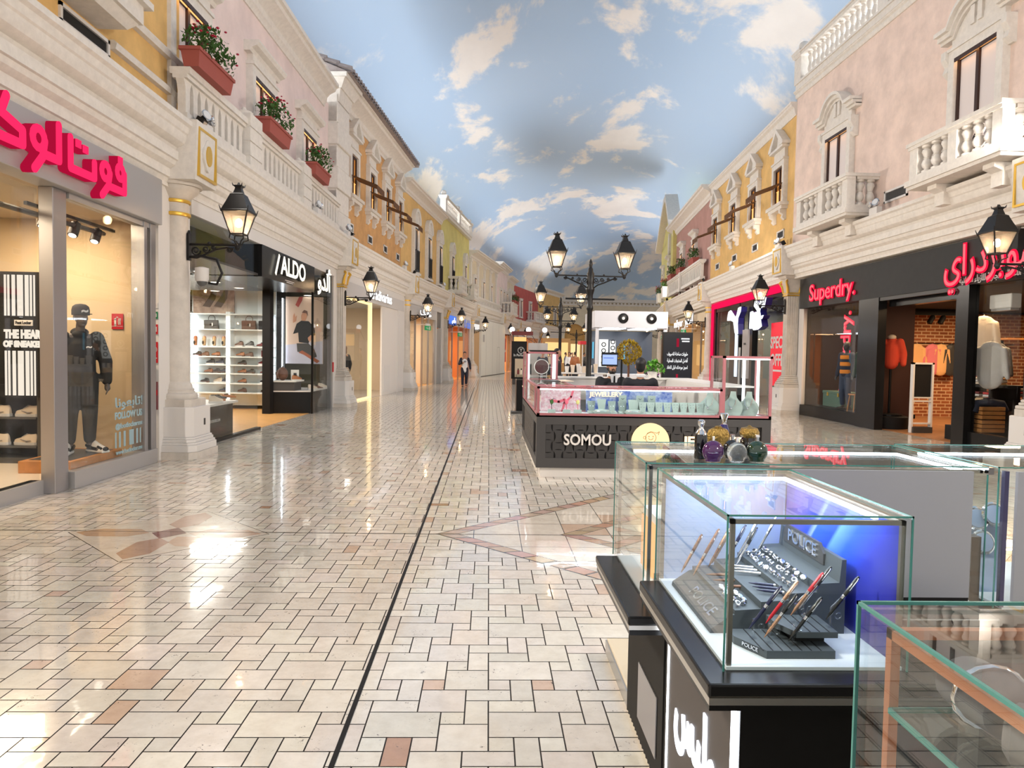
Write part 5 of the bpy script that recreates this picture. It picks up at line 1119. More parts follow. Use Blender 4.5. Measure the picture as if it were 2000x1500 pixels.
t = thing('backpack', 'glossy brown leather backpack on the right window display', 'bag', M @ TR(7.65, 1.28, .83)); mb = MB(); mb.sph((0, 0, .17), .15, 14, 10, (.8, .95, 1.15)); mb.build('body', BRL, t, smooth=60); mb = MB(); mb.tube([(-.1, .05, .28), (-.14, .12, .2), (-.1, .1, .05)], .015, 6); mb.tube([(-.02, -.02, .33), (0, 0, .37), (.02, .02, .33)], .01, 6); mb.build('strap', BRL, t); MB().sph((-.08, -.03, .1), .07, 10, 6, (.6, 1.2, .9)).build('pocket', BRL, t, smooth=60)
for k, (x, y, z, m, kd, lb) in enumerate(((7.55, 1.0, .83, TNL, 'sneaker', 'tan white soled shoe by the brown backpack'), (7.9, 1.05, .83, BLL, 'loafer', 'black shoe behind the white card in the right window'), (8.0, .72, .58, CREAMS, 'sneaker', 'white shoe low in the right window, nearer one'), (8.5, .7, .58, BRL, 'loafer', 'brown shoe low in the right window'), (8.9, .7, .58, CREAMS, 'sneaker', 'white sneaker low in the right window, farther one'))): shoe_thing(M @ TR(x, y, z, -1.0), lb, 'shoes in the right window', m, WHITE, kd, l=.25)
t = thing('price_card', 'white card stand with a bag picture in the right shoe window', 'card', M @ TR(7.62, .95, .83) @ Matrix.Rotation(-1.2, 4, 'Z')); bx('card', WHITE, t, -.1, .1, 0, .01, 0, .28); bx('picture', BLL, t, -.035, .04, -.003, 0, .06, .2)
bx('led_strip', LED, bpy.data.objects['shopfront.001'], 8.52, 8.535, 1.55, 1.58, .8, 3.0)
PO = SIDE(M, 'L', 8.6)
t = thing('light_box_poster', 'tall poster of a seated man in black with a red can above', 'poster', PO); bx('panel', mat('poster_print', S(226, 200, 182), .5) , t, -1.5, -.5, 0, .05, 1.25, 3.05); bx('backing', BLACK, t, -1.75, -1.52, .0, .06, 0, 3.3)
def pr(nm, m, pts, d=.0): return MB().prism([(-1.5+u, 1.25+v*1.0) for u, v in pts], -.004-d, 0, 'Y').build(nm, m, t)
pr('printed_floor', mat('lilac_print', S(196, 196, 214), .5), [(0, 0), (1, 0), (1, .62), (0, .5)]); pr('printed_can', mat('red_print', S(176, 66, 54), .5), [(.26, 1.58), (.36, 1.8), (.46, 1.8), (.44, 1.7), (.34, 1.52)], .002)
pr('printed_jacket', BLACKM, [(.2, .8), (.3, 1.08), (.42, 1.16), (.62, 1.15), (.76, 1.0), (.8, .78), (.66, .72), (.62, .55), (.36, .58), (.34, .84)], .004)
pr('printed_trousers', CHAR, [(.3, .55), (.62, .55), (.78, .4), (.85, .2), (.68, .12), (.5, .3), (.32, .32)], .005); pr('printed_shoe', mat('rust_print', S(168, 92, 60), .5), [(.35, .3), (.5, .24), (.85, .02), (.93, .08), (.72, .2), (.45, .36)], .007)
pr('printed_face', mat('skin_print', S(206, 150, 118), .5), [(.43, 1.16), (.42, 1.3), (.47, 1.4), (.55, 1.4), (.58, 1.28), (.53, 1.16)], .006); pr('printed_hair', BRL, [(.44, 1.38), (.5, 1.45), (.58, 1.42), (.6, 1.3), (.56, 1.36)], .008); pr('printed_hand', mat('skin_print_b', S(206, 150, 118), .5), [(.2, 1.1), (.2, 1.28), (.23, 1.36), (.26, 1.25), (.3, 1.3), (.28, 1.14)], .006); pr('printed_hand', mat('skin_print_c', S(206, 150, 118), .5), [(.6, .7), (.68, .78), (.76, .74), (.72, .64), (.62, .62)], .009)
t = thing('pendant_lamp', 'grey drum pendant inside the black shoe shop', 'lamp', M @ TR(3.0, 1.6, 0)); MB().lathe([(.22, 2.75), (.24, 2.8), (.24, 3.0), (.1, 3.05)], 20).build('shade', CHAR, t, smooth=40); MB().cyl((0, 0, 3.0), (0, 0, 3.1), .01).build('cord', BLACK, t)
# dome camera on the round column and its white bracket box
t = thing('dome_camera', 'white dome security camera on a curved arm under the wall lantern', 'camera', colM('L', 1) @ TR(.0, .26, 0))
mb = MB(); mb.tube([(0, 0, 2.98), (.0, -.2, 3.0), (.0, -.42, 2.95), (0, -.5, 2.75), (0, -.42, 2.58), (0, -.3, 2.6)], .02, 8); mb.build('arm', IRON, t, smooth=60); MB().lathe([(.03, 2.84), (.1, 2.82), (.1, 2.66), (.085, 2.62)], 18, (0, -.2, 0)).build('housing', WHITE, t, smooth=40); MB().sph((0, -.2, 2.62), .075, 14, 8, (1, 1, 1)).build('dome', mat('smoked_dome', (.1, .1, .1), .1), t, smooth=60)
t = thing('air_curtain', 'white unit box hanging behind the shoe shop glass', 'unit', M @ TR(1.0, .9, 2.55)); bx('case', WHITE, t, -.3, .3, -.1, .1, 0, .2, bev=.02); bx('lower_panel', ALU, t, -.24, .24, -.06, .06, -.22, 0)
# ------------------------------------------------------------------ simple shops further along
EXITG = mat('lit_exit_green', S(16, 140, 84), .4, emis=S(16, 150, 90), es=.3)
def exit_sign(M_, label):
    t = thing('exit_sign', label, 'sign', M_, None); bx('case', EXITG, t, -.24, .24, -.03, .03, -.1, .1); bx('bracket', WHITE, t, -.2, .2, -.03, .03, .1, .2); bx('arm', WHITE, t, -.02, .02, .03, .7, .14, .18)
    mb = MB(); mb.stroke([(-.08, -.05), (-.04, 0), (-.06, .04)], .025, -.036, -.03); mb.stroke([(-.04, 0), (0, -.05)], .025, -.036, -.03); mb.box(.06, .14, -.036, -.03, -.07, .07); mb.stroke([(-.2, 0), (-.12, 0)], .03, -.036, -.03); mb.build('pictogram', WHITE, t); return t
def lit_text(M_, s, label, m, size, width=None, nm='shop_sign', ext=.03, off=.006):
    t = thing(nm, label, 'sign', M_); (tube_text(s, m, GREYF, t, Matrix.Identity(4), size, ext, off, width) if ext > .02 else text(s, m, t, Matrix.Identity(4), size, ext, off, 'lettering', width)); return t
GREYF = mat('pale_grey_fascia', S(200, 196, 194), .5)
WLIT = lamp('white_lit_letter', (1, 1, 1), 1.5)
# pale grey fashion shop, left bay 2
M, L = bay('L', 2)
room('L', 2, .6, 9.0, .5, 5.5, 0, 3.4, WARMW, mat('shiny_grey_floor', S(170, 164, 158), .15), mat('pale_ceiling', S(206, 200, 192), .8), 'pale grey fashion shop')
ceil_area('L', 2, 2.4, 2.4, 3.3, 2, 1.5, 90, (1, .86, .7)); ceil_area('L', 2, 5, 2.4, 3.3, 1.5, 1.5, 110, (1, .86, .72))
t = thing('shopfront', 'pale grey fashion shopfront with a big window and a half closed white panel', 'shopfront', M)
bx('fascia', GREYF, t, .55, 9.0, .42, .6, 3.28, 3.72); bx('glass_pane', GLASS, t, .6, 3.7, .5, .512, .06, 3.28); bx('lit_frame', mat('warm_lit_frame', S(240, 214, 160), .5, emis=(1, .78, .42), es=.7), t, 3.7, 3.82, .44, .56, 0, 3.28); bx('sill', bpy.data.materials['warm_lit_frame'], t, .6, 3.7, .48, .56, 0, .06); bx('head_strip', bpy.data.materials['warm_lit_frame'], t, .6, 3.7, .5, .54, 3.2, 3.28)
bx('white_panel', mat('white_shutter_panel', S(226, 220, 214), .5), t, 5.35, 7.9, .46, .52, 0, 3.28); bx('panel_frame', WHITE, t, 7.9, 9.0, .42, .6, 0, 3.28); bx('grooved_door', WHITE, t, 5.6, 6.6, .445, .46, .1, 1.1)
lit_text(M @ TR(4.75, .38, 3.56), 'stradivarius', 'white lit small letters on the pale grey fascia behind a lantern', WLIT, .5, 3.3)
t = thing('sales_counter', 'pale sales counter with glass top inside the grey fashion shop', 'counter', M); bx('base', WARMW, t, 1.2, 3.4, 1.6, 2.2, 0, .95); bx('glass_top', GLASSC, t, 1.2, 3.4, 1.6, 2.2, .95, 1.25)
for k in range(5): bx('tray', WHITE, t, 1.3+k*.42, 1.6+k*.42, 1.68, 1.9, .95, 1.05)
t = thing('wall_shelves', 'long shelf with pink and white goods at the back of the grey fashion shop', 'shelf', M)
for z in (1.0, 1.5, 2.0): bx('shelf', CHAR, t, .8, 5.0, 5.1, 5.5, z-.03, z)
for k in range(24): bx('carton', [WHITE, MAR, PINK, BLACK][k % 4], t, .9+(k % 8)*.5, 1.2+(k % 8)*.5, 5.15, 5.4, 1.0+.5*(k//8), 1.22+.5*(k//8))
def figure(name, label, M_, j, vox, parts, cat='person', Rh=None, hands=True, skin=None):
    t = thing(name, label, cat, M_); mb = MB(); body(mb, j, Rh=Rh, hands=hands); blob(mb, 'body', skin or SKIN, t, vox)
    for nm, m, fn in parts: mb = MB(); fn(mb); blob(mb, nm, m, t, vox*1.25)
    return t
def hair(mb, j, back=0.0, R_=None):
    T = Matrix.Translation(V(j, 'hed')) @ (R_ or Matrix.Identity(4)); mb.sph((0, .022, .05), .104, 12, 8, (.82, 1.0, .92), T=T); mb.sph((0, .05, 0), .085, 10, 8, (.9, .7, 1.1), T=T)
    if back: mb.sph((0, .07, -.08), .08, 10, 8, (.9, .5, 1.4), T=T)
NAVY = mat('navy_cloth', (.02, .022, .04), .85); BGE = mat('beige_trousers', S(206, 186, 168), .85)
figure('person', 'woman in black top and beige trousers seen from behind inside the grey fashion shop', M @ TR(4.5, 1.6, 0, 2.6), J0, .018, [('top', SUIT, lambda mb: top_cloth(mb, J0, .02)), ('trousers', BGE, lambda mb: trousers(mb, J0, .03, .0)), ('hair', BRL, lambda mb: hair(mb, J0, 1))])
t = thing('alarm_box', 'small red fire alarm box on the pier past the black shoe shop', 'alarm', colM('L', 2) @ TR(-.535, .5, 1.15, -PI/2)); bx('case', RED, t, -.07, .07, -.08, 0, -.14, .14, bev=.01); bx('label', WHITE, t, -.04, .04, -.084, -.08, .02, .08)
# third shop
def simple_shop(i, side, name, wallm, lightc, power, z1=3.3, fas=None, x0=.6, x1=None, sill=True):
    M, L = bay(side, i); x1 = x1 or L-.6; yg = YG[side]+.04
    room(side, i, x0, x1, yg+.06, 5, 0, z1+.1, wallm, PARQ, WARMW, name); ceil_area(side, i, (x0+x1)/2, 2.2, z1, (x1-x0)*.6, 1.5, power, lightc)
    t = thing('shopfront', name + ' front with glass panes and white frame', 'shopfront', M)
    bx('fascia', fas or WHITE, t, x0-.1, x1+.1, yg-.06, yg+.1, z1, 3.75)
    n = 4
    for k in range(n+1): x = x0+(x1-x0)*k/n; bx('mullion', STEEL, t, x-.03, x+.03, yg-.02, yg+.06, 0, z1)
    for k in range(n):
        if k == 1: continue
        bx('glass_pane', GLASS, t, x0+(x1-x0)*k/n+.03, x0+(x1-x0)*(k+1)/n-.03, yg+.02, yg+.032, .05, z1)
    g = thing('goods_shelf', 'stocked shelves inside the ' + name, 'shelf', M)
    for z in (.5, 1.0, 1.5, 2.0): bx('shelf', WHITE, g, x0+.3, x1-.3, 4.5, 5, z-.03, z)
    r = random.Random(i*7+len(name)); cs = [MAR, TNL, WHITE, BLACK, RED, CREAMS, BLU]
    for k in range(22): x = x0+.5+(x1-x0-1.4)*r.random(); z = r.choice((.5, 1.0, 1.5, 2.0)); bx('goods', r.choice(cs), g, x, x+r.uniform(.2, .5), 4.55, 4.9, z, z+r.uniform(.15, .4))
    return t
simple_shop(3, 'L', 'white accessories shop with Arabic script sign', WARMW, (1, .82, .64), 150, 3.25, GREYF, x1=6.2)
M, L = bay('L', 3); lit_text(M @ TR(3.4, .36, 3.5), ar('عفاف'), 'white lit Arabic script on the fascia behind the third lantern', WLIT, .6, 2.4)
t = thing('service_door', 'grey louvred service door between the white shop and the blue sign shop', 'door', M); bx('leaf', ALU, t, 6.45, 7.75, .46, .5, 0, 2.85, bev=.01); bx('frame', WHITE, t, 6.3, 6.45, .42, .6, 0, 3.75); bx('frame', WHITE, t, 7.75, 8.1, .42, .6, 0, 3.75); bx('louvre', GRILLE, t, 6.45, 7.75, .48, .5, 2.9, 3.7); bx('handle', CHROME, t, 7.55, 7.6, .42, .46, 1.0, 1.2)
exit_sign(M @ TR(2.3, .0, 2.72, -.3), 'green running man exit sign hanging by the third left column')
simple_shop(4, 'L', 'orange lit shop with blue signs', mat('orange_wall', S(226, 150, 96), .8), (1, .6, .32), 190, 3.2)
M, L = bay('L', 4); BLUE = lamp('blue_lit_sign', (.1, .22, .8), .9)
t = thing('shop_sign', 'blue lit box sign with white Arabic script above the orange shop', 'sign', M @ TR(1.9, .3, 3.45)); bx('box', BLUE, t, -.8, .8, 0, .1, -.25, .25); text(ar('ملابس'), WLIT, t, TR(0, -.01, 0), .4, .005, .003, 'lettering', 1.1)
lit_text(M @ TR(6.4, .3, 3.4), 'U club', 'blue lit latin letters at the far end of the orange shop', BLUE, .75, 2.2)
exit_sign(M @ TR(2.0, -.05, 2.65, -.3), 'green running man exit sign in front of the orange shop')
M, L = bay('L', 5)
t = thing('hoarding', 'plain white boarding closing off an empty shop', 'hoarding', M); bx('panel', mat('hoarding_white', S(224, 220, 210), .6), t, .9, 10.4, -.05, .1, 0, 3.92); 
mb = MB()
for x in (2.6, 5.1, 7.6): mb.box(x-.004, x+.004, -.052, -.05, 0, 3.9)
for x in (7.0, 8.0): mb.box(x-.01, x+.01, -.053, -.05, 0, 2.1)
mb.box(7.0, 8.0, -.053, -.05, 2.08, 2.1); mb.build('door_outline', CHAR, t); bx('kick_strip', CHAR, t, .9, 10.4, -.056, -.05, 0, .04); bx('notice', ALU, t, 1.4, 2.0, -.06, -.05, 2.4, 2.9)
for i, nm, c in ((6, 'far shop with a red banner', (1, .62, .4)), (7, 'far orange lit shop', (1, .58, .34)), (8, 'farthest lit shop, left row', (1, .72, .45))): simple_shop(i, 'L', nm, mat('warm_wall_%d' % i, S(232, 188, 140), .8), c, 260, 3.3)
M, L = bay('L', 6); t = thing('banner', 'tall red banner with white script at the far shop', 'banner', M); bx('cloth', RED, t, 2.0, 3.0, .3, .34, .9, 2.9); text(ar('خصم'), WHITE, t, TR(2.5, .29, 1.9), .5, .004, .01, 'lettering', .8)

# ------------------------------------------------------------------ red framed sports shop (right bay 1)
M, L = bay('R', 1); yg = .64
room('R', 1, .6, 9.9, .75, 6, 0, 3.7, mat('olive_grey_wall', S(120, 118, 104), .8), mat('dark_sport_floor', S(96, 90, 84), .3), mat('grey_shop_ceiling', S(120, 118, 110), .8), 'red framed sports shop')
ceil_area('R', 1, 2.5, 2.4, 3.6, 2, 1.5, 110, (1, .95, .88)); ceil_area('R', 1, 7.5, 2.4, 3.6, 2, 1.5, 110, (1, .95, .88))
NRED = lamp('red_frame_glow', (1, .01, .09), .85)
t = thing('shopfront', 'sports shopfront with a glowing red frame, black panels and glass', 'shopfront', M)
bx('red_frame_top', NRED, t, .5, 9.95, .42, .56, 3.68, 3.9); bx('red_frame_side', NRED, t, .5, .66, .42, .56, 0, 3.68)
bx('black_panel', BLACK, t, .66, .95, .5, .6, 0, 3.68); bx('black_panel', BLACK, t, 3.42, 4.72, .5, .7, 0, 3.68); bx('black_panel', BLACK, t, 5.9, 6.45, .5, .7, 0, 3.68); bx('black_panel', BLACK, t, 4.72, 5.9, .6, .7, 0, 2.3); bx('head_panel', BLACK, t, .66, 9.95, .52, .6, 3.52, 3.68)
bx('glass_pane', GLASS, t, .95, 3.42, .6, .612, 0, 3.52); bx('glass_pane', GLASS, t, 4.72, 5.9, .6, .612, 2.3, 3.52); bx('glass_pane', GLASS, t, 6.45, 9.95, .6, .612, 0, 3.52)
def emblem(pts, x0, x1, z0, z1, label):
    xs = [p[0] for p in pts]; ys = [p[1] for p in pts]; q = [(x0+(x1-x0)*(a-min(xs))/(max(xs)-min(xs)), z1-(z1-z0)*(b-min(ys))/(max(ys)-min(ys))) for a, b in pts]
    t = thing('emblem', label, 'sign', M); MB().prism(q, .2, .24, 'Y').build('face', lamp('emblem_white', (.92, .96, 1), 1.5) if 'emblem_white' not in bpy.data.materials else bpy.data.materials['emblem_white'], t); MB().prism(q, .24, .45, 'Y').build('return', mat('indigo_return', S(40, 34, 110), .4) if 'indigo_return' not in bpy.data.materials else bpy.data.materials['indigo_return'], t)
emblem([(740,600),(755,530),(790,510),(840,580),(880,640),(905,600),(930,500),(965,490),(960,560),(920,650),(915,740),(925,890),(900,905),(880,870),(850,700),(800,670),(735,665)], 4.1, 5.9, 2.45, 3.45, 'white leaping animal emblem on the middle black panel')
emblem([(1215,430),(1230,360),(1270,350),(1320,440),(1350,330),(1390,320),(1440,340),(1410,470),(1335,480),(1325,520),(1345,600),(1400,590),(1370,640),(1345,640),(1370,750),(1300,790),(1220,795),(1205,770),(1130,765),(1140,510),(1180,500),(1200,530),(1290,520),(1260,480)], 7.1, 8.8, 2.55, 3.6, 'white animal and box emblem in front of the right glass')
t = thing('sale_poster', 'red special offer poster half hidden by the gilded pillar', 'poster', M); bx('sheet', mat('red_poster', S(224, 28, 50), .5, emis=S(224, 28, 50), es=.35), t, 8.55, 9.95, .5, .55, .75, 2.75)
text('SPECIAL', WHITE, t, TR(9.5, .49, 2.1), .52, .004, .012, 'lettering', 1.9); text('OFFER', WHITE, t, TR(9.4, .49, 1.55), .52, .004, .012, 'lettering', 1.6); bx('small_print', WHITE, t, 8.75, 9.85, .492, .5, 1.2, 1.26)
t = thing('standing_sign', 'light grey standing panel in front of the black sports shop panel', 'sign', M); bx('panel', ALU, t, 6.3, 7.0, .2, .26, .9, 2.6); text('PUMA', CHAR, t, TR(6.65, .19, 2.1), .1, .003, .002)
t = thing('tube_light', 'tall white tube lights on the black panel', 'lamp', M)
bx('tube', lamp('blue_white_tube', (.7, .82, 1), 1.4), t, 4.55, 4.75, .4, .46, .9, 2.7); bx('tube', WHITE, t, 4.95, 5.05, .45, .5, .6, 2.0)
for k, (x, y, lb) in enumerate(((1.3, 1.5, 'headless white sports mannequin in the left window of the red framed shop'), (7.6, 1.4, 'mannequin in pale shirt in the right window of the red framed shop'))):
    figure('mannequin', lb, M @ TR(x, y, .255, .5), J0, .02, [('shirt', [WHITE, CREAMS][k], lambda mb: top_cloth(mb, J0, .02, .2)), ('shorts', [BLACKM, TNL][k], lambda mb: trousers(mb, J0, .03, .3))], 'mannequin', skin=CHAR)
    t = thing('display_plinth', 'black plinth under the ' + ['left', 'right'][k] + ' sports mannequin', 'plinth', M); bx('block', BLACKM, t, x-.45, x+.45, y-.4, y+.4, .0, .26)
exit_sign(M @ TR(2.6, 1.2, 2.55, .6), 'green exit sign inside the red framed sports shop'); bx('rod', WHITE, bpy.data.objects['exit_sign.002'], -.01, .01, -.01, .01, .2, 1.15)

# ------------------------------------------------------------------ cream fronted shop and beyond (right bays 2, 3, 4)
simple_shop(2, 'R', 'cream fronted shop with lit script', mat('cream_shop_wall', S(232, 206, 160), .8), (1, .78, .5), 230, 3.3, mat('beige_fascia', S(222, 202, 172), .6))
M, L = bay('R', 2)
lit_text(M @ TR(2.6, .45, 3.45), 'mihyar', 'pale latin letters on the cream fascia', WLIT, .6, 3.0); lit_text(M @ TR(6.0, .45, 3.5), ar('المحيار'), 'pale Arabic script on the cream fascia', WLIT, .7, 2.4)
exit_sign(M @ TR(6.4, .1, 2.88, .3), 'green exit sign hanging in front of the cream shop')
simple_shop(3, 'R', 'cream lit perfume shop, right row', WARMW, (1, .8, .55), 230); simple_shop(4, 'R', 'farthest right lit shop', WARMW, (1, .8, .55), 230)
M, L = bay('R', 3); exit_sign(M @ TR(8.5, .1, 2.8, .3), 'small exit sign past the cream shop')

# ------------------------------------------------------------------ black clothing shop with red neon (right bay 0)
M, L = bay('R', 0)
DK = mat('dark_shop_wall', S(58, 46, 40), .7); WFL = mat('dark_wood_floor', S(168, 118, 78), .35, nz=(3, .25))
room('R', 0, .55, 9.0, .75, 7.2, 0, 3.05, DK, WFL, mat('black_ceiling', S(34, 32, 30), .8), 'black clothing shop')
for x, y, e in ((2.4, 1.2, 60), (3.2, 4.6, 90), (6.2, 3.0, 45), (7.0, 1.5, 55)): ceil_area('R', 0, x, y, 3.0, 1.2, 1.0, e, (1, .66, .36))
DKF = mat('black_slate_fascia', S(32, 31, 30), .6, nz=(6, .2))
t = thing('shopfront', 'black slate shopfront with red neon and a wide open entrance', 'shopfront', M)
bx('fascia', DKF, t, .5, 9.05, .5, .75, 3.06, 3.9); bx('base_panel', BLACK, t, .55, 3.86, .58, .75, 0, .3); bx('base_panel', BLACK, t, 7.85, 9.05, .58, .75, 0, .3)
for a, b in ((3.86, 4.74), (7.5, 7.86)): bx('black_pier', BLACK, t, a, b, .5, .7, 0, 3.06)
bx('glass_pane', GLASS, t, .6, 3.86, .64, .652, .3, 3.06); bx('glass_pane', GLASS, t, 7.86, 9.0, .64, .652, .3, 3.06)
bx('inner_lintel', BLACK, t, 4.74, 7.5, .75, .95, 2.85, 3.06); bx('dark_partition', mat('dark_maroon_partition', S(66, 40, 36), .6), t, 3.86, 3.94, .7, 1.85, 0, 3.0); bx('shutter_rail', CHAR, t, 4.74, 7.5, .52, .6, 2.98, 3.06)
NEONR = lamp('red_neon', (1, .008, .05), .95); NEONW = lamp('pink_neon_core', (1, .17, .2), .95)
def neon(s, M_, label, size, width, off=.03):
    t = thing('neon_sign', label, 'sign', M_); text(s, NEONR, t, TR(0, .06, 0), size, .008, off, 'neon_glow', width*1.03); text(s, NEONW, t, TR(0, .04, 0), size, .006, -.004, 'neon_core', width); return t
neon('Superdry.', M @ TR(2.48, .4, 3.42), 'red neon latin shop name at the left of the black fascia', .62, 2.45, .022)
neon(ar('سوبردراي') + '.', M @ TR(8.5, .4, 3.5), 'red neon Arabic shop name behind the right lantern', .8, 2.6, .025)
t = thing('small_sign', 'small white Arabic line under the red Arabic neon', 'sign', M @ TR(8.55, .48, 3.15)); text(ar('شركة الأعمال التجارية للأزياء القطنية'), mat('silver_letter', S(196, 190, 186), .4), t, Matrix.Identity(4), .17, .005, .002, 'lettering', 1.9)
neon('Superdry.', M @ TR(1.38, 1.4, 1.76) @ Matrix.Rotation(-PI/2, 4, 'Y'), 'tall vertical red neon name inside the left window', .74, 2.35, .025); MB().cyl((1.0, .06, .05), (1.29, .06, .05), .006).build('hanging_wire', IRON, [o for o in bpy.data.objects if o.name.startswith('neon_sign')][-1])
# brick far wall
def brick_mat():
    m = bpy.data.materials.new('warm_brick'); m.use_nodes = True; nt = m.node_tree; b = nt.nodes['Principled BSDF']; b.inputs['Roughness'].default_value = .85
    tc = nt.nodes.new('ShaderNodeTexCoord'); mp = nt.nodes.new('ShaderNodeMapping'); mp.inputs['Rotation'].default_value = (PI/2, 0, 0); br = nt.nodes.new('ShaderNodeTexBrick')
    br.inputs['Color1'].default_value = (*S(150, 84, 50), 1); br.inputs['Color2'].default_value = (*S(176, 104, 62), 1); br.inputs['Mortar'].default_value = (*S(226, 190, 150), 1); br.inputs['Scale'].default_value = 1; br.inputs['Mortar Size'].default_value = .014; br.inputs['Brick Width'].default_value = .26; br.inputs['Row Height'].default_value = .095
    nt.links.new(tc.outputs['Object'], mp.inputs[0]); nt.links.new(mp.outputs[0], br.inputs['Vector']); nt.links.new(br.outputs['Color'], b.inputs['Base Color']); return m
BS = SIDE(M, 'R', .62)
o = MB().box(2.2, 7.1, -.06, 0, 0, 3.0).build('wall_brick', brick_mat(), None, M=BS); structure(o, 'warm lit brick wall at the far side of the black clothing shop', 'wall')
t = thing('clothes_rail', 'black rail on the brick wall with hangers', 'rail', BS); MB().tube([(2.4, -.3, 2.12), (6.6, -.3, 2.12)], .015, 6).build('bar', IRON, t)
for x in (2.5, 4.5, 6.5): MB().cyl((x, -.06, 2.12), (x, -.3, 2.12), .012).build('bracket', IRON, t)
def garment(M_, label, m, w_=.46, h=.68, group='clothes on the brick wall rail', neck=None, pic=None, sl=True):
    t = thing('hanging_top', label, 'garment', M_, group); mb = MB(); mb.cap((0, 0, -h), (0, 0, -.18), w_*.46, w_*.48, 14, sq=(1, .3)); mb.cap((-w_*.34, 0, -.12), (w_*.34, 0, -.12), .06, .06, 8)
    if sl:
        for s_ in (-1, 1): mb.cap((s_*w_*.42, 0, -.14), (s_*w_*.6, -.02, -h*.95), .07, .045, 8)
    blob(mb, 'body', m, t, .02); MB().lathe([(.075, -.08), (.085, -.05), (.07, -.02), (.06, -.03)], 14, sq=(1, .7)).build('collar', neck or m, t, smooth=50)
    MB().tube([(-.18, 0, -.1), (0, 0, -.02), (.18, 0, -.1)], .008, 5).build('hanger', OAK, t); MB().tube([(0, 0, -.02), (0, 0, .04), (.02, 0, .055)], .004, 5).build('hook', CHROME, t)
    if pic: mb = MB(); [mb.stroke([(-.13+.02*k, z+.03*math.sin(2.2*k)) for k in range(14)], .014, -w_*.16-.006, -w_*.16) for z in (-.3, -.37, -.43)]; mb.build('script_print', WHITE, t)
    return t
GRN = mat('dark_green_knit', S(44, 58, 46), .9); ORG = mat('peach_knit', S(244, 190, 130), .9); PNK = mat('pink_knit', S(232, 130, 138), .9); RORG = mat('rust_red_fleece', S(214, 74, 50), .9)
for x, m, lb, pc in ((2.95, GRN, 'dark green top with white script hanging on the brick wall', 'Copper'), (3.75, ORG, 'peach jumper hanging on the brick wall rail', None), (4.2, PNK, 'pink jumper hanging next to the peach one', None), (4.45, ORG, 'second peach jumper at the right of the rail', None), (4.75, CHAR, 'charcoal top further along the brick wall rail', None)): garment(BS @ TR(x, -.32, 2.08), lb, m, pic=pc)
t = thing('spot_cluster', 'black ceiling spot heads in front of the brick wall', 'spotlight', BS)
for x in (3.1, 3.7, 4.0): MB(TR(x, -1.0, 2.75) @ Matrix.Rotation(.5, 4, 'Y')).lathe([(.04, -.12), (.07, -.1), (.07, .1), (.04, .14)], 12).build('spot_head', BLACKM, t, smooth=40)
bx('track', BLACKM, t, 2.8, 4.4, -1.03, -.97, 2.88, 3.05)
t = thing('round_table', 'dark round table with clothes hanging from its edge inside the black shop', 'table', M @ TR(5.0, 3.6, 0)); MB().lathe([(.55, .86), (.56, .9), (.5, .91)], 24).build('top', BLACKM, t); MB().cyl((0, 0, 0), (0, 0, .86), .05).build('leg', IRON, t); MB().prism([(-.3, .45), (.05, .45), (.05, .88), (-.3, .88)], -.58, -.55, 'Y').build('cloth', CHAR, t); MB().lathe([(.3, 0), (.28, .03), (.05, .06)], 16).build('foot', IRON, t)
for k in range(3):
    tk = thing('folded_stack', 'folded dark clothes stacked on the round table, ' + ['left stack', 'middle stack', 'right stack'][k], 'clothes', M @ TR(4.75+.25*k, 3.55, .915))
    for q in range(3): bx('folded_top', [CHAR, CREAMS, MAR][(k+q) % 3], tk, -.1, .1, -.12, .12, .05*q, .05*q+.045, bev=.015)
# entrance: rust hoodie form, security gate
tf = thing('torso_form', 'torso form in a rust red hooded fleece inside the entrance', 'mannequin', M @ TR(4.25, 1.12, .62, .9)); mb = MB(); top_cloth(mb, J0, .04, hood=True); blob(mb, 'fleece', RORG, tf, .02); MB().cyl((0, 0, -.3), (0, 0, .95), .03).build('pole', IRON, tf); MB().lathe([(.3, -.32), (.3, -.28), (.05, -.26)], 20).build('base', IRON, tf); mb = MB(); mb.sph((0, .0, 1.55), .09, 12, 8, (1.1, 1, .7)); mb.build('hood_lining', CREAMS, tf, smooth=60)
t = thing('display_plinth', 'black drum plinth under the rust red fleece', 'plinth', M @ TR(4.25, 1.12, 0)); MB().lathe([(.42, 0), (.42, .28), (.38, .3)], 24).build('drum', BLACKM, t, smooth=40)
sg = thing('security_gate', 'white framed security gate in the black shop entrance', 'gate', SIDE(M, 'R', 5.3) @ TR(1.25, 0, 0)); mb = MB()
for x in (-.24, .2): mb.box(x, x+.04, -.05, .05, 0, 1.58)
mb.box(-.24, .24, -.05, .05, 1.54, 1.58); mb.box(-.2, .2, -.04, .04, .78, .81); mb.box(-.2, .2, -.04, .04, .7, .73); mb.box(-.2, .2, -.04, .04, .2, .23); mb.build('frame', WHITE, sg); bx('upper_panel', BLACKM, sg, -.2, .2, -.01, .01, .81, 1.54); bx('foot', CHAR, sg, -.22, .22, -.1, .1, 0, .14)
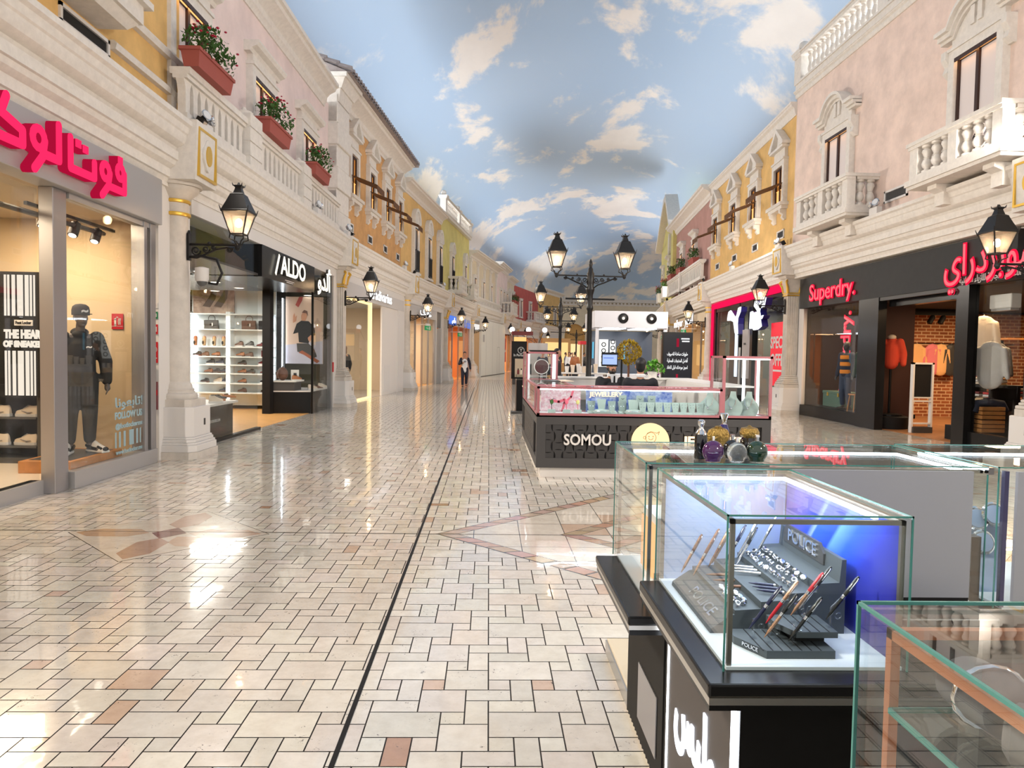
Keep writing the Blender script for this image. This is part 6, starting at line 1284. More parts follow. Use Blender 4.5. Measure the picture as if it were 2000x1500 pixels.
# left window display
mqs = dict(J0)
figure('mannequin', 'headless mannequin in orange and navy striped sweater in the neon window', M @ TR(2.42, .98, .3, .3), dict(J0), .02, [('sweater', NAVY, lambda mb: top_cloth(mb, J0, .035)), ('trousers', BLU, lambda mb: trousers(mb, J0, .02))], 'mannequin', skin=CHAR)
smq = [o for o in bpy.data.objects if o.name.startswith('mannequin') and o.get('label', '').startswith('headless mannequin in orange')][0]
OST = mat('orange_stripe', S(232, 140, 40), .9)
for z in (1.0, 1.2, 1.38): MB().lathe([(.176, z-.05), (.182, z), (.176, z+.05)], 20, sq=(1, .82)).build('orange_stripe', OST, smq, smooth=60)
figure('mannequin', 'mannequin in dark jacket and denim shorts beside the neon window pier', M @ TR(3.25, 1.0, .3, .2), dict(J0), .02, [('jacket', GRN, lambda mb: top_cloth(mb, J0, .05)), ('shorts', BLU, lambda mb: trousers(mb, J0, .03, .3))], 'mannequin', skin=CHAR)
bx('window_floor', BLACKM, bpy.data.objects[[o.name for o in bpy.data.objects if o.get('label', '').startswith('black slate shopfront')][0]], .6, 3.86, .66, 2.0, .2, .3)
TEAL = mat('sage_trunk', S(98, 124, 108), .6)
for k, (x, z) in enumerate(((1.3, .3), (1.9, .3), (2.1, .3))):
    if k == 2: continue
    t = thing('trunk', 'sage green metal trunk in the neon window, ' + ['farther one', 'nearer one'][k], 'trunk', M @ TR(x, 1.25, z)); bx('body', TEAL, t, -.32, .32, -.2, .2, 0, .36, bev=.015); bx('lid', TEAL, t, -.33, .33, -.21, .21, .36, .44, bev=.015); bx('latch', GOLD, t, -.03, .03, -.225, -.2, .3, .4)
t = thing('stool', 'wooden step stool in the neon window', 'stool', M @ TR(3.2, .85, .3)); bx('seat', OAK, t, -.16, .16, -.12, .12, .42, .45)
for sx in (-1, 1):
    for sy in (-1, 1): MB().cyl((sx*.16, sy*.13, 0), (sx*.12, sy*.09, .43), .016, n=6).build('leg', OAK, t)
t = thing('low_table', 'low table with yellow lit boxes seen through the neon window', 'table', M @ TR(1.2, 2.6, 0)); bx('top', OAK, t, -.5, .5, -.3, .3, .7, .74)
for sx in (-1, 1): bx('leg', OAK, t, sx*.45-.03, sx*.45+.03, -.25, .25, 0, .7)
t = thing('lit_box', 'yellow lit box standing on the low table', 'lamp', M @ TR(1.05, 2.6, .74)); bx('shade', lamp('yellow_box_glow', (1, .75, .25), 1.2), t, -.14, .14, -.1, .1, 0, .3); bx('cap', BLACK, t, -.15, .15, -.11, .11, .3, .33)
# right window display
SR = M
t = thing('display_table', 'dark table with stacked clothes in the right neon shop window', 'table', M @ TR(7.0, 1.55, 0)); bx('top', BLACKM, t, -.55, .55, -.35, .35, 1.12, 1.17); bx('shelf', BLACKM, t, -.55, .55, -.35, .35, .85, .88)
for sx in (-.5, .45): bx('leg', IRON, t, sx, sx+.05, -.3, .3, .3, 1.12)
bx('base', BLACKM, t, -.6, .6, -.45, .45, .0, .3)
t = thing('folded_jumper', 'red jumper with white collar propped on the clothes table', 'garment', M @ TR(6.85, 1.5, 1.32)); mb = MB(); mb.sph((0, 0, .12), .2, 14, 10, (.95, .5, .95)); mb.build('body', RED, t, smooth=60); MB().lathe([(.07, .27), (.1, .3), (.06, .34)], 12).build('collar', WHITE, t); text('SUPERDRY', WHITE, t, TR(0, -.105, .12), .07, .003, .001, 'print', .28)
for k, (x, z, m, lb) in enumerate(((6.9, 1.17, CREAMS, 'cream folded clothes under the red jumper'), (7.25, 1.17, ORG, 'peach folded clothes on the clothes table'), (6.9, .88, MAR, 'maroon folded clothes on the lower table shelf'), (7.3, .88, RED, 'red and white folded clothes on the lower shelf'))):
    tk = thing('folded_stack', lb, 'clothes', M @ TR(x, 1.5, z))
    for q in range(3): bx('folded_top', [m, WHITE, m][q], tk, -.15, .15, -.16, .16, .05*q, .05*q+.045, bev=.015)
for k, z in enumerate((.3, .55)):
    t = thing('wooden_crate', 'slatted wooden crate in the right window, ' + ['bottom one', 'top one'][k], 'crate', M @ TR(7.62, 1.0, z)); 
    for q in range(3): bx('slat_panel', OAK, t, -.35, .35, -.22, .22, q*.08, q*.08+.065)
for k, (x, m, lb) in enumerate(((7.4, GRN, 'green shirt draped over the crates'), (7.6, CREAMS, 'cream shirt draped over the crates'), (7.8, NAVY, 'navy shirt draped over the crates'))):
    t = thing('draped_shirt', lb, 'garment', M @ TR(x, 1.02, .79)); mb = MB(); mb.tube([(0, -.3, -.12), (0, -.24, .03), (0, 0, .06), (0, .24, .03), (0, .3, -.1)], .085, 8); mb.build('cloth', m, t, smooth=60); mb = MB(); mb.tube([(-.03, -.1, .14), (.03, .0, .15), (-.03, .1, .14)], .012, 6); mb.build('collar', m, t, smooth=60)
garment(M @ TR(7.15, 1.3, 2.5, .9), 'cream shirt hanging high in the right window', CREAMS, group='clothes in the right window'); garment(M @ TR(6.3, 2.2, 2.0, .9), 'charcoal jacket hanging behind the clothes table', CHAR, group='clothes in the right window'); garment(M @ TR(7.75, 1.05, 1.98, .9), 'white tee hanging nearest the stone pillar', WHITE, group='clothes in the right window')
t = thing('wall_shelf', 'wooden shelf above the clothes table in the right window', 'shelf', M); bx('board', OAK, t, 4.9, 6.2, 2.5, 2.9, 2.1, 2.14); bx('bracket', IRON, t, 5.5, 5.54, 2.5, 2.9, 1.95, 2.1)
t = thing('air_curtain', 'white unit box hanging behind the right neon shop window', 'unit', M @ TR(8.2, .95, 2.6)); bx('case', WHITE, t, -.28, .28, -.1, .1, 0, .26, bev=.02); bx('outlet', ALU, t, -.25, .25, -.08, .08, -.04, 0)
# ------------------------------------------------------------------ foreground watch and pen counters (world axes)
DECK = mat('white_deck', S(232, 238, 242), .35)
SLATE = mat('slate_display', S(74, 80, 84), .55)
SILV = mat('silver_strip', (.6, .58, .54), .3, .9)
PEARL = mat('pearl_panel', S(176, 194, 226), .4)
GREYP = mat('grey_back_panel', S(150, 152, 158), .6)
FLUTE = mat('fluted_black', (.02, .019, .018), .45)
CLR = glass('clear_acrylic', (.96, .97, .98), 1, .03)
def glass_case(t, x0, x1, y0, y1, z0, z1, faces='LFTB', e=.0024, th=.005):
    """clear panes with green edges: L left, R right, F front (near), B back, T top"""
    if 'L' in faces: bx('glass_pane', GLASSC, t, x0, x0+th, y0+th, y1-th, z0, z1-th)
    if 'R' in faces: bx('glass_pane', GLASSC, t, x1-th, x1, y0+th, y1-th, z0, z1-th)
    if 'F' in faces: bx('glass_pane', GLASSC, t, x0, x1, y0, y0+th, z0, z1-th)
    if 'B' in faces: bx('glass_pane', GLASSC, t, x0, x1, y1-th, y1, z0, z1-th)
    if 'T' in faces: bx('glass_top', GLASSC, t, x0, x1, y0, y1, z1-th, z1)
    mb = MB(); d = .0008
    def rod(a, b): 
        lo = [min(p, q)-e*.5-d for p, q in zip(a, b)]; hi = [max(p, q)+e*.5+d for p, q in zip(a, b)]; mb.box(lo[0], hi[0], lo[1], hi[1], lo[2], hi[2])
    for z in (z1,):
        rod((x0, y0, z), (x1, y0, z)); rod((x0, y1, z), (x1, y1, z)); rod((x0, y0, z), (x0, y1, z)); rod((x1, y0, z), (x1, y1, z))
    for x, y, c in ((x0, y0, 'FL'), (x0, y1, 'BL'), (x1, y0, 'FR'), (x1, y1, 'BR')):
        if c[0] in faces or c[1] in faces: rod((x, y, z0), (x, y, z1))
    mb.build('glass_edge', GEDGE, t)
def steel_frame(t, x0, x1, y0, y1, z0, z1, m, w_=.011, posts='abcd'):
    mb = MB()
    for k, (x, y) in zip('abcd', ((x0, y0), (x1-w_, y0), (x0, y1-w_), (x1-w_, y1-w_))):
        if k in posts: mb.box(x, x+w_, y, y+w_, z0, z1)
    mb.box(x0, x1, y0, y0+w_, z1-w_, z1); mb.box(x0, x1, y1-w_, y1, z1-w_, z1); mb.box(x0, x0+w_, y0, y1, z1-w_, z1); mb.box(x1-w_, x1, y0, y1, z1-w_, z1)
    mb.build('metal_frame', m, t)
# base platform
t = thing('island_plinth', 'low cream stone plinth under the foreground glass counters', 'plinth'); bx('plinth', mat('cream_plinth', S(222, 206, 178), .3), t, .66, 3.2, .2, 3.78, 0, .1, bev=.006); MB().box(.652, .66, .2, 3.78, .02, .09).build('metal_edge', SILV, t)
# pen counter
pc = thing('glass_counter', 'black pen counter with a lit glass case on top, nearest the middle of the picture', 'counter')
bx('base', BLACK, pc, .6, 1.12, 1.62, 2.3, .1, .82); bx('side_panel', mat('dark_taupe_panel', S(70, 64, 60), .5), pc, .594, .6, 1.66, 2.24, .13, .79)
mb = MB()
for a in ((1.645, 1.66, .12, .8), (2.24, 2.255, .12, .8)): mb.box(.592, .6, a[0], a[1], a[2], a[3])
mb.box(.592, .6, 1.645, 2.255, .105, .12); mb.build('led_border', LED, pc)
mb = MB(); mb.box(.51, 1.14, 1.58, 2.33, .845, .878); mb.build('ledge', BLACK, pc, bev=.006); bx('ledge_strip', SILV, pc, .513, 1.14, 1.583, 2.33, .828, .845); bx('ledge_foot', BLACK, pc, .516, 1.14, 1.59, 2.33, .812, .828)
text(ar('بوليس'), WTEXT if 'WTEXT' in globals() else lamp('white_panel_letter', (.86, .9, 1), 2.2), pc, Matrix.Translation((.592, 1.93, .56)) @ Matrix.Rotation(-PI/2, 4, 'Z'), .24, .003, .008, 'lettering', .44)
bx('deck', DECK, pc, .575, 1.0, 1.655, 2.33, .878, .886)
glass_case(pc, .566, 1.008, 1.648, 2.345, .878, 1.25, 'LFT')
steel_frame(pc, .578, 1.0, 1.66, 2.335, .886, 1.238, mat('satin_steel', S(150, 142, 132), .35, .8))
bx('back_panel', PEARL, pc, .58, 1.0, 2.325, 2.335, .886, 1.236)
def blue_print():
    m = bpy.data.materials.new('blue_print'); m.use_nodes = True; nt = m.node_tree; b = nt.nodes['Principled BSDF']; b.inputs['Roughness'].default_value = .3
    tc = nt.nodes.new('ShaderNodeTexCoord'); sp = nt.nodes.new('ShaderNodeSeparateXYZ'); nt.links.new(tc.outputs['Object'], sp.inputs[0])
    a = nt.nodes.new('ShaderNodeMath'); a.operation = 'MULTIPLY_ADD'; a.inputs[1].default_value = 1.15; nt.links.new(sp.outputs[1], a.inputs[0]); nt.links.new(sp.outputs[2], a.inputs[2])
    cr = nt.nodes.new('ShaderNodeValToRGB'); e = cr.color_ramp.elements; e[0].position = 0; e[0].color = (*S(46, 36, 110), 1); e[1].position = 1; e[1].color = (*S(70, 60, 160), 1)
    for p, c in ((.30, (50, 60, 176)), (.42, (48, 92, 236)), (.5, (104, 156, 255)), (.52, (44, 78, 214)), (.62, (60, 104, 236)), (.63, (150, 178, 255)), (.66, (56, 84, 216)), (.8, (100, 90, 200))):
        q = e.new(p); q.color = (*S(*c), 1)
    mr = nt.nodes.new('ShaderNodeMapRange'); mr.inputs[1].default_value = 2.85; mr.inputs[2].default_value = 3.95; nt.links.new(a.outputs[0], mr.inputs[0]); nt.links.new(mr.outputs[0], cr.inputs[0]); nt.links.new(cr.outputs[0], b.inputs['Base Color']); return m
bx('printed_panel', blue_print(), pc, .992, 1.0, 1.672, 2.325, .886, 1.236)
LEDC = lamp('case_led', (.8, .89, 1), 13)
area('case_fill_light', Matrix.Translation((.78, 1.98, 1.225)), .3, .55, 2.2, (.8, .89, 1))  # unseen lamps added in both cases to boost the LED strips' light
area('case_fill_light', Matrix.Translation((1.15, 2.72, 1.225)), .9, .4, 2.5, (.8, .89, 1))
bx('led_strip', LEDC, pc, .6, .965, 2.26, 2.272, 1.228, 1.237); bx('led_strip', LEDC, pc, .953, .965, 1.72, 2.272, 1.228, 1.237)
# stepped slate display
ds = thing('pen_display', 'stepped slate grey display stand with silver lettering inside the lit case', 'display stand')
Z0 = .886
prof = [(.6, Z0), (.602, Z0+.012), (.655, Z0+.048), (.665, Z0+.05), (.665, Z0+.062), (.735, Z0+.066), (.735, Z0+.085), (.81, Z0+.09), (.81, Z0+.108), (.885, Z0+.112), (.885, Z0+.135), (.945, Z0+.138), (.95, Z0+.2), (.962, Z0+.2), (.962, Z0)]
MB().prism(prof, 1.86, 2.26, 'Y').build('stepped_stand', SLATE, ds)
MB().prism([(1.95, Z0+.19), (1.98, Z0+.215), (2.2, Z0+.215), (2.22, Z0+.19), (2.22, Z0+.16), (1.95, Z0+.16)], .942, .95, 'X').build('name_board', CHAR, ds)
text('POLICE', CHROME, ds, Matrix.Translation((.9405, 2.085, Z0+.187)) @ Matrix.Rotation(-PI/2, 4, 'Z'), .05, .002, .001, 'lettering', .19)
text('POLICE', CHROME, ds, Matrix.Translation((.627, 2.02, Z0+.0315)) @ Matrix.Rotation(-PI/2, 4, 'Z') @ Matrix.Rotation(-.97, 4, 'X'), .045, .002, .0005, 'lettering', .2)
tr_ = thing('slatted_tray', 'lower slatted slate tray for pen stands at the front of the case', 'tray'); MB().prism([(.64, 1.84), (.64, 1.79), (.69, 1.7), (.86, 1.7), (.86, 1.84)], Z0, Z0+.02, 'Z').build('tray', SLATE, tr_)
mb = MB()
for k in range(7): mb.box(.68+k*.024, .683+k*.024, 1.702, 1.838, Z0+.0195, Z0+.0206)
mb.build('grooves', BLACKM, tr_); text('POLICE', CHROME, tr_, Matrix.Translation((.664, 1.743, Z0+.012)) @ Matrix.Rotation(-PI/2+.5, 4, 'Z'), .014, .001, 0, 'lettering', .05)
t2 = thing('slatted_tray', 'upper slatted slate tray overhanging the lower one', 'tray'); MB().prism([(.745, 1.85), (.745, 1.8), (.775, 1.73), (.88, 1.73), (.88, 1.85)], Z0+.04, Z0+.055, 'Z').build('tray', SLATE, t2); bx('riser', BLACKM, t2, .78, .86, 1.76, 1.84, Z0+.02, Z0+.04)
mb = MB()
for k in range(4): mb.box(.785+k*.024, .788+k*.024, 1.732, 1.848, Z0+.0545, Z0+.0556)
mb.build('grooves', BLACKM, t2)
# pens
INK = mat('navy_lacquer', (.015, .018, .06), .2, coat=.5); PBLK = mat('black_lacquer', (.01, .01, .01), .2, coat=.5); PBRN = mat('bronze_lacquer', S(128, 92, 72), .3, .4); PGLD = mat('rose_gold_metal', S(214, 170, 140), .25, .9); PRED = mat('red_lacquer', S(190, 40, 50), .25)
def pen(M_, label, cap_m, barrel_m, group, clip=True):
    t = thing('pen', label, 'pen', M_, group)
    MB().lathe([(.0008, 0), (.0015, .004), (.0032, .016), (.0042, .02), (.0046, .068)], 10).build('barrel', barrel_m, t, smooth=50)
    MB().lathe([(.0052, .068), (.0054, .074), (.0052, .078)], 10).build('ring', CHROME, t, smooth=50)
    MB().lathe([(.005, .078), (.0054, .09), (.005, .13), (.0035, .134), (.003, .138)], 10).build('cap', cap_m, t, smooth=50)
    if clip: mb = MB(); mb.tube([(0, -.0045, .133), (0, -.0075, .128), (0, -.007, .095)], .0011, 5); mb.build('clip', CHROME, t)
    return t
def lean(x, y, z, ax, rz=0): return Matrix.Translation((x, y, z)) @ Matrix.Rotation(rz, 4, 'Z') @ Matrix.Rotation(ax, 4, 'Y')
GP = 'pens leaning in the rack behind the lower step'
back = [(.618, 2.22, .0, PBRN, PGLD, 'bronze pen leaning at the far left of the rack'), (.642, 2.17, .01, PBRN, PGLD, 'bronze pen with dark cap, second in the rack'), (.672, 2.22, .03, PBRN, PGLD, 'bronze pen, third in the rack'), (.698, 2.2, .04, PGLD, PBRN, 'rose gold pen, fourth in the rack'), (.722, 2.24, .04, PGLD, PGLD, 'rose gold pen by the glass edge'), (.75, 2.2, .06, INK, INK, 'navy pen standing behind the lying pens'), (.77, 2.16, .065, PBLK, CHROME, 'black and chrome pen behind the lying pens'), (.795, 2.22, .08, CHROME, CHROME, 'chrome pen with a hanging tag at the rack end'), (.86, 2.23, .1, CHROME, CHROME, 'chrome pen tilted against the cufflink step')]
for x, y, dz, c, b, lb in back: pen(lean(x, y, Z0+.052+dz*.6, .5, .1), lb, c, b, GP)
fr = [(.672, 1.775, .045, INK, INK, 'navy pen on the leftmost acrylic stand'), (.7, 1.745, .035, PBLK, PGLD, 'black and rose gold pen on the front acrylic stand'), (.725, 1.8, .05, PGLD, PRED, 'rose gold and red pen behind the front acrylic stand'), (.757, 1.735, .03, PBLK, PBLK, 'black pen on the front middle acrylic stand'), (.785, 1.79, .075, PRED, PGLD, 'red patterned pen on the upper tray'), (.815, 1.81, .085, PBLK, CHROME, 'black chrome capped pen on the upper tray'), (.862, 1.76, .075, PBLK, PBLK, 'black pen on the rightmost acrylic stand')]
for x, y, dz, c, b, lb in fr:
    pen(lean(x, y, Z0+dz, .6, -.1), lb, c, b, 'pens on acrylic stands')
    s0 = thing('acrylic_stand', 'clear acrylic stand under the ' + lb.replace(' pen', ' pen', 1), 'stand', Matrix.Translation((x+.012, y, Z0+(.021 if x < .77 and y < 1.85 and dz < .06 else .056))))
    h_ = .05; mb = MB(); mb.cyl((0, 0, 0), (0, 0, h_), .004, n=8); mb.box(-.008, .008, -.008, .008, 0, .003); mb.build('post', CLR, s0); mb = MB(); mb.tube([(.02+.008*math.cos(a), 0, .03+.008*math.sin(a)) for a in [2*PI*k/10 for k in range(10)]], .0018, 5, closed=True); mb.tube([(0, 0, h_), (.03, 0, h_+.03), (.035, 0, h_+.045)], .002, 5); mb.build('cradle', CLR, s0)
for k in range(3):
    pen(Matrix.Translation((.672+k*.004, 2.14-.055*k, Z0+.072)) @ Matrix.Rotation(-.25, 4, 'Z') @ Matrix.Rotation(PI/2-.06, 4, 'Y') @ Matrix.Rotation(PI, 4, 'Z'), 'bronze pen lying on the lowest step, ' + ['farthest', 'middle', 'nearest'][k], PBRN, PBRN, 'pens lying on the steps')
    pen(Matrix.Translation((.745, 2.16-.03*k, Z0+.095)) @ Matrix.Rotation(-.5, 4, 'Z') @ Matrix.Rotation(PI/2-.05, 4, 'Y'), 'chrome and gold pen lying on the middle step, ' + ['farthest', 'middle', 'nearest'][k], CHROME, CHROME, 'pens lying on the steps')
    pen(Matrix.Translation((.748, 1.99-.03*k, Z0+.095)) @ Matrix.Rotation(-.5, 4, 'Z') @ Matrix.Rotation(PI/2-.05, 4, 'Y'), 'navy and chrome pen lying near the front of the middle step, ' + ['farthest', 'middle', 'nearest'][k], CHROME, INK, 'pens lying on the steps')
cl = None; rr = random.Random(3)
def cufflink(M_, label, group):
    t = thing('cufflink', label, 'cufflink', M_, group); MB().lathe([(.0075, .006), (.0085, .008), (.0085, .0105), (.006, .012)], 12).build('face', CHROME, t, smooth=30); MB().lathe([(.005, .0115), (.005, .0125)], 10).build('inlay', rr.choice([PBLK, PEARL, CHROME]), t); mb = MB(); mb.cyl((0, 0, 0), (0, 0, .007), .002, n=6); mb.cyl((-.006, 0, .001), (.006, 0, .001), .0018, n=6); mb.build('post', CHROME, t); return t
for side_, xs, zs, y0, y1, n, gl in (('upper', (.825, .85, .872), Z0+.112, 1.9, 2.22, 11, 'silver cufflinks on the upper step'), ('lower', (.68, .705), Z0+.064, 1.88, 2.04, 6, 'silver cufflinks on the lower step')):
    for r_, x in enumerate(xs):
        for k in range(n):
            y = y0+(y1-y0)*(k+.5)/n+rr.uniform(-.004, .004); M_ = Matrix.Translation((x, y, zs+.002+.008*r_*(side_ == 'upper'))) @ Matrix.Rotation(rr.uniform(0, 6), 4, 'Z') @ Matrix.Rotation(-.7, 4, 'Y')
            lb = 'silver cufflink in the rows on the %s step of the slate stand' % side_
            if rr.random() < .35 or cl is None: cl = cufflink(M_, lb, gl)
            else: dup(cl, M_, lb, gl)
# back corner counter
bc = thing('glass_counter', 'long glass topped counter behind the pen counter with perfume bottles on top', 'counter')
bx('base', FLUTE, bc, .62, 1.72, 2.38, 3.0, .1, .74); mb = MB()
for k in range(18): mb.cyl((.62, 2.4+k*.033, .12), (.62, 2.4+k*.033, .72), .012, n=6)
mb.build('flutes', FLUTE, bc); bx('side_plate', STEEL, bc, .606, .61, 2.45, 2.75, .2, .42); MB().box(.47, 1.72, 2.3, 3.02, .735, .765).build('ledge', BLACK, bc, bev=.006); bx('ledge_strip', SILV, bc, .474, 1.72, 2.303, 3.02, .72, .735); bx('ledge_foot', BLACK, bc, .477, 1.72, 2.31, 3.02, .7, .72)
bx('deck', DECK, bc, .56, 1.72, 2.46, 3.0, .765, .772); glass_case(bc, .55, 1.76, 2.45, 3.05, .765, 1.25, 'LTBF'); steel_frame(bc, .565, 1.75, 2.46, 3.035, .772, 1.238, bpy.data.materials['satin_steel'], posts='ac')
bx('grey_door', GREYP, bc, 1.06, 1.7, 2.435, 2.449, .79, 1.236); bx('door_gap', BLACKM, bc, 1.06, 1.7, 2.437, 2.449, .775, .79); bx('led_strip', LEDC, bc, .6, 1.7, 2.9, 2.912, 1.226, 1.236); bx('led_strip', LEDC, bc, 1.69, 1.702, 2.5, 2.9, 1.226, 1.236)
bx('edge_clip', CHROME, bc, 1.755, 1.775, 2.44, 2.46, 1.225, 1.25); bx('bronze_post', mat('dark_bronze', S(96, 82, 70), .4, .6), bc, 1.72, 1.755, 2.46, 2.5, .6, 1.0)
t = thing('lit_display_box', 'small lit orange and white display box inside the back counter', 'display', Matrix.Translation((.62, 2.72, .772))); bx('lit_face', lamp('orange_lit_face', (1, .5, .22), 1.1), t, 0, .01, -.1, .1, .02, .22); bx('box', WHITE, t, .01, .1, -.12, .12, 0, .25); bx('tray', CHAR, t, .0, .3, -.2, -.13, 0, .05)
t = thing('watch_tray', 'grey tray of watches deep in the back counter', 'tray', Matrix.Translation((.8, 2.62, .772))); bx('tray', GREYP, t, -.1, .15, -.1, .1, 0, .04); 
for k in range(4): MB(TR(-.07+k*.06, 0, .06)).lathe([(.02, 0), (.022, .01), (.018, .012)], 14).build('watch', CHROME, t, smooth=40)
rc = thing('glass_counter', 'glass topped counter at the right edge beyond the grey panels', 'counter')
bx('base', FLUTE, rc, 1.84, 3.2, 2.4, 3.05, .1, .74); bx('deck', DECK, rc, 1.84, 3.2, 2.46, 3.02, .74, .75); glass_case(rc, 1.8, 3.2, 2.45, 3.1, .75, 1.25, 'LTBF'); bx('led_strip', LEDC, rc, 1.84, 3.15, 2.93, 2.945, 1.226, 1.236); bx('led_strip', LEDC, rc, 1.8, 1.815, 2.5, 2.93, 1.226, 1.236)
bx('grey_door', GREYP, rc, 1.86, 2.6, 2.435, 2.449, .775, 1.236); bx('side_post', mat('indigo_post', S(60, 56, 96), .4), rc, 1.825, 1.84, 2.452, 2.47, .75, 1.236)
t = thing('watch_stand', 'stack of round watch faces behind the counter corner post', 'stand', Matrix.Translation((1.84, 2.62, .75)))
for k, (x, z) in enumerate(((.0, .28), (.05, .3), (-.0, .2))): MB(Matrix.Translation((x, -.02*k, z)) @ Matrix.Rotation(PI/2-.3, 4, 'X')).lathe([(.042, 0), (.046, .01), (.04, .014)], 20).build('watch', CHROME, t, smooth=30); MB(Matrix.Translation((x, -.02*k-.014, z+.004)) @ Matrix.Rotation(PI/2-.3, 4, 'X')).lathe([(.034, 0), (.034, .003)], 20).build('dial', PEARL, t)
bx('block', PEARL, t, -.05, .1, .0, .1, 0, .26)
# near right case
nc = thing('glass_counter', 'empty looking glass case with copper posts at the lower right corner', 'counter')
bx('base', BLACK, nc, .62, 2.2, .28, 1.0, .1, .86); bx('deck', GREYP, nc, .58, 2.2, .3, 1.045, .86, .87); glass_case(nc, .57, 2.2, .3, 1.06, .87, 1.25, 'LTBF', e=.0035, th=.007); steel_frame(nc, .6, 2.18, .32, 1.035, .87, 1.222, mat('copper_frame', S(196, 126, 88), .35, .7), .014)
bx('glass_shelf', GLASSC, nc, .6, 2.18, .33, 1.02, 1.1, 1.106); mb = MB(); mb.box(.598, .602, .33, 1.02, 1.099, 1.107); mb.box(.6, 2.18, 1.018, 1.022, 1.099, 1.107); mb.build('shelf_edge', GEDGE, nc)
PIL = mat('grey_velvet', S(92, 92, 94), .9)
for k, (x, y) in enumerate(((.7, .95), (.84, .9), (.7, .82), (.98, .94), (.86, .76), (1.0, .8))):
    t = thing('bracelet_pillow', 'grey watch pillow inside the copper posted case, ' + ['nearest the far left corner', 'second from the corner', 'by the left glass', 'along the far glass', 'middle of the shelf', 'rightmost in view'][k], 'cushion', Matrix.Translation((x, y, 1.107)), 'grey pillows in the near case')
    MB(Matrix.Translation((0, 0, .05)) @ Matrix.Rotation(.4*k, 4, 'Z') @ Matrix.Rotation(PI/2, 4, 'X')).lathe([(.03, -.06), (.046, -.05), (.05, 0), (.046, .05), (.03, .06)], 18, sq=(1, .8)).build('pillow', PIL, t, smooth=50); mb = MB(Matrix.Translation((0, 0, .05)) @ Matrix.Rotation(.4*k, 4, 'Z')); mb.tube([(.051*math.cos(a), .0, .042*math.sin(a)) for a in [2*PI*q/16 for q in range(16)]], .005, 6, closed=True); mb.build('bracelet', CHROME, t, smooth=60)
# perfume bottles on the back counter
def bottle(M_, label, prof, glassm, capm, capprof, n=20, sq=None, liquid=None, T=None):
    t = thing('perfume_bottle', label, 'bottle', M_, 'perfume bottles on the back counter'); MB(T).lathe(prof, n, sq=sq).build('body', glassm, t, smooth=45)
    MB().lathe(capprof, 12).build('stopper', capm, t, smooth=45); return t
BG = mat('black_bottle_glass', (.004, .004, .006), .06, coat=1); PG = mat('purple_bottle_glass', S(64, 18, 74), .06, coat=1); GG = mat('green_bottle_glass', S(22, 50, 34), .06, coat=1); CG = mat('clear_bottle_glass', (.85, .88, .88), .02, trans=.9); BLG = mat('blue_bottle_glass', S(24, 24, 96), .08, coat=1); GOLDF = mat('gold_filigree', S(156, 126, 66), .3, .8, bump=.8, bs=120)
rnd_pr = lambda r, h=None: [(r*.55, 0), (r*.7, .002)] + [(r*math.sin(a), r*.94-r*math.cos(a)) for a in [PI*.25+PI*.68*k/8 for k in range(9)]]
zc = 1.2515
bottle(Matrix.Translation((.772, 2.56, zc)), 'tall black bottle with a round silver stopper at the left', [(.022, 0), (.024, .004), (.023, .085), (.02, .095), (.01, .1)], BG, CHROME, [(.021, .09), (.016, .1), (.009, .108), (.008, .118), (.013, .124), (.013, .138), (.007, .143)], sq=(1, .8))
bottle(Matrix.Translation((.795, 2.49, zc)), 'round purple bottle in front of the gold one', rnd_pr(.039), PG, CHROME, [(.005, .074), (.005, .088), (.004, .09)], sq=(1, .6))
bottle(Matrix.Translation((.86, 2.64, zc)), 'large gold filigree bottle with a fan top', [(.03, 0), (.034, .01), (.03, .04), (.042, .06), (.046, .075), (.036, .098), (.02, .106)], GOLDF, GOLDF, [(.012, .1), (.014, .11), (.008, .113)], sq=(1, .5))
bottle(Matrix.Translation((.915, 2.74, zc)), 'tall dark blue bottle with a flared silver stopper at the back', [(.02, 0), (.022, .01), (.02, .09), (.012, .11)], BLG, CHROME, [(.009, .11), (.008, .122), (.012, .135), (.018, .15), (.014, .153)])
bottle(Matrix.Translation((.89, 2.57, zc)), 'small black rounded bottle with silver spray behind the clear one', rnd_pr(.036), BG, CHROME, [(.006, .07), (.006, .08), (.009, .081), (.009, .088)], sq=(1, .6))
bottle(Matrix.Translation((.878, 2.485, zc)), 'round clear bottle at the front', rnd_pr(.037), CG, CHROME, [(.006, .07), (.006, .085), (.005, .088)], sq=(1, .55))
bottle(Matrix.Translation((.985, 2.66, zc)), 'dark bottle with a wide gold crown cap', [(.03, 0), (.036, .01), (.034, .05), (.026, .07)], BG, GOLDF, [(.026, .068), (.036, .078), (.037, .09), (.03, .104), (.01, .109), (.003, .115)])
bottle(Matrix.Translation((.955, 2.5, zc)), 'round green bottle at the right end', rnd_pr(.039), GG, CHROME, [(.006, .074), (.006, .088), (.009, .089), (.008, .096)], sq=(1, .6))
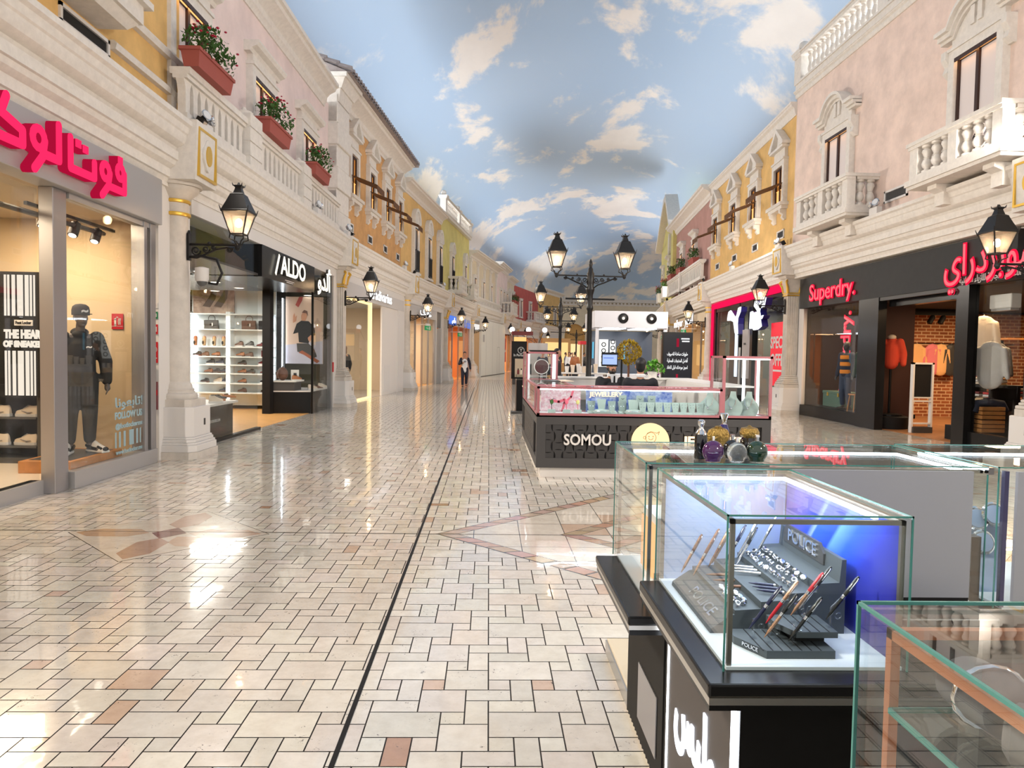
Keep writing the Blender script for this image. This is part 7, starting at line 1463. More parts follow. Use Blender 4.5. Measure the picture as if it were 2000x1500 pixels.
# ------------------------------------------------------------------ jewellery kiosk
ROSE = mat('rose_metal', S(176, 112, 118), .35, .35); CHB = mat('charcoal_laminate', S(66, 64, 64), .5); CHD = mat('dark_recess', (.012, .011, .011), .6); VELV = mat('sage_grey_velvet', S(168, 182, 176), .85)
K = thing('jewellery_kiosk', 'charcoal jewellery kiosk with rose metal edged glass cases', 'kiosk', TR(0, 0, 0))
KX0, KX1, KY0, KY1 = .64, 3.75, 9.35, 13.35
ARMS = [(KX0, KX1, KY0, KY0+.55), (KX0, KX0+.55, KY0+.55, KY1), (KX1-.55, KX1, KY0+.55, KY1), (KX0+.55, KX1-.55, KY1-.55, KY1)]
for a in ARMS:
    bx('plinth', WHITE, K, a[0]+.06, a[1]-.06, a[2]+.06, a[3]-.06, 0, .14); bx('body', CHD, K, a[0]+.03, a[1]-.03, a[2]+.03, a[3]-.03, .14, .8)
mb = MB()
for z0, z1 in ((.13, .26), (.7, .82)): mb.box(KX0, KX1, KY0, KY0+.04, z0, z1); mb.box(KX0, KX0+.04, KY0+.04, KY1, z0, z1)
for x in (KX0, KX1-.12): mb.box(x, x+.12, KY0, KY0+.04, .26, .7)
for y in (KY0+.04, KY0+.6, KY0+.75, KY1-.6, KY1-.1): mb.box(KX0, KX0+.04, y, y+.1, .26, .7)
mb.box(KX0, KX1, KY0, KY1, .8, .82); mb.build('frame', CHB, K)
RELF = mat('shaded_relief', S(54, 52, 52), .45)  # same charcoal as the frame, darkened to put the relief's shading into the colour
def bow(cx, cz, a, hv):
    """bow tie tile of the woven relief"""
    pts = []
    L_, e, w_ = a*.82, a*.78, a*.4
    for s_ in (1, -1):
        for k in range(9):
            u = L_*(1-2*k/8)*s_; pts.append((u, s_*(w_+(e-w_)*abs(u/L_)**2.2)))
    return [(cx+(p[0] if hv else p[1]), cz+(p[1] if hv else p[0])) for p in pts]
for fx in (0, 1):
    mb = MB(); n_ = 20 if fx == 0 else 17; s0 = KX0+.15 if fx == 0 else KY0+.95
    for j in range(4):
        for i in range(n_):
            q = bow(s0+i*.1425, .285+j*.13, .098, (i+j) % 2 == 0); q = [(min(max(x, s0-.03), s0+(n_-1)*.1425+.03), min(max(z, .26), .7)) for x, z in q]
            mb.prism(q, (KY0 if fx == 0 else KX0)+.006, (KY0 if fx == 0 else KX0)+.034, 'Y' if fx == 0 else 'X')
    mb.build('woven_relief', RELF, K, bev=.014)
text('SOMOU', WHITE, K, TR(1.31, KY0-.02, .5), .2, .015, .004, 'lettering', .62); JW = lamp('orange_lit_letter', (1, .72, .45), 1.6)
text('JEWELLERY', JW, K, TR(3.05, KY0-.02, .5), .17, .015, .004, 'lettering', .95)
t = thing('round_logo_sign', 'glowing cream disc with a line drawn smiling face on the kiosk front', 'sign', TR(2.14, KY0-.003, .49))
MB(Matrix.Rotation(PI/2, 4, 'X')).lathe([(.25, 0), (.25, .04)], 40).build('disc', lamp('cream_disc_glow', (1, .74, .4), 1.15), t, smooth=30)
LN = mat('amber_line', S(190, 120, 50), .5); mb = MB(); ring(mb, (0, .06), .07, .006, -.046, -.041); ring(mb, (-.08, .06), .018, .005, -.046, -.041); mb.stroke([(-.03, .05), (-.015, .035), (.01, .033), (.03, .05)], .006, -.046, -.041)
for x in (-.025, .03): ring(mb, (x, .075), .006, .005, -.046, -.041)
mb.stroke([(-.05, .115), (0, .14), (.08, .12), (.11, .14), (.1, .1)], .006, -.046, -.041); mb.stroke([(-.05, -.06), (-.05, -.03), (.05, -.03), (.05, -.06)], .006, -.046, -.041); mb.stroke([(-.12, -.12), (.12, -.12)], .02, -.046, -.041); mb.build('line_drawing', LN, t)
def kcase(a, z1, name='case'):
    x0, x1, y0, y1 = a; bx('deck', DECK, K, x0+.02, x1-.02, y0+.02, y1-.02, .82, .835); mb = MB(); w_ = .035
    for z, h in ((.82, .03), (z1-.03, .03)):
        mb.box(x0, x1, y0, y0+w_, z, z+h); mb.box(x0, x1, y1-w_, y1, z, z+h); mb.box(x0, x0+w_, y0, y1, z, z+h); mb.box(x1-w_, x1, y0, y1, z, z+h)
    for x in (x0, x1-w_):
        for y in (y0, y1-w_): mb.box(x, x+w_, y, y+w_, .82, z1)
    mb.build('rose_frame', ROSE, K)
    bx('glass_pane', GLASSC, K, x0+w_, x1-w_, y0+.01, y0+.016, .85, z1-.03); bx('glass_pane', GLASSC, K, x0+.01, x0+.016, y0+w_, y1-w_, .85, z1-.03); bx('glass_top', GLASSC, K, x0+w_, x1-w_, y0+w_, y1-w_, z1-.012, z1-.006)
KLED = lamp('kiosk_led', (.85, .97, 1), 16)
kcase((KX0, 3.09, KY0, KY0+.55), 1.2); kcase((3.09, KX1, KY0, KY0+.55), 1.64); kcase((KX0, KX0+.55, KY0+.55, 12.3), 1.2); kcase((KX0, KX0+.55, 12.3, KY1), 1.66)
bx('led_strip', KLED, K, KX0+.04, 3.05, KY0+.04, KY0+.055, 1.155, 1.168); bx('led_strip', KLED, K, KX0+.04, 3.05, KY0+.5, KY0+.515, 1.155, 1.168); bx('led_strip', KLED, K, 3.13, KX1-.04, KY0+.04, KY0+.055, 1.595, 1.608)
for x in (3.5, KX1-.05): bx('led_post', lamp('white_led_post', (.9, .97, 1), 3) if 'white_led_post' not in bpy.data.materials else bpy.data.materials['white_led_post'], K, x, x+.03, KY0+.4, KY0+.43, .85, 1.6)
LP_ = bpy.data.materials['white_led_post']
bx('led_post', LP_, K, KX0+.035, KX0+.065, 12.3+.04, 12.37, .85, 1.62); bx('led_post', LP_, K, KX0+.46, KX0+.51, 12.31, 12.35, .85, 1.62)
bx('inner_panel', WHITE, K, KX0+.55, KX1-.55, KY1-.56, KY1-.54, .2, 1.2); bx('counter_top', WHITE, K, KX0+.55, KX1, KY1-.6, KY1, 1.2, 1.22); bx('counter_top', WHITE, K, KX1-.55, KX1, KY0+.55, KY1-.6, 1.2, 1.22); bx('inner_panel', WHITE, K, KX1-.56, KX1-.54, KY0+.55, KY1-.56, .2, 1.2)
t = thing('picture_panel', 'pink and white patterned picture panel in the left end of the kiosk case', 'picture', TR(.72, KY0+.47, .84)); bx('panel', mat('blossom_print', S(236, 226, 228), .5, nz=(22, .3, S(214, 150, 170))), t, 0, .55, 0, .01, 0, .31); mb = MB(); mb.stroke([(.3, .0), (.33, .12), (.42, .2), (.45, .3)], .03, -.004, 0); mb.stroke([(.15, .15), (.25, .13), (.33, .16)], .035, -.004, 0); mb.build('pink_bird', mat('flamingo_pink', S(226, 100, 120), .5), t)
t = thing('blue_picture_panel', 'blue and white picture panel behind the velvet busts', 'picture', TR(1.35, KY0+.5, .84)); bx('panel', mat('blue_white_print', S(200, 214, 236), .5, nz=(9, .3, S(70, 100, 190))), t, 0, 1.2, 0, .01, 0, .32)
lit_text(TR(1.62, KY0+.46, 1.08), 'JEWELLERY', 'reflection of jewellery lettering, built as small glowing letters inside the kiosk case', JW, .09, .46, 'reflected_lettering', .006, .002)  # glowing letters stand in for a sign's reflection in the case glass
def bust(M_, label, kind):
    t = thing('jewellery_stand', label, 'stand', M_, None)
    if kind == 'seat':
        MB().prism([(-.09, 0), (.06, 0), (.06, .03), (-.09, .012)], -.055, .055, 'X').build('base', VELV, t); MB(Matrix.Translation((0, .05, .02)) @ Matrix.Rotation(-.2, 4, 'X')).prism([(-.035, 0), (.035, 0), (.055, .14), (-.055, .14)], -.01, .012, 'Y').build('back_pad', VELV, t)
        mb = MB()
        for x in (-.02, .02):
            for z in (.07, .11): mb.sph((x, .035+z*.18, z+.02), .006, 6, 4)
        mb.tube([(-.02, -.06, .02), (0, -.075, .022), (.02, -.06, .02)], .003, 5); mb.build('jewels', CHROME, t)
    elif kind == 'bowl':
        MB().lathe([(.1, 0), (.12, .03), (.09, .055), (.05, .06)], 18).build('ring_base', VELV, t, smooth=40); MB(Matrix.Translation((0, .06, .04))).prism([(-.04, 0), (.04, 0), (.06, .15), (-.06, .15)], -.01, .015, 'Y').build('back_pad', VELV, t); mb = MB(); mb.tube([(.11*math.cos(a), .11*math.sin(a), .04) for a in [2*PI*k/16 for k in range(16)]], .005, 5, closed=True); mb.build('bracelet', CHROME, t)
    elif kind == 'card':
        MB().box(-.05, .05, -.01, .01, 0, .24).build('card', VELV, t); mb = MB(); mb.tube([(-.02, -.012, .2), (0, -.014, .185), (.02, -.012, .2)], .003, 5); mb.build('necklace', BLACKM, t); bx('foot', VELV, t, -.05, .05, -.04, .05, 0, .01)
    else:
        mb = MB(); rs = []
        for k in range(9): z = k*.05; w_ = (.11, .13, .14, .14, .12, .08, .05, .04, .035)[k]; y = (.0, .01, .02, .045, .07, .09, .095, .1, .11)[k]; rs.append([(-w_, y, z), (0, y-.05*(k < 6), z), (w_, y, z), (w_*.9, y+.02, z), (-w_*.9, y+.02, z)])
        loft(mb, rs); mb.build('neck_form', VELV, t, smooth=60); mb = MB(); mb.tube([(-.05, .06, .27), (-.04, .02, .18), (0, -.03, .13), (.04, .02, .18), (.05, .06, .27)], .005, 5); mb.sph((0, -.04, .12), .018, 8, 6); mb.build('necklace', CHROME, t)
    return t
SEATL = ['first', 'second', 'third', 'fourth', 'fifth', 'sixth', 'seventh', 'eighth', 'ninth', 'tenth']
for k in range(10): bust(TR(1.98+k*.112, KY0+.22, .836), 'sage velvet earring seat in the kiosk case, %s from the left of its row' % SEATL[k], 'seat')
for k, x in enumerate((1.5, 1.92)): bust(TR(x+.03, KY0+.2, .836), 'round sage velvet bracelet stand, ' + ['left one', 'right one'][k] + ' of the two', 'bowl')
for k, x in enumerate((1.38, 1.66, 1.8)): bust(TR(x+.03, KY0+.32, .836), 'sage velvet seat behind the round bracelet stands, ' + ['left', 'middle', 'right'][k], 'seat')
for k, x in enumerate((1.84, 2.08, 2.24)): bust(TR(x, KY0+.4, .836), 'tall velvet card with a dark necklace, ' + ['left', 'middle', 'right'][k] + ' of three', 'card')
for k, x in enumerate((2.98, 3.3, 3.52)): bust(TR(x, KY0+.25, .836) @ Matrix.Rotation(-.5, 4, 'Z') @ Matrix.Diagonal((1, 1, .8, 1)), 'curved velvet necklace form at the right of the kiosk, ' + ['in the low case', 'left in the tall case', 'right in the tall case'][k], 'neck')
for k, x in enumerate((.85, 1.05, 1.2)):
    t = thing('flower_holder', 'little flower shaped earring holder in front of the picture panel, ' + ['left', 'middle', 'right'][k], 'stand', TR(x, KY0+.2, .836)); bx('foot', VELV, t, -.05, .05, -.03, .03, 0, .05); mb = MB(); mb.tube([(0, 0, .05), (0, 0, .14), (.02, 0, .2), (.045, 0, .19)], .004, 5); mb.tube([(0, 0, .1), (-.03, 0, .18), (-.05, 0, .17)], .004, 5); mb.build('stem', IRON if k == 0 else bpy.data.materials['flamingo_pink'], t); MB().sph((0, 0, .03), .02, 8, 6).build('pink_tag', bpy.data.materials['flamingo_pink'], t); MB().sph((.0, 0, .15), .025, 8, 6, (1, .4, 1.3)).build('petal', [LEAF, bpy.data.materials['flamingo_pink'], OLIVE][k], t)
t = thing('mirror', 'round dark mirror standing in the left glass tower of the kiosk', 'mirror', TR(.93, 12.6, 1.4)); MB(Matrix.Rotation(PI/2, 4, 'X')).lathe([(.13, -.01), (.135, 0), (.13, .012)], 24).build('frame', WHITE, t, smooth=30); MB(Matrix.Rotation(PI/2, 4, 'X')).lathe([(.12, .012), (.12, .014)], 24).build('mirror_glass', mat('mirror_face', (.09, .03, .03), .05), t); bx('stand', CHROME, t, -.02, .02, -.01, .03, -.56, -.12)
bx('glass_shelf', GLASSC, K, KX0+.05, KX0+.5, 12.35, 13.3, 1.22, 1.23)
t = thing('ring_box_row', 'rows of cream ring boxes in the left arm of the kiosk', 'boxes', TR(.72, 11.9, .836), None)
for k in range(6): bx('ring_box', CREAMS, t, .0+.07*k, .055+.07*k, 0, .06, 0, .1+.02*(k % 2))
t = thing('leaflet_tray', 'dark tray of folded leaflets on top of the left kiosk arm', 'tray', TR(1.0, 11.2, 1.2)); bx('tray', CHAR, t, -.15, .1, -.3, .3, 0, .015)
for k in range(4): MB(Matrix.Translation((.2, -.3+.15*k, .01)) @ Matrix.Rotation(.3*k, 4, 'Z')).box(-.1, .1, -.05, .05, 0, .006).build('leaflet', CREAMS, t)
t = thing('lid', 'flat dark tray lying on top of the left glass tower', 'tray', TR(.95, 12.7, 1.66)); MB().prism([(-.2, 0), (.2, 0), (.24, .03), (-.24, .03)], -.2, .2, 'Y').build('tray', BLACKM, t)
# seated men inside the kiosk
js = dict(J0)
js.update(pel=(0,0,.0), che=(0,-.03,.34), nek=(0,-.02,.56), hed=(0,-.05,.73), shL=(-.19,-.02,.49), elL=(-.25,-.12,.22), wrL=(-.12,-.33,.2), shR=(.19,-.02,.49), elR=(.25,-.12,.22), wrR=(.12,-.33,.2), hiL=(-.1,-.02,.0), knL=(-.12,-.44,.0), anL=(-.12,-.4,-.42), hiR=(.1,-.02,.0), knR=(.12,-.44,.0), anR=(.12,-.4,-.42))
def seated(M_, label, beard):
    t = figure('person', label, M_, js, .012, [('jacket', SUIT, lambda mb: top_cloth(mb, js, .022)), ('trousers', SUIT, lambda mb: trousers(mb, js, .018)), ('hair', HAIR, lambda mb: hair(mb, js))])
    h = V(js, 'hed')
    MB().prism([(-.045, -.24), (.045, -.24), (.075, -.1), (-.075, -.1)], -.125, -.12, 'Y', T=Matrix.Translation(h+Vector((0, -.02, -.02)))).build('shirt', SHIRT, t); mb = MB(); mb.lathe([(.062, -.16), (.07, -.13), (.064, -.11)], 14, T=Matrix.Translation(h+Vector((0, .02, -.0)))); mb.build('collar', SHIRT, t); MB().prism([(-.014, -.24), (.014, -.24), (.01, -.13), (-.01, -.13)], -.14, -.13, 'Y', T=Matrix.Translation(h+Vector((0, -.02, -.02)))).build('tie', BLACK, t)
    if beard:
        mb = MB(Matrix.Translation(h)); mb.sph((0, -.04, -.09), .062, 12, 8, (.95, .9, .75)); mb.cap((-.062, -.01, -.02), (-.045, -.045, -.08), .018, .022, 6); mb.cap((.062, -.01, -.02), (.045, -.045, -.08), .018, .022, 6); mb.cap((-.028, -.095, -.048), (.028, -.095, -.048), .009, .009, 6); blob(mb, 'beard', HAIR, t, .01)
    mb = MB(Matrix.Translation(h))
    for s_ in (-1, 1): mb.cap((s_*.015, -.098, .034), (s_*.048, -.088, .036), .006, .005, 6)
    mb.build('eyebrows', HAIR, t); 
    for s_ in (-1, 1): MB(Matrix.Translation(h)).sph((s_*.03, -.083, .012), .011, 8, 6).build('eye', mat('dark_eye', (.02, .015, .012), .3) if 'dark_eye' not in bpy.data.materials else bpy.data.materials['dark_eye'], t)
    return t
def stool(M_, label):
    t = thing('bar_stool', label, 'stool', M_); MB().lathe([(.18, .0), (.19, .02), (.19, .06), (.15, .08)], 20).build('seat', BLACKM, t, smooth=40); MB().cyl((0, 0, -.62), (0, 0, 0), .025).build('post', CHROME, t); MB().lathe([(.2, -.66), (.2, -.64), (.03, -.62)], 20).build('foot', CHROME, t)
p1 = atY(1194, 716, 11.9); seated(TR(p1.x, 11.95, p1.z-.73, .15), 'bearded man in black suit sitting in the kiosk facing the viewer', True); stool(TR(p1.x, 12.0, .66), 'bar stool under the bearded man in the kiosk')
p2 = atY(1250, 716, 10.9); seated(TR(p2.x, 10.85, p2.z-.73, PI-.2), 'dark haired man in black suit seen from behind in the kiosk', False); stool(TR(p2.x, 10.8, .66), 'bar stool under the man seen from behind')
t = thing('monitor', 'black till screen with a lit blue white page above the bearded man', 'screen', TR(0, 11.3, 0)); c = atY(1191, 702, 11.3); bx('housing', BLACK, t, c.x-.13, c.x+.13, -.0, .03, c.z-.11, c.z+.11, bev=.006); bx('display', lamp('till_screen', (.42, .55, 1), .95), t, c.x-.115, c.x+.115, -.004, 0, c.z-.08, c.z+.075); bx('text_lines', lamp('till_lines', (.2, .3, .8), .8), t, c.x-.1, c.x+.06, -.006, -.004, c.z+.015, c.z+.03); MB().tube([(c.x+.2, .06, .02), (c.x+.2, .06, c.z), (c.x, .04, c.z)], .015).build('pole', BLACK, t); MB().lathe([(.16, 0), (.16, .015), (.03, .03)], 16, c=(c.x+.2, .06, 0)).build('foot', BLACK, t)
t = thing('till_desk', 'dark desk between the two seated men', 'desk', TR((p1.x+p2.x)/2, 11.4, 0)); bx('top', CHAR, t, -.5, .5, -.14, .14, 1.08, 1.12); bx('body', CHAR, t, -.45, .45, -.1, .1, 0, 1.08)
t = thing('potted_plant', 'small green potted plant on the white kiosk counter', 'plant', TR(2.98, 12.95, 1.22)); MB().lathe([(.07, 0), (.1, .12), (.09, .12)], 14).build('pot', WHITE, t); mb, mf = MB(), MB(); bush(mb, mf, -.2, .2, -.14, .14, .1, .22, 160, 71, .05, 0); mb.build('foliage', mat('fresh_green', S(96, 160, 50), .6), t)

# ------------------------------------------------------------------ street lamps
def lamppost(M_, label, low=False):
    t = thing('street_lamp', label, 'lamp post', M_, 'twin armed lamp posts'); 
    MB().lathe([(.22, 0), (.22, .1), (.18, .14), (.16, .4), (.12, .46), (.1, .9), (.075, 1.0), (.06, 1.05), (.055, 2.6), (.075, 2.64), (.075, 2.68), (.06, 2.72), (.065, 2.95), (.095, 3.05), (.1, 3.08), (.075, 3.14), (.085, 3.2), (.085, 3.42), (.06, 3.46), (.055, 3.52), (.03, 3.56), (.045, 3.62), (.035, 3.68), (.008, 3.74)], 16).build('post', IRON, t, smooth=40)
    def arms(z, L_, s_=1.0):
        for d in (-1, 1):
            mb = MB(Matrix.Diagonal((d, 1, 1, 1))); mb.cyl((.05, 0, z), (L_, 0, z), .018*s_, n=6); mb.tube([(.06, 0, z-.28*s_), (.16, 0, z-.2*s_), (.3*s_, 0, z-.15*s_), (.5*s_, 0, z-.06*s_), (.6*s_, 0, z-.05*s_)], .016, 6)
            for x, zz, r in ((.13, .1, .07), (.26, .08, .05), (.4, .06, .035), (.55, .05, .04)): scroll(mb, x*s_, z-zz*s_, r*s_)
            mb.sph((L_, 0, z-.0), .04*s_, 8, 6, (1, 1, 1.4)); mb.sph((.3*s_, 0, z+.02), .025, 6, 4); mb.build('arm', IRON, t, smooth=60)
    arms(3.37, .76); 
    for d in (-1, 1): lantern_parts(t, d*.76, 0, 3.52)
    MB().cyl((-.55, 0, 2.86), (.55, 0, 2.86), .022, n=6).build('banner_bar', IRON, t)
    return t
l0 = lamppost(TR(2.22, 15.9, 0, .05), 'tall twin lantern lamp post nearest the kiosk')
for x, y, r, lb in ((2.62, 26.5, .1, 'second twin lantern lamp post behind the nearest one'), (3.95, 40, .15, 'third twin lantern lamp post further down the mall'), (7.3, 60, .3, 'farthest twin lantern lamp post')): dup(l0, TR(x, y, 0, r), lb)

# ------------------------------------------------------------------ white canopy booth
B = thing('canopy_booth', 'white canopied booth with round fan vents and black panels', 'booth', TR(4.75, 24, 0))
CAN = mat('white_canopy', S(196, 195, 200), .5)
MB().prism([(-1.25, 2.55), (1.2, 2.55), (1.2, 3.1), (-1.25, 3.1)], -.2, 2.2, 'Y').build('canopy', CAN, B); bx('light_panel', LED, B, -.85, -.15, .1, 1.6, 2.53, 2.55); bx('light_panel', LED, B, .2, .9, .1, 1.6, 2.53, 2.55)
for x in (-1.2, 1.1): bx('post', CAN, B, x, x+.1, -.15, -.05, 0, 2.55)
bx('back_wall', mat('dark_blue_wall', S(52, 58, 68), .3), B, -1.2, 1.2, 2.05, 2.15, 0, 2.5); bx('counter', CAN, B, -1.1, 1.1, -.1, .4, 0, 1.0)
for x in (-.3, .65): v_ = MB(Matrix.Translation((x, -.2, 2.86)) @ Matrix.Rotation(PI/2, 4, 'X')).lathe([(.17, 0), (.17, .02), (.13, .03)], 24).build('fan_ring', BLACK, B, smooth=30); MB(Matrix.Translation((x, -.22, 2.86)) @ Matrix.Rotation(PI/2, 4, 'X')).lathe([(.05, .01), (.05, .02)], 16).build('fan_hub', WHITE, v_)
for x0, x1, z0, z1 in ((-.75, -.42, 1.2, 2.2), (-.35, -.15, 1.3, 2.15)):
    s0 = bx('lit_board', lamp('lit_board_white', (1, 1, .95), .9) if 'lit_board_white' not in bpy.data.materials else bpy.data.materials['lit_board_white'], B, x0, x1, 1.98, 2.04, z0, z1)
    mb = MB(); 
    for k in range(4): ring(mb, ((x0+x1)/2, z0+.15+.22*k), .07, .03, 1.97, 1.98)
    mb.build('printed_marks', BLACKM, s0)
for x in (-1.0, .15): bx('cyan_tube', lamp('cyan_tube', (.2, .7, 1), .7) if 'cyan_tube' not in bpy.data.materials else bpy.data.materials['cyan_tube'], B, x, x+.05, 1.96, 2.0, 1.5, 2.1)
t = thing('topiary', 'golden yellow round topiary tree beside the booth', 'plant', TR(3.92, 20, 0)); MB().lathe([(.2, 0), (.24, .4), (.2, .42)], 16).build('pot', BLACKM, t); MB().cyl((0, 0, .4), (0, 0, 1.4), .03).build('trunk', BRL, t)
mb = MB(); r = random.Random(8)
for k in range(1400):
    d = Vector((r.gauss(0, 1), r.gauss(0, 1), r.gauss(0, 1))).normalized()*.36*r.uniform(.75, 1.0); M_ = Matrix.Translation(Vector((0, 0, 1.72))+d) @ Matrix.Rotation(r.uniform(0, 6), 4, 'Z') @ Matrix.Rotation(r.uniform(-1.5, 1.5), 4, 'X'); s_ = r.uniform(.025, .05); mb.add([(-s_*.5, 0, 0), (0, -s_, 0), (s_*.5, 0, 0), (0, s_, 0)], [(0, 1, 2, 3)], M_)
mb.build('foliage', mat('golden_leaf', S(186, 156, 30), .6, nz=(9, .4)), t)
t = thing('flower_pot', 'dark pot of purple flowers beside the topiary', 'plant', TR(4.3, 19, 0)); MB().lathe([(.18, 0), (.22, .9), (.2, .92)], 14).build('pot', BLACK, t); mb, mf = MB(), MB(); bush(mb, mf, -.22, .22, -.2, .2, .9, .4, 120, 72, .05, 70); mb.build('foliage', LEAF, t); mf.build('flowers', mat('purple_petal', S(120, 50, 130), .6), t)
# digital totem
t = thing('digital_totem', 'tall black digital screen with three lines of white Arabic', 'screen', TR(4.5, 17, 0)); bx('housing', BLACK, t, -.36, .36, 0, .14, 0, 2.2, bev=.01); bx('display', mat('dark_screen', (.006, .006, .012), .15), t, -.33, .33, -.004, 0, .2, 2.15)
SW_ = lamp('screen_white', (1, 1, 1), 1.0)
for k, s_ in enumerate(('حلويات ساخنة للضيوف', 'أفضل المنتجات المحلية', 'احجز موعدك قبل النفاد')): text(ar(s_), SW_, t, TR(0, -.006, 1.68-.16*k), .11, .001, .002, 'lettering', .5)
mb = MB(); mb.box(.08, .28, -.006, -.004, 2.03, 2.06); mb.box(.1, .28, -.006, -.004, 1.97, 2.0); mb.build('top_print', SW_, t); bx('red_ribbon', lamp('screen_red', (.6, .02, .06), .5), t, -.03, .03, -.005, -.003, 1.85, 2.05); bx('red_ribbon', bpy.data.materials['screen_red'], t, -.025, .025, -.005, -.003, 1.0, 1.2)
mb = MB(); ring(mb, (.18, .62), .05, .02, -.006, -.004); mb.build('round_logo', SW_, t); mb = MB(); mb.sph((-.18, -.005, .66), .04, 10, 6, (1, .1, 1)); mb.box(-.25, -.11, -.006, -.004, .55, .6); mb.build('pink_logo', lamp('screen_pink', (.9, .1, .6), .9), t)
# black perfume totem and its counter
t = thing('black_totem', 'black perfume stand with silver script panel left of the kiosk', 'sign', TR(.87, 20.6, 0)); bx('panel', BLACKM, t, -.22, .22, 0, .1, .9, 1.98); text('Y', mat('silver_ink', S(200, 200, 196), .4), t, TR(.05, -.01, 1.72), .14, .002, .001, 'emblem'); mb = MB(); ring(mb, (.05, 1.72), .09, .015, -.008, 0); mb.build('emblem_ring', bpy.data.materials['silver_ink'], t); text('In Perfume', bpy.data.materials['silver_ink'], t, TR(.02, -.01, 1.58), .1, .002, .002, 'lettering', .36)
bx('shelf_recess', mat('warm_recess', S(196, 176, 150), .6), t, -.12, .2, -.01, .0, .95, 1.48); bx('counter', BLACK, t, -.1, .3, -.9, -.1, 0, .9); bx('counter_glass', GLASSC, t, -.1, .3, -.9, -.1, .9, 1.05); text('W', JW, t, TR(.12, -.905, .7), .12, .002, .002, 'lettering'); bx('pallet', CHAR, t, -.25, .4, -1.3, -.92, 0, .05)
for k, (x, m) in enumerate(((-.05, MAR), (.04, CREAMS), (.1, BLU), (.16, CHROME))):
    b_ = thing('perfume_bottle', 'small bottle on the black perfume stand, ' + ['maroon', 'cream', 'blue', 'silver'][k], 'bottle', TR(.87+x, 20.5, 1.052) if False else TR(.87+x, 20.55-.62, 1.052), None); bx('body', m, b_, -.03, .03, -.02, .02, 0, .12); bx('cap', BLACK, b_, -.015, .015, -.015, .015, .12, .16)

# ------------------------------------------------------------------ walking man and far crowd
jw = dict(J0); jw.update(hiL=(-.09,0,.92), knL=(-.1,-.1,.52), anL=(-.1,-.08,.1), knR=(.1,.02,.5), anR=(.1,.2,.14), elL=(-.27,.0,1.17), wrL=(-.12,-.26,1.22), elR=(.27,.04,1.16), wrR=(.29,.0,.9))
wm = figure('person', 'man in white shirt with navy sleeves and dark jeans walking with a phone', TR(-1.16, 34.5, 0, .1) @ Matrix.Diagonal((.95, .95, .93, 1)), jw, .016, [('shirt', SHIRT, lambda mb: (mb.cap(V(jw,'pel')+Vector((0,0,-.1)), V(jw,'che'), .155, .155, 16, sq=(1, .8)), mb.cap(V(jw,'che'), V(jw,'nek')-Vector((0,0,.05)), .14, .07, 14, sq=(1, .8)))), ('sleeves', NAVY, lambda mb: [(mb.cap(V(jw,'sh'+q), V(jw,'el'+q), .078, .07, 10), mb.cap(V(jw,'el'+q), V(jw,'wr'+q)*.9+V(jw,'el'+q)*.1, .068, .055, 10)) for q in 'LR']), ('jeans', NAVY, lambda mb: trousers(mb, jw, .02, .02)), ('hair', HAIR, lambda mb: hair(mb, jw))])
for q in 'LR': mb = MB(); a_ = V(jw, 'an'+q); low_shoe(mb, a_+Vector((0, .09, -.09)), (0, -1), .3, .055, .1); mb.build('shoe', BLACKM, wm, smooth=50)
mb = MB(); mb.box(-.06, .07, -.16, -.15, 1.3, 1.33); mb.box(-.04, .06, -.16, -.15, 1.25, 1.27); mb.build('print', BLACKM, wm)
ph = thing('phone', 'black phone held by the walking man', 'phone', TR(-1.16-.13, 34.2, 1.16)); bx('case', BLACK, ph, -.035, .035, -.005, .005, -.07, .07)
cols = [NAVY, CHAR, CREAMS, SUIT, MAR, SHIRT, BLU, TNL, SUIT, PINK, NAVY, CHAR]
CR = ['first from the left', 'second', 'third', 'fourth', 'fifth', 'sixth', 'seventh', 'eighth', 'ninth', 'tenth', 'eleventh', 'last']
CN = ['navy', 'charcoal', 'cream', 'black', 'maroon', 'white', 'blue', 'tan', 'black', 'pink', 'navy', 'charcoal']
cx = [2.7, 3.3, 3.9, 4.6, 5.1, 5.6, 6.0, 5.3, 6.6, 4.4, 7.0, 7.6]; cy = [36, 44, 46, 48, 52, 50, 56, 44, 58, 54, 60, 57]
for k in range(12):
    m_ = cols[k]; figure('person', 'far off figure in a %s top in the cafe crowd, %s along' % (CN[k], CR[k].replace(' from the left', '')), TR(cx[k], cy[k], 0, k*1.3), J0, .035, [('top', m_, lambda mb: top_cloth(mb, J0, .03)), ('trousers', SUIT, lambda mb: trousers(mb, J0, .03)), ('hair', HAIR, lambda mb: hair(mb, J0))], hands=False)
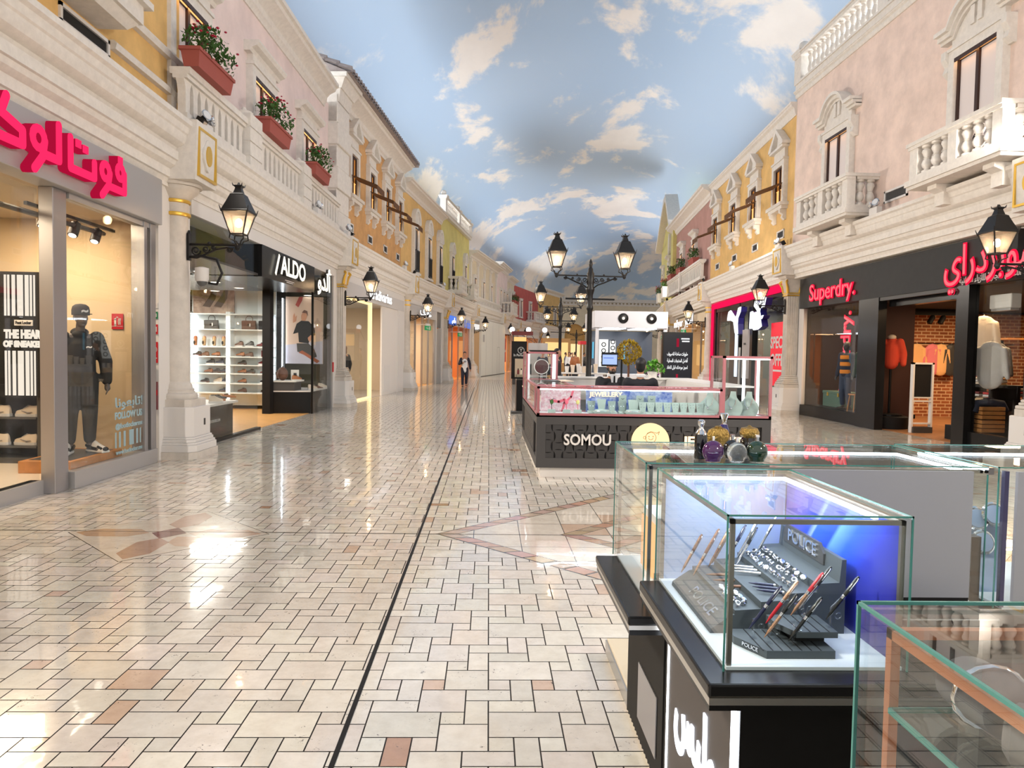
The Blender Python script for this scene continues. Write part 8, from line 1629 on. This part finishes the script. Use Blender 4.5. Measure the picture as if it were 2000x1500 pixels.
# cafe counter and chairs between the posts
t = thing('cafe_counter', 'white cafe counter with bottles and cups beyond the kiosk', 'counter', TR(3.0, 22.5, 0)); bx('top', WHITE, t, -.75, .7, -.3, .3, 1.02, 1.06); bx('frame', CHROME, t, -.72, -.69, -.28, .28, 0, 1.02); bx('frame', CHROME, t, .65, .68, -.28, .28, 0, 1.02); bx('shelf', WHITE, t, -.7, .65, -.28, .28, .5, .53)
for k in range(6):
    b_ = thing('cup_stack', 'stack of white cups on the cafe counter, ' + CR[k], 'cups', TR(2.45+k*.18, 22.4, 1.06), 'cup stacks on the cafe counter'); MB().lathe([(.05, 0), (.07, .2+.04*(k % 3)), (.06, .2+.04*(k % 3))], 12).build('cups', [WHITE, CREAMS][k % 2], b_)
for k in range(4):
    b_ = thing('cafe_chair', 'cream chair by the cafe counter, ' + CR[k], 'chair', TR(2.45+k*.36, 21.9, 0, PI)); bx('seat', CREAMS, b_, -.15, .15, -.15, .15, .42, .46); bx('backrest', CREAMS, b_, -.15, .15, .13, .16, .46, .85)
    for sx in (-1, 1):
        for sy in (-1, 1): MB().cyl((sx*.13, sy*.13, 0), (sx*.13, sy*.13, .42), .012, n=6).build('leg', CHROME, b_)
figure('person', 'man in dark suit standing left of the cafe counter', TR(2.05, 21.5, 0, 1.2), J0, .022, [('jacket', SUIT, lambda mb: top_cloth(mb, J0, .03)), ('trousers', SUIT, lambda mb: trousers(mb, J0, .02)), ('hair', HAIR, lambda mb: hair(mb, J0))])
t = thing('small_kiosk', 'white kiosk with a red roof sign and round white globe far down the mall', 'kiosk', TR(4.9, 33, 0)); bx('counter', WHITE, t, -.7, .7, -.4, .4, 0, 1.1); bx('roof_sign', RED, t, -.75, .75, -.45, .45, 2.1, 2.25)
for x in (-.65, .62): bx('post', WHITE, t, x, x+.04, -.38, -.34, 1.1, 2.1)
MB().sph((0, -.5, 2.2), .14, 14, 10).build('globe', WLIT, t, smooth=60); bx('red_box', RED, t, .0, .25, -.42, -.4, 1.12, 1.35)
t = thing('small_kiosk', 'dark red topped kiosk with an orange lit panel behind the black totem', 'kiosk', TR(1.75, 38, 0)); bx('counter', CHAR, t, -.5, .5, -.3, .3, 0, 1.1); bx('roof_sign', MAR, t, -.55, .55, -.35, .35, 2.6, 2.8); bx('lit_panel', lamp('orange_panel', (1, .55, .2), 1.0), t, -.45, .2, -.31, -.3, 1.9, 2.5); bx('post', CHAR, t, -.5, -.45, -.3, .3, 1.1, 2.6)
t = thing('info_stand', 'grey information stand with three round lights above, far down the mall', 'sign', TR(3.0, 44, 0)); bx('panel', ALU, t, -.6, .6, 0, .1, 0, 2.3)
for x in (-1.6, -.6, .4): MB().sph((x, 0, 3.1), .16, 12, 8).build('globe', WLIT, t, smooth=60); MB().cyl((x, 0, 3.1), (0, .05, 2.2), .015, n=5).build('stem', IRON, t)
for x, y, c, lb in ((6.6, 70, (1, .62, .25), 'far orange lit stall front under the left row'), (8.8, 78, (1, .7, .35), 'farthest warm lit stall front')):
    t = thing('stall', lb, 'stall', TR(x, y, 0, .3)); bx('front', mat('stall_wall', S(226, 180, 120), .8) if 'stall_wall' not in bpy.data.materials else bpy.data.materials['stall_wall'], t, -1.5, 1.5, 0, .4, 0, 3.2); bx('lit_panel', lamp('stall_glow', c, 1.0), t, -1.2, 1.2, -.02, 0, .8, 2.8)
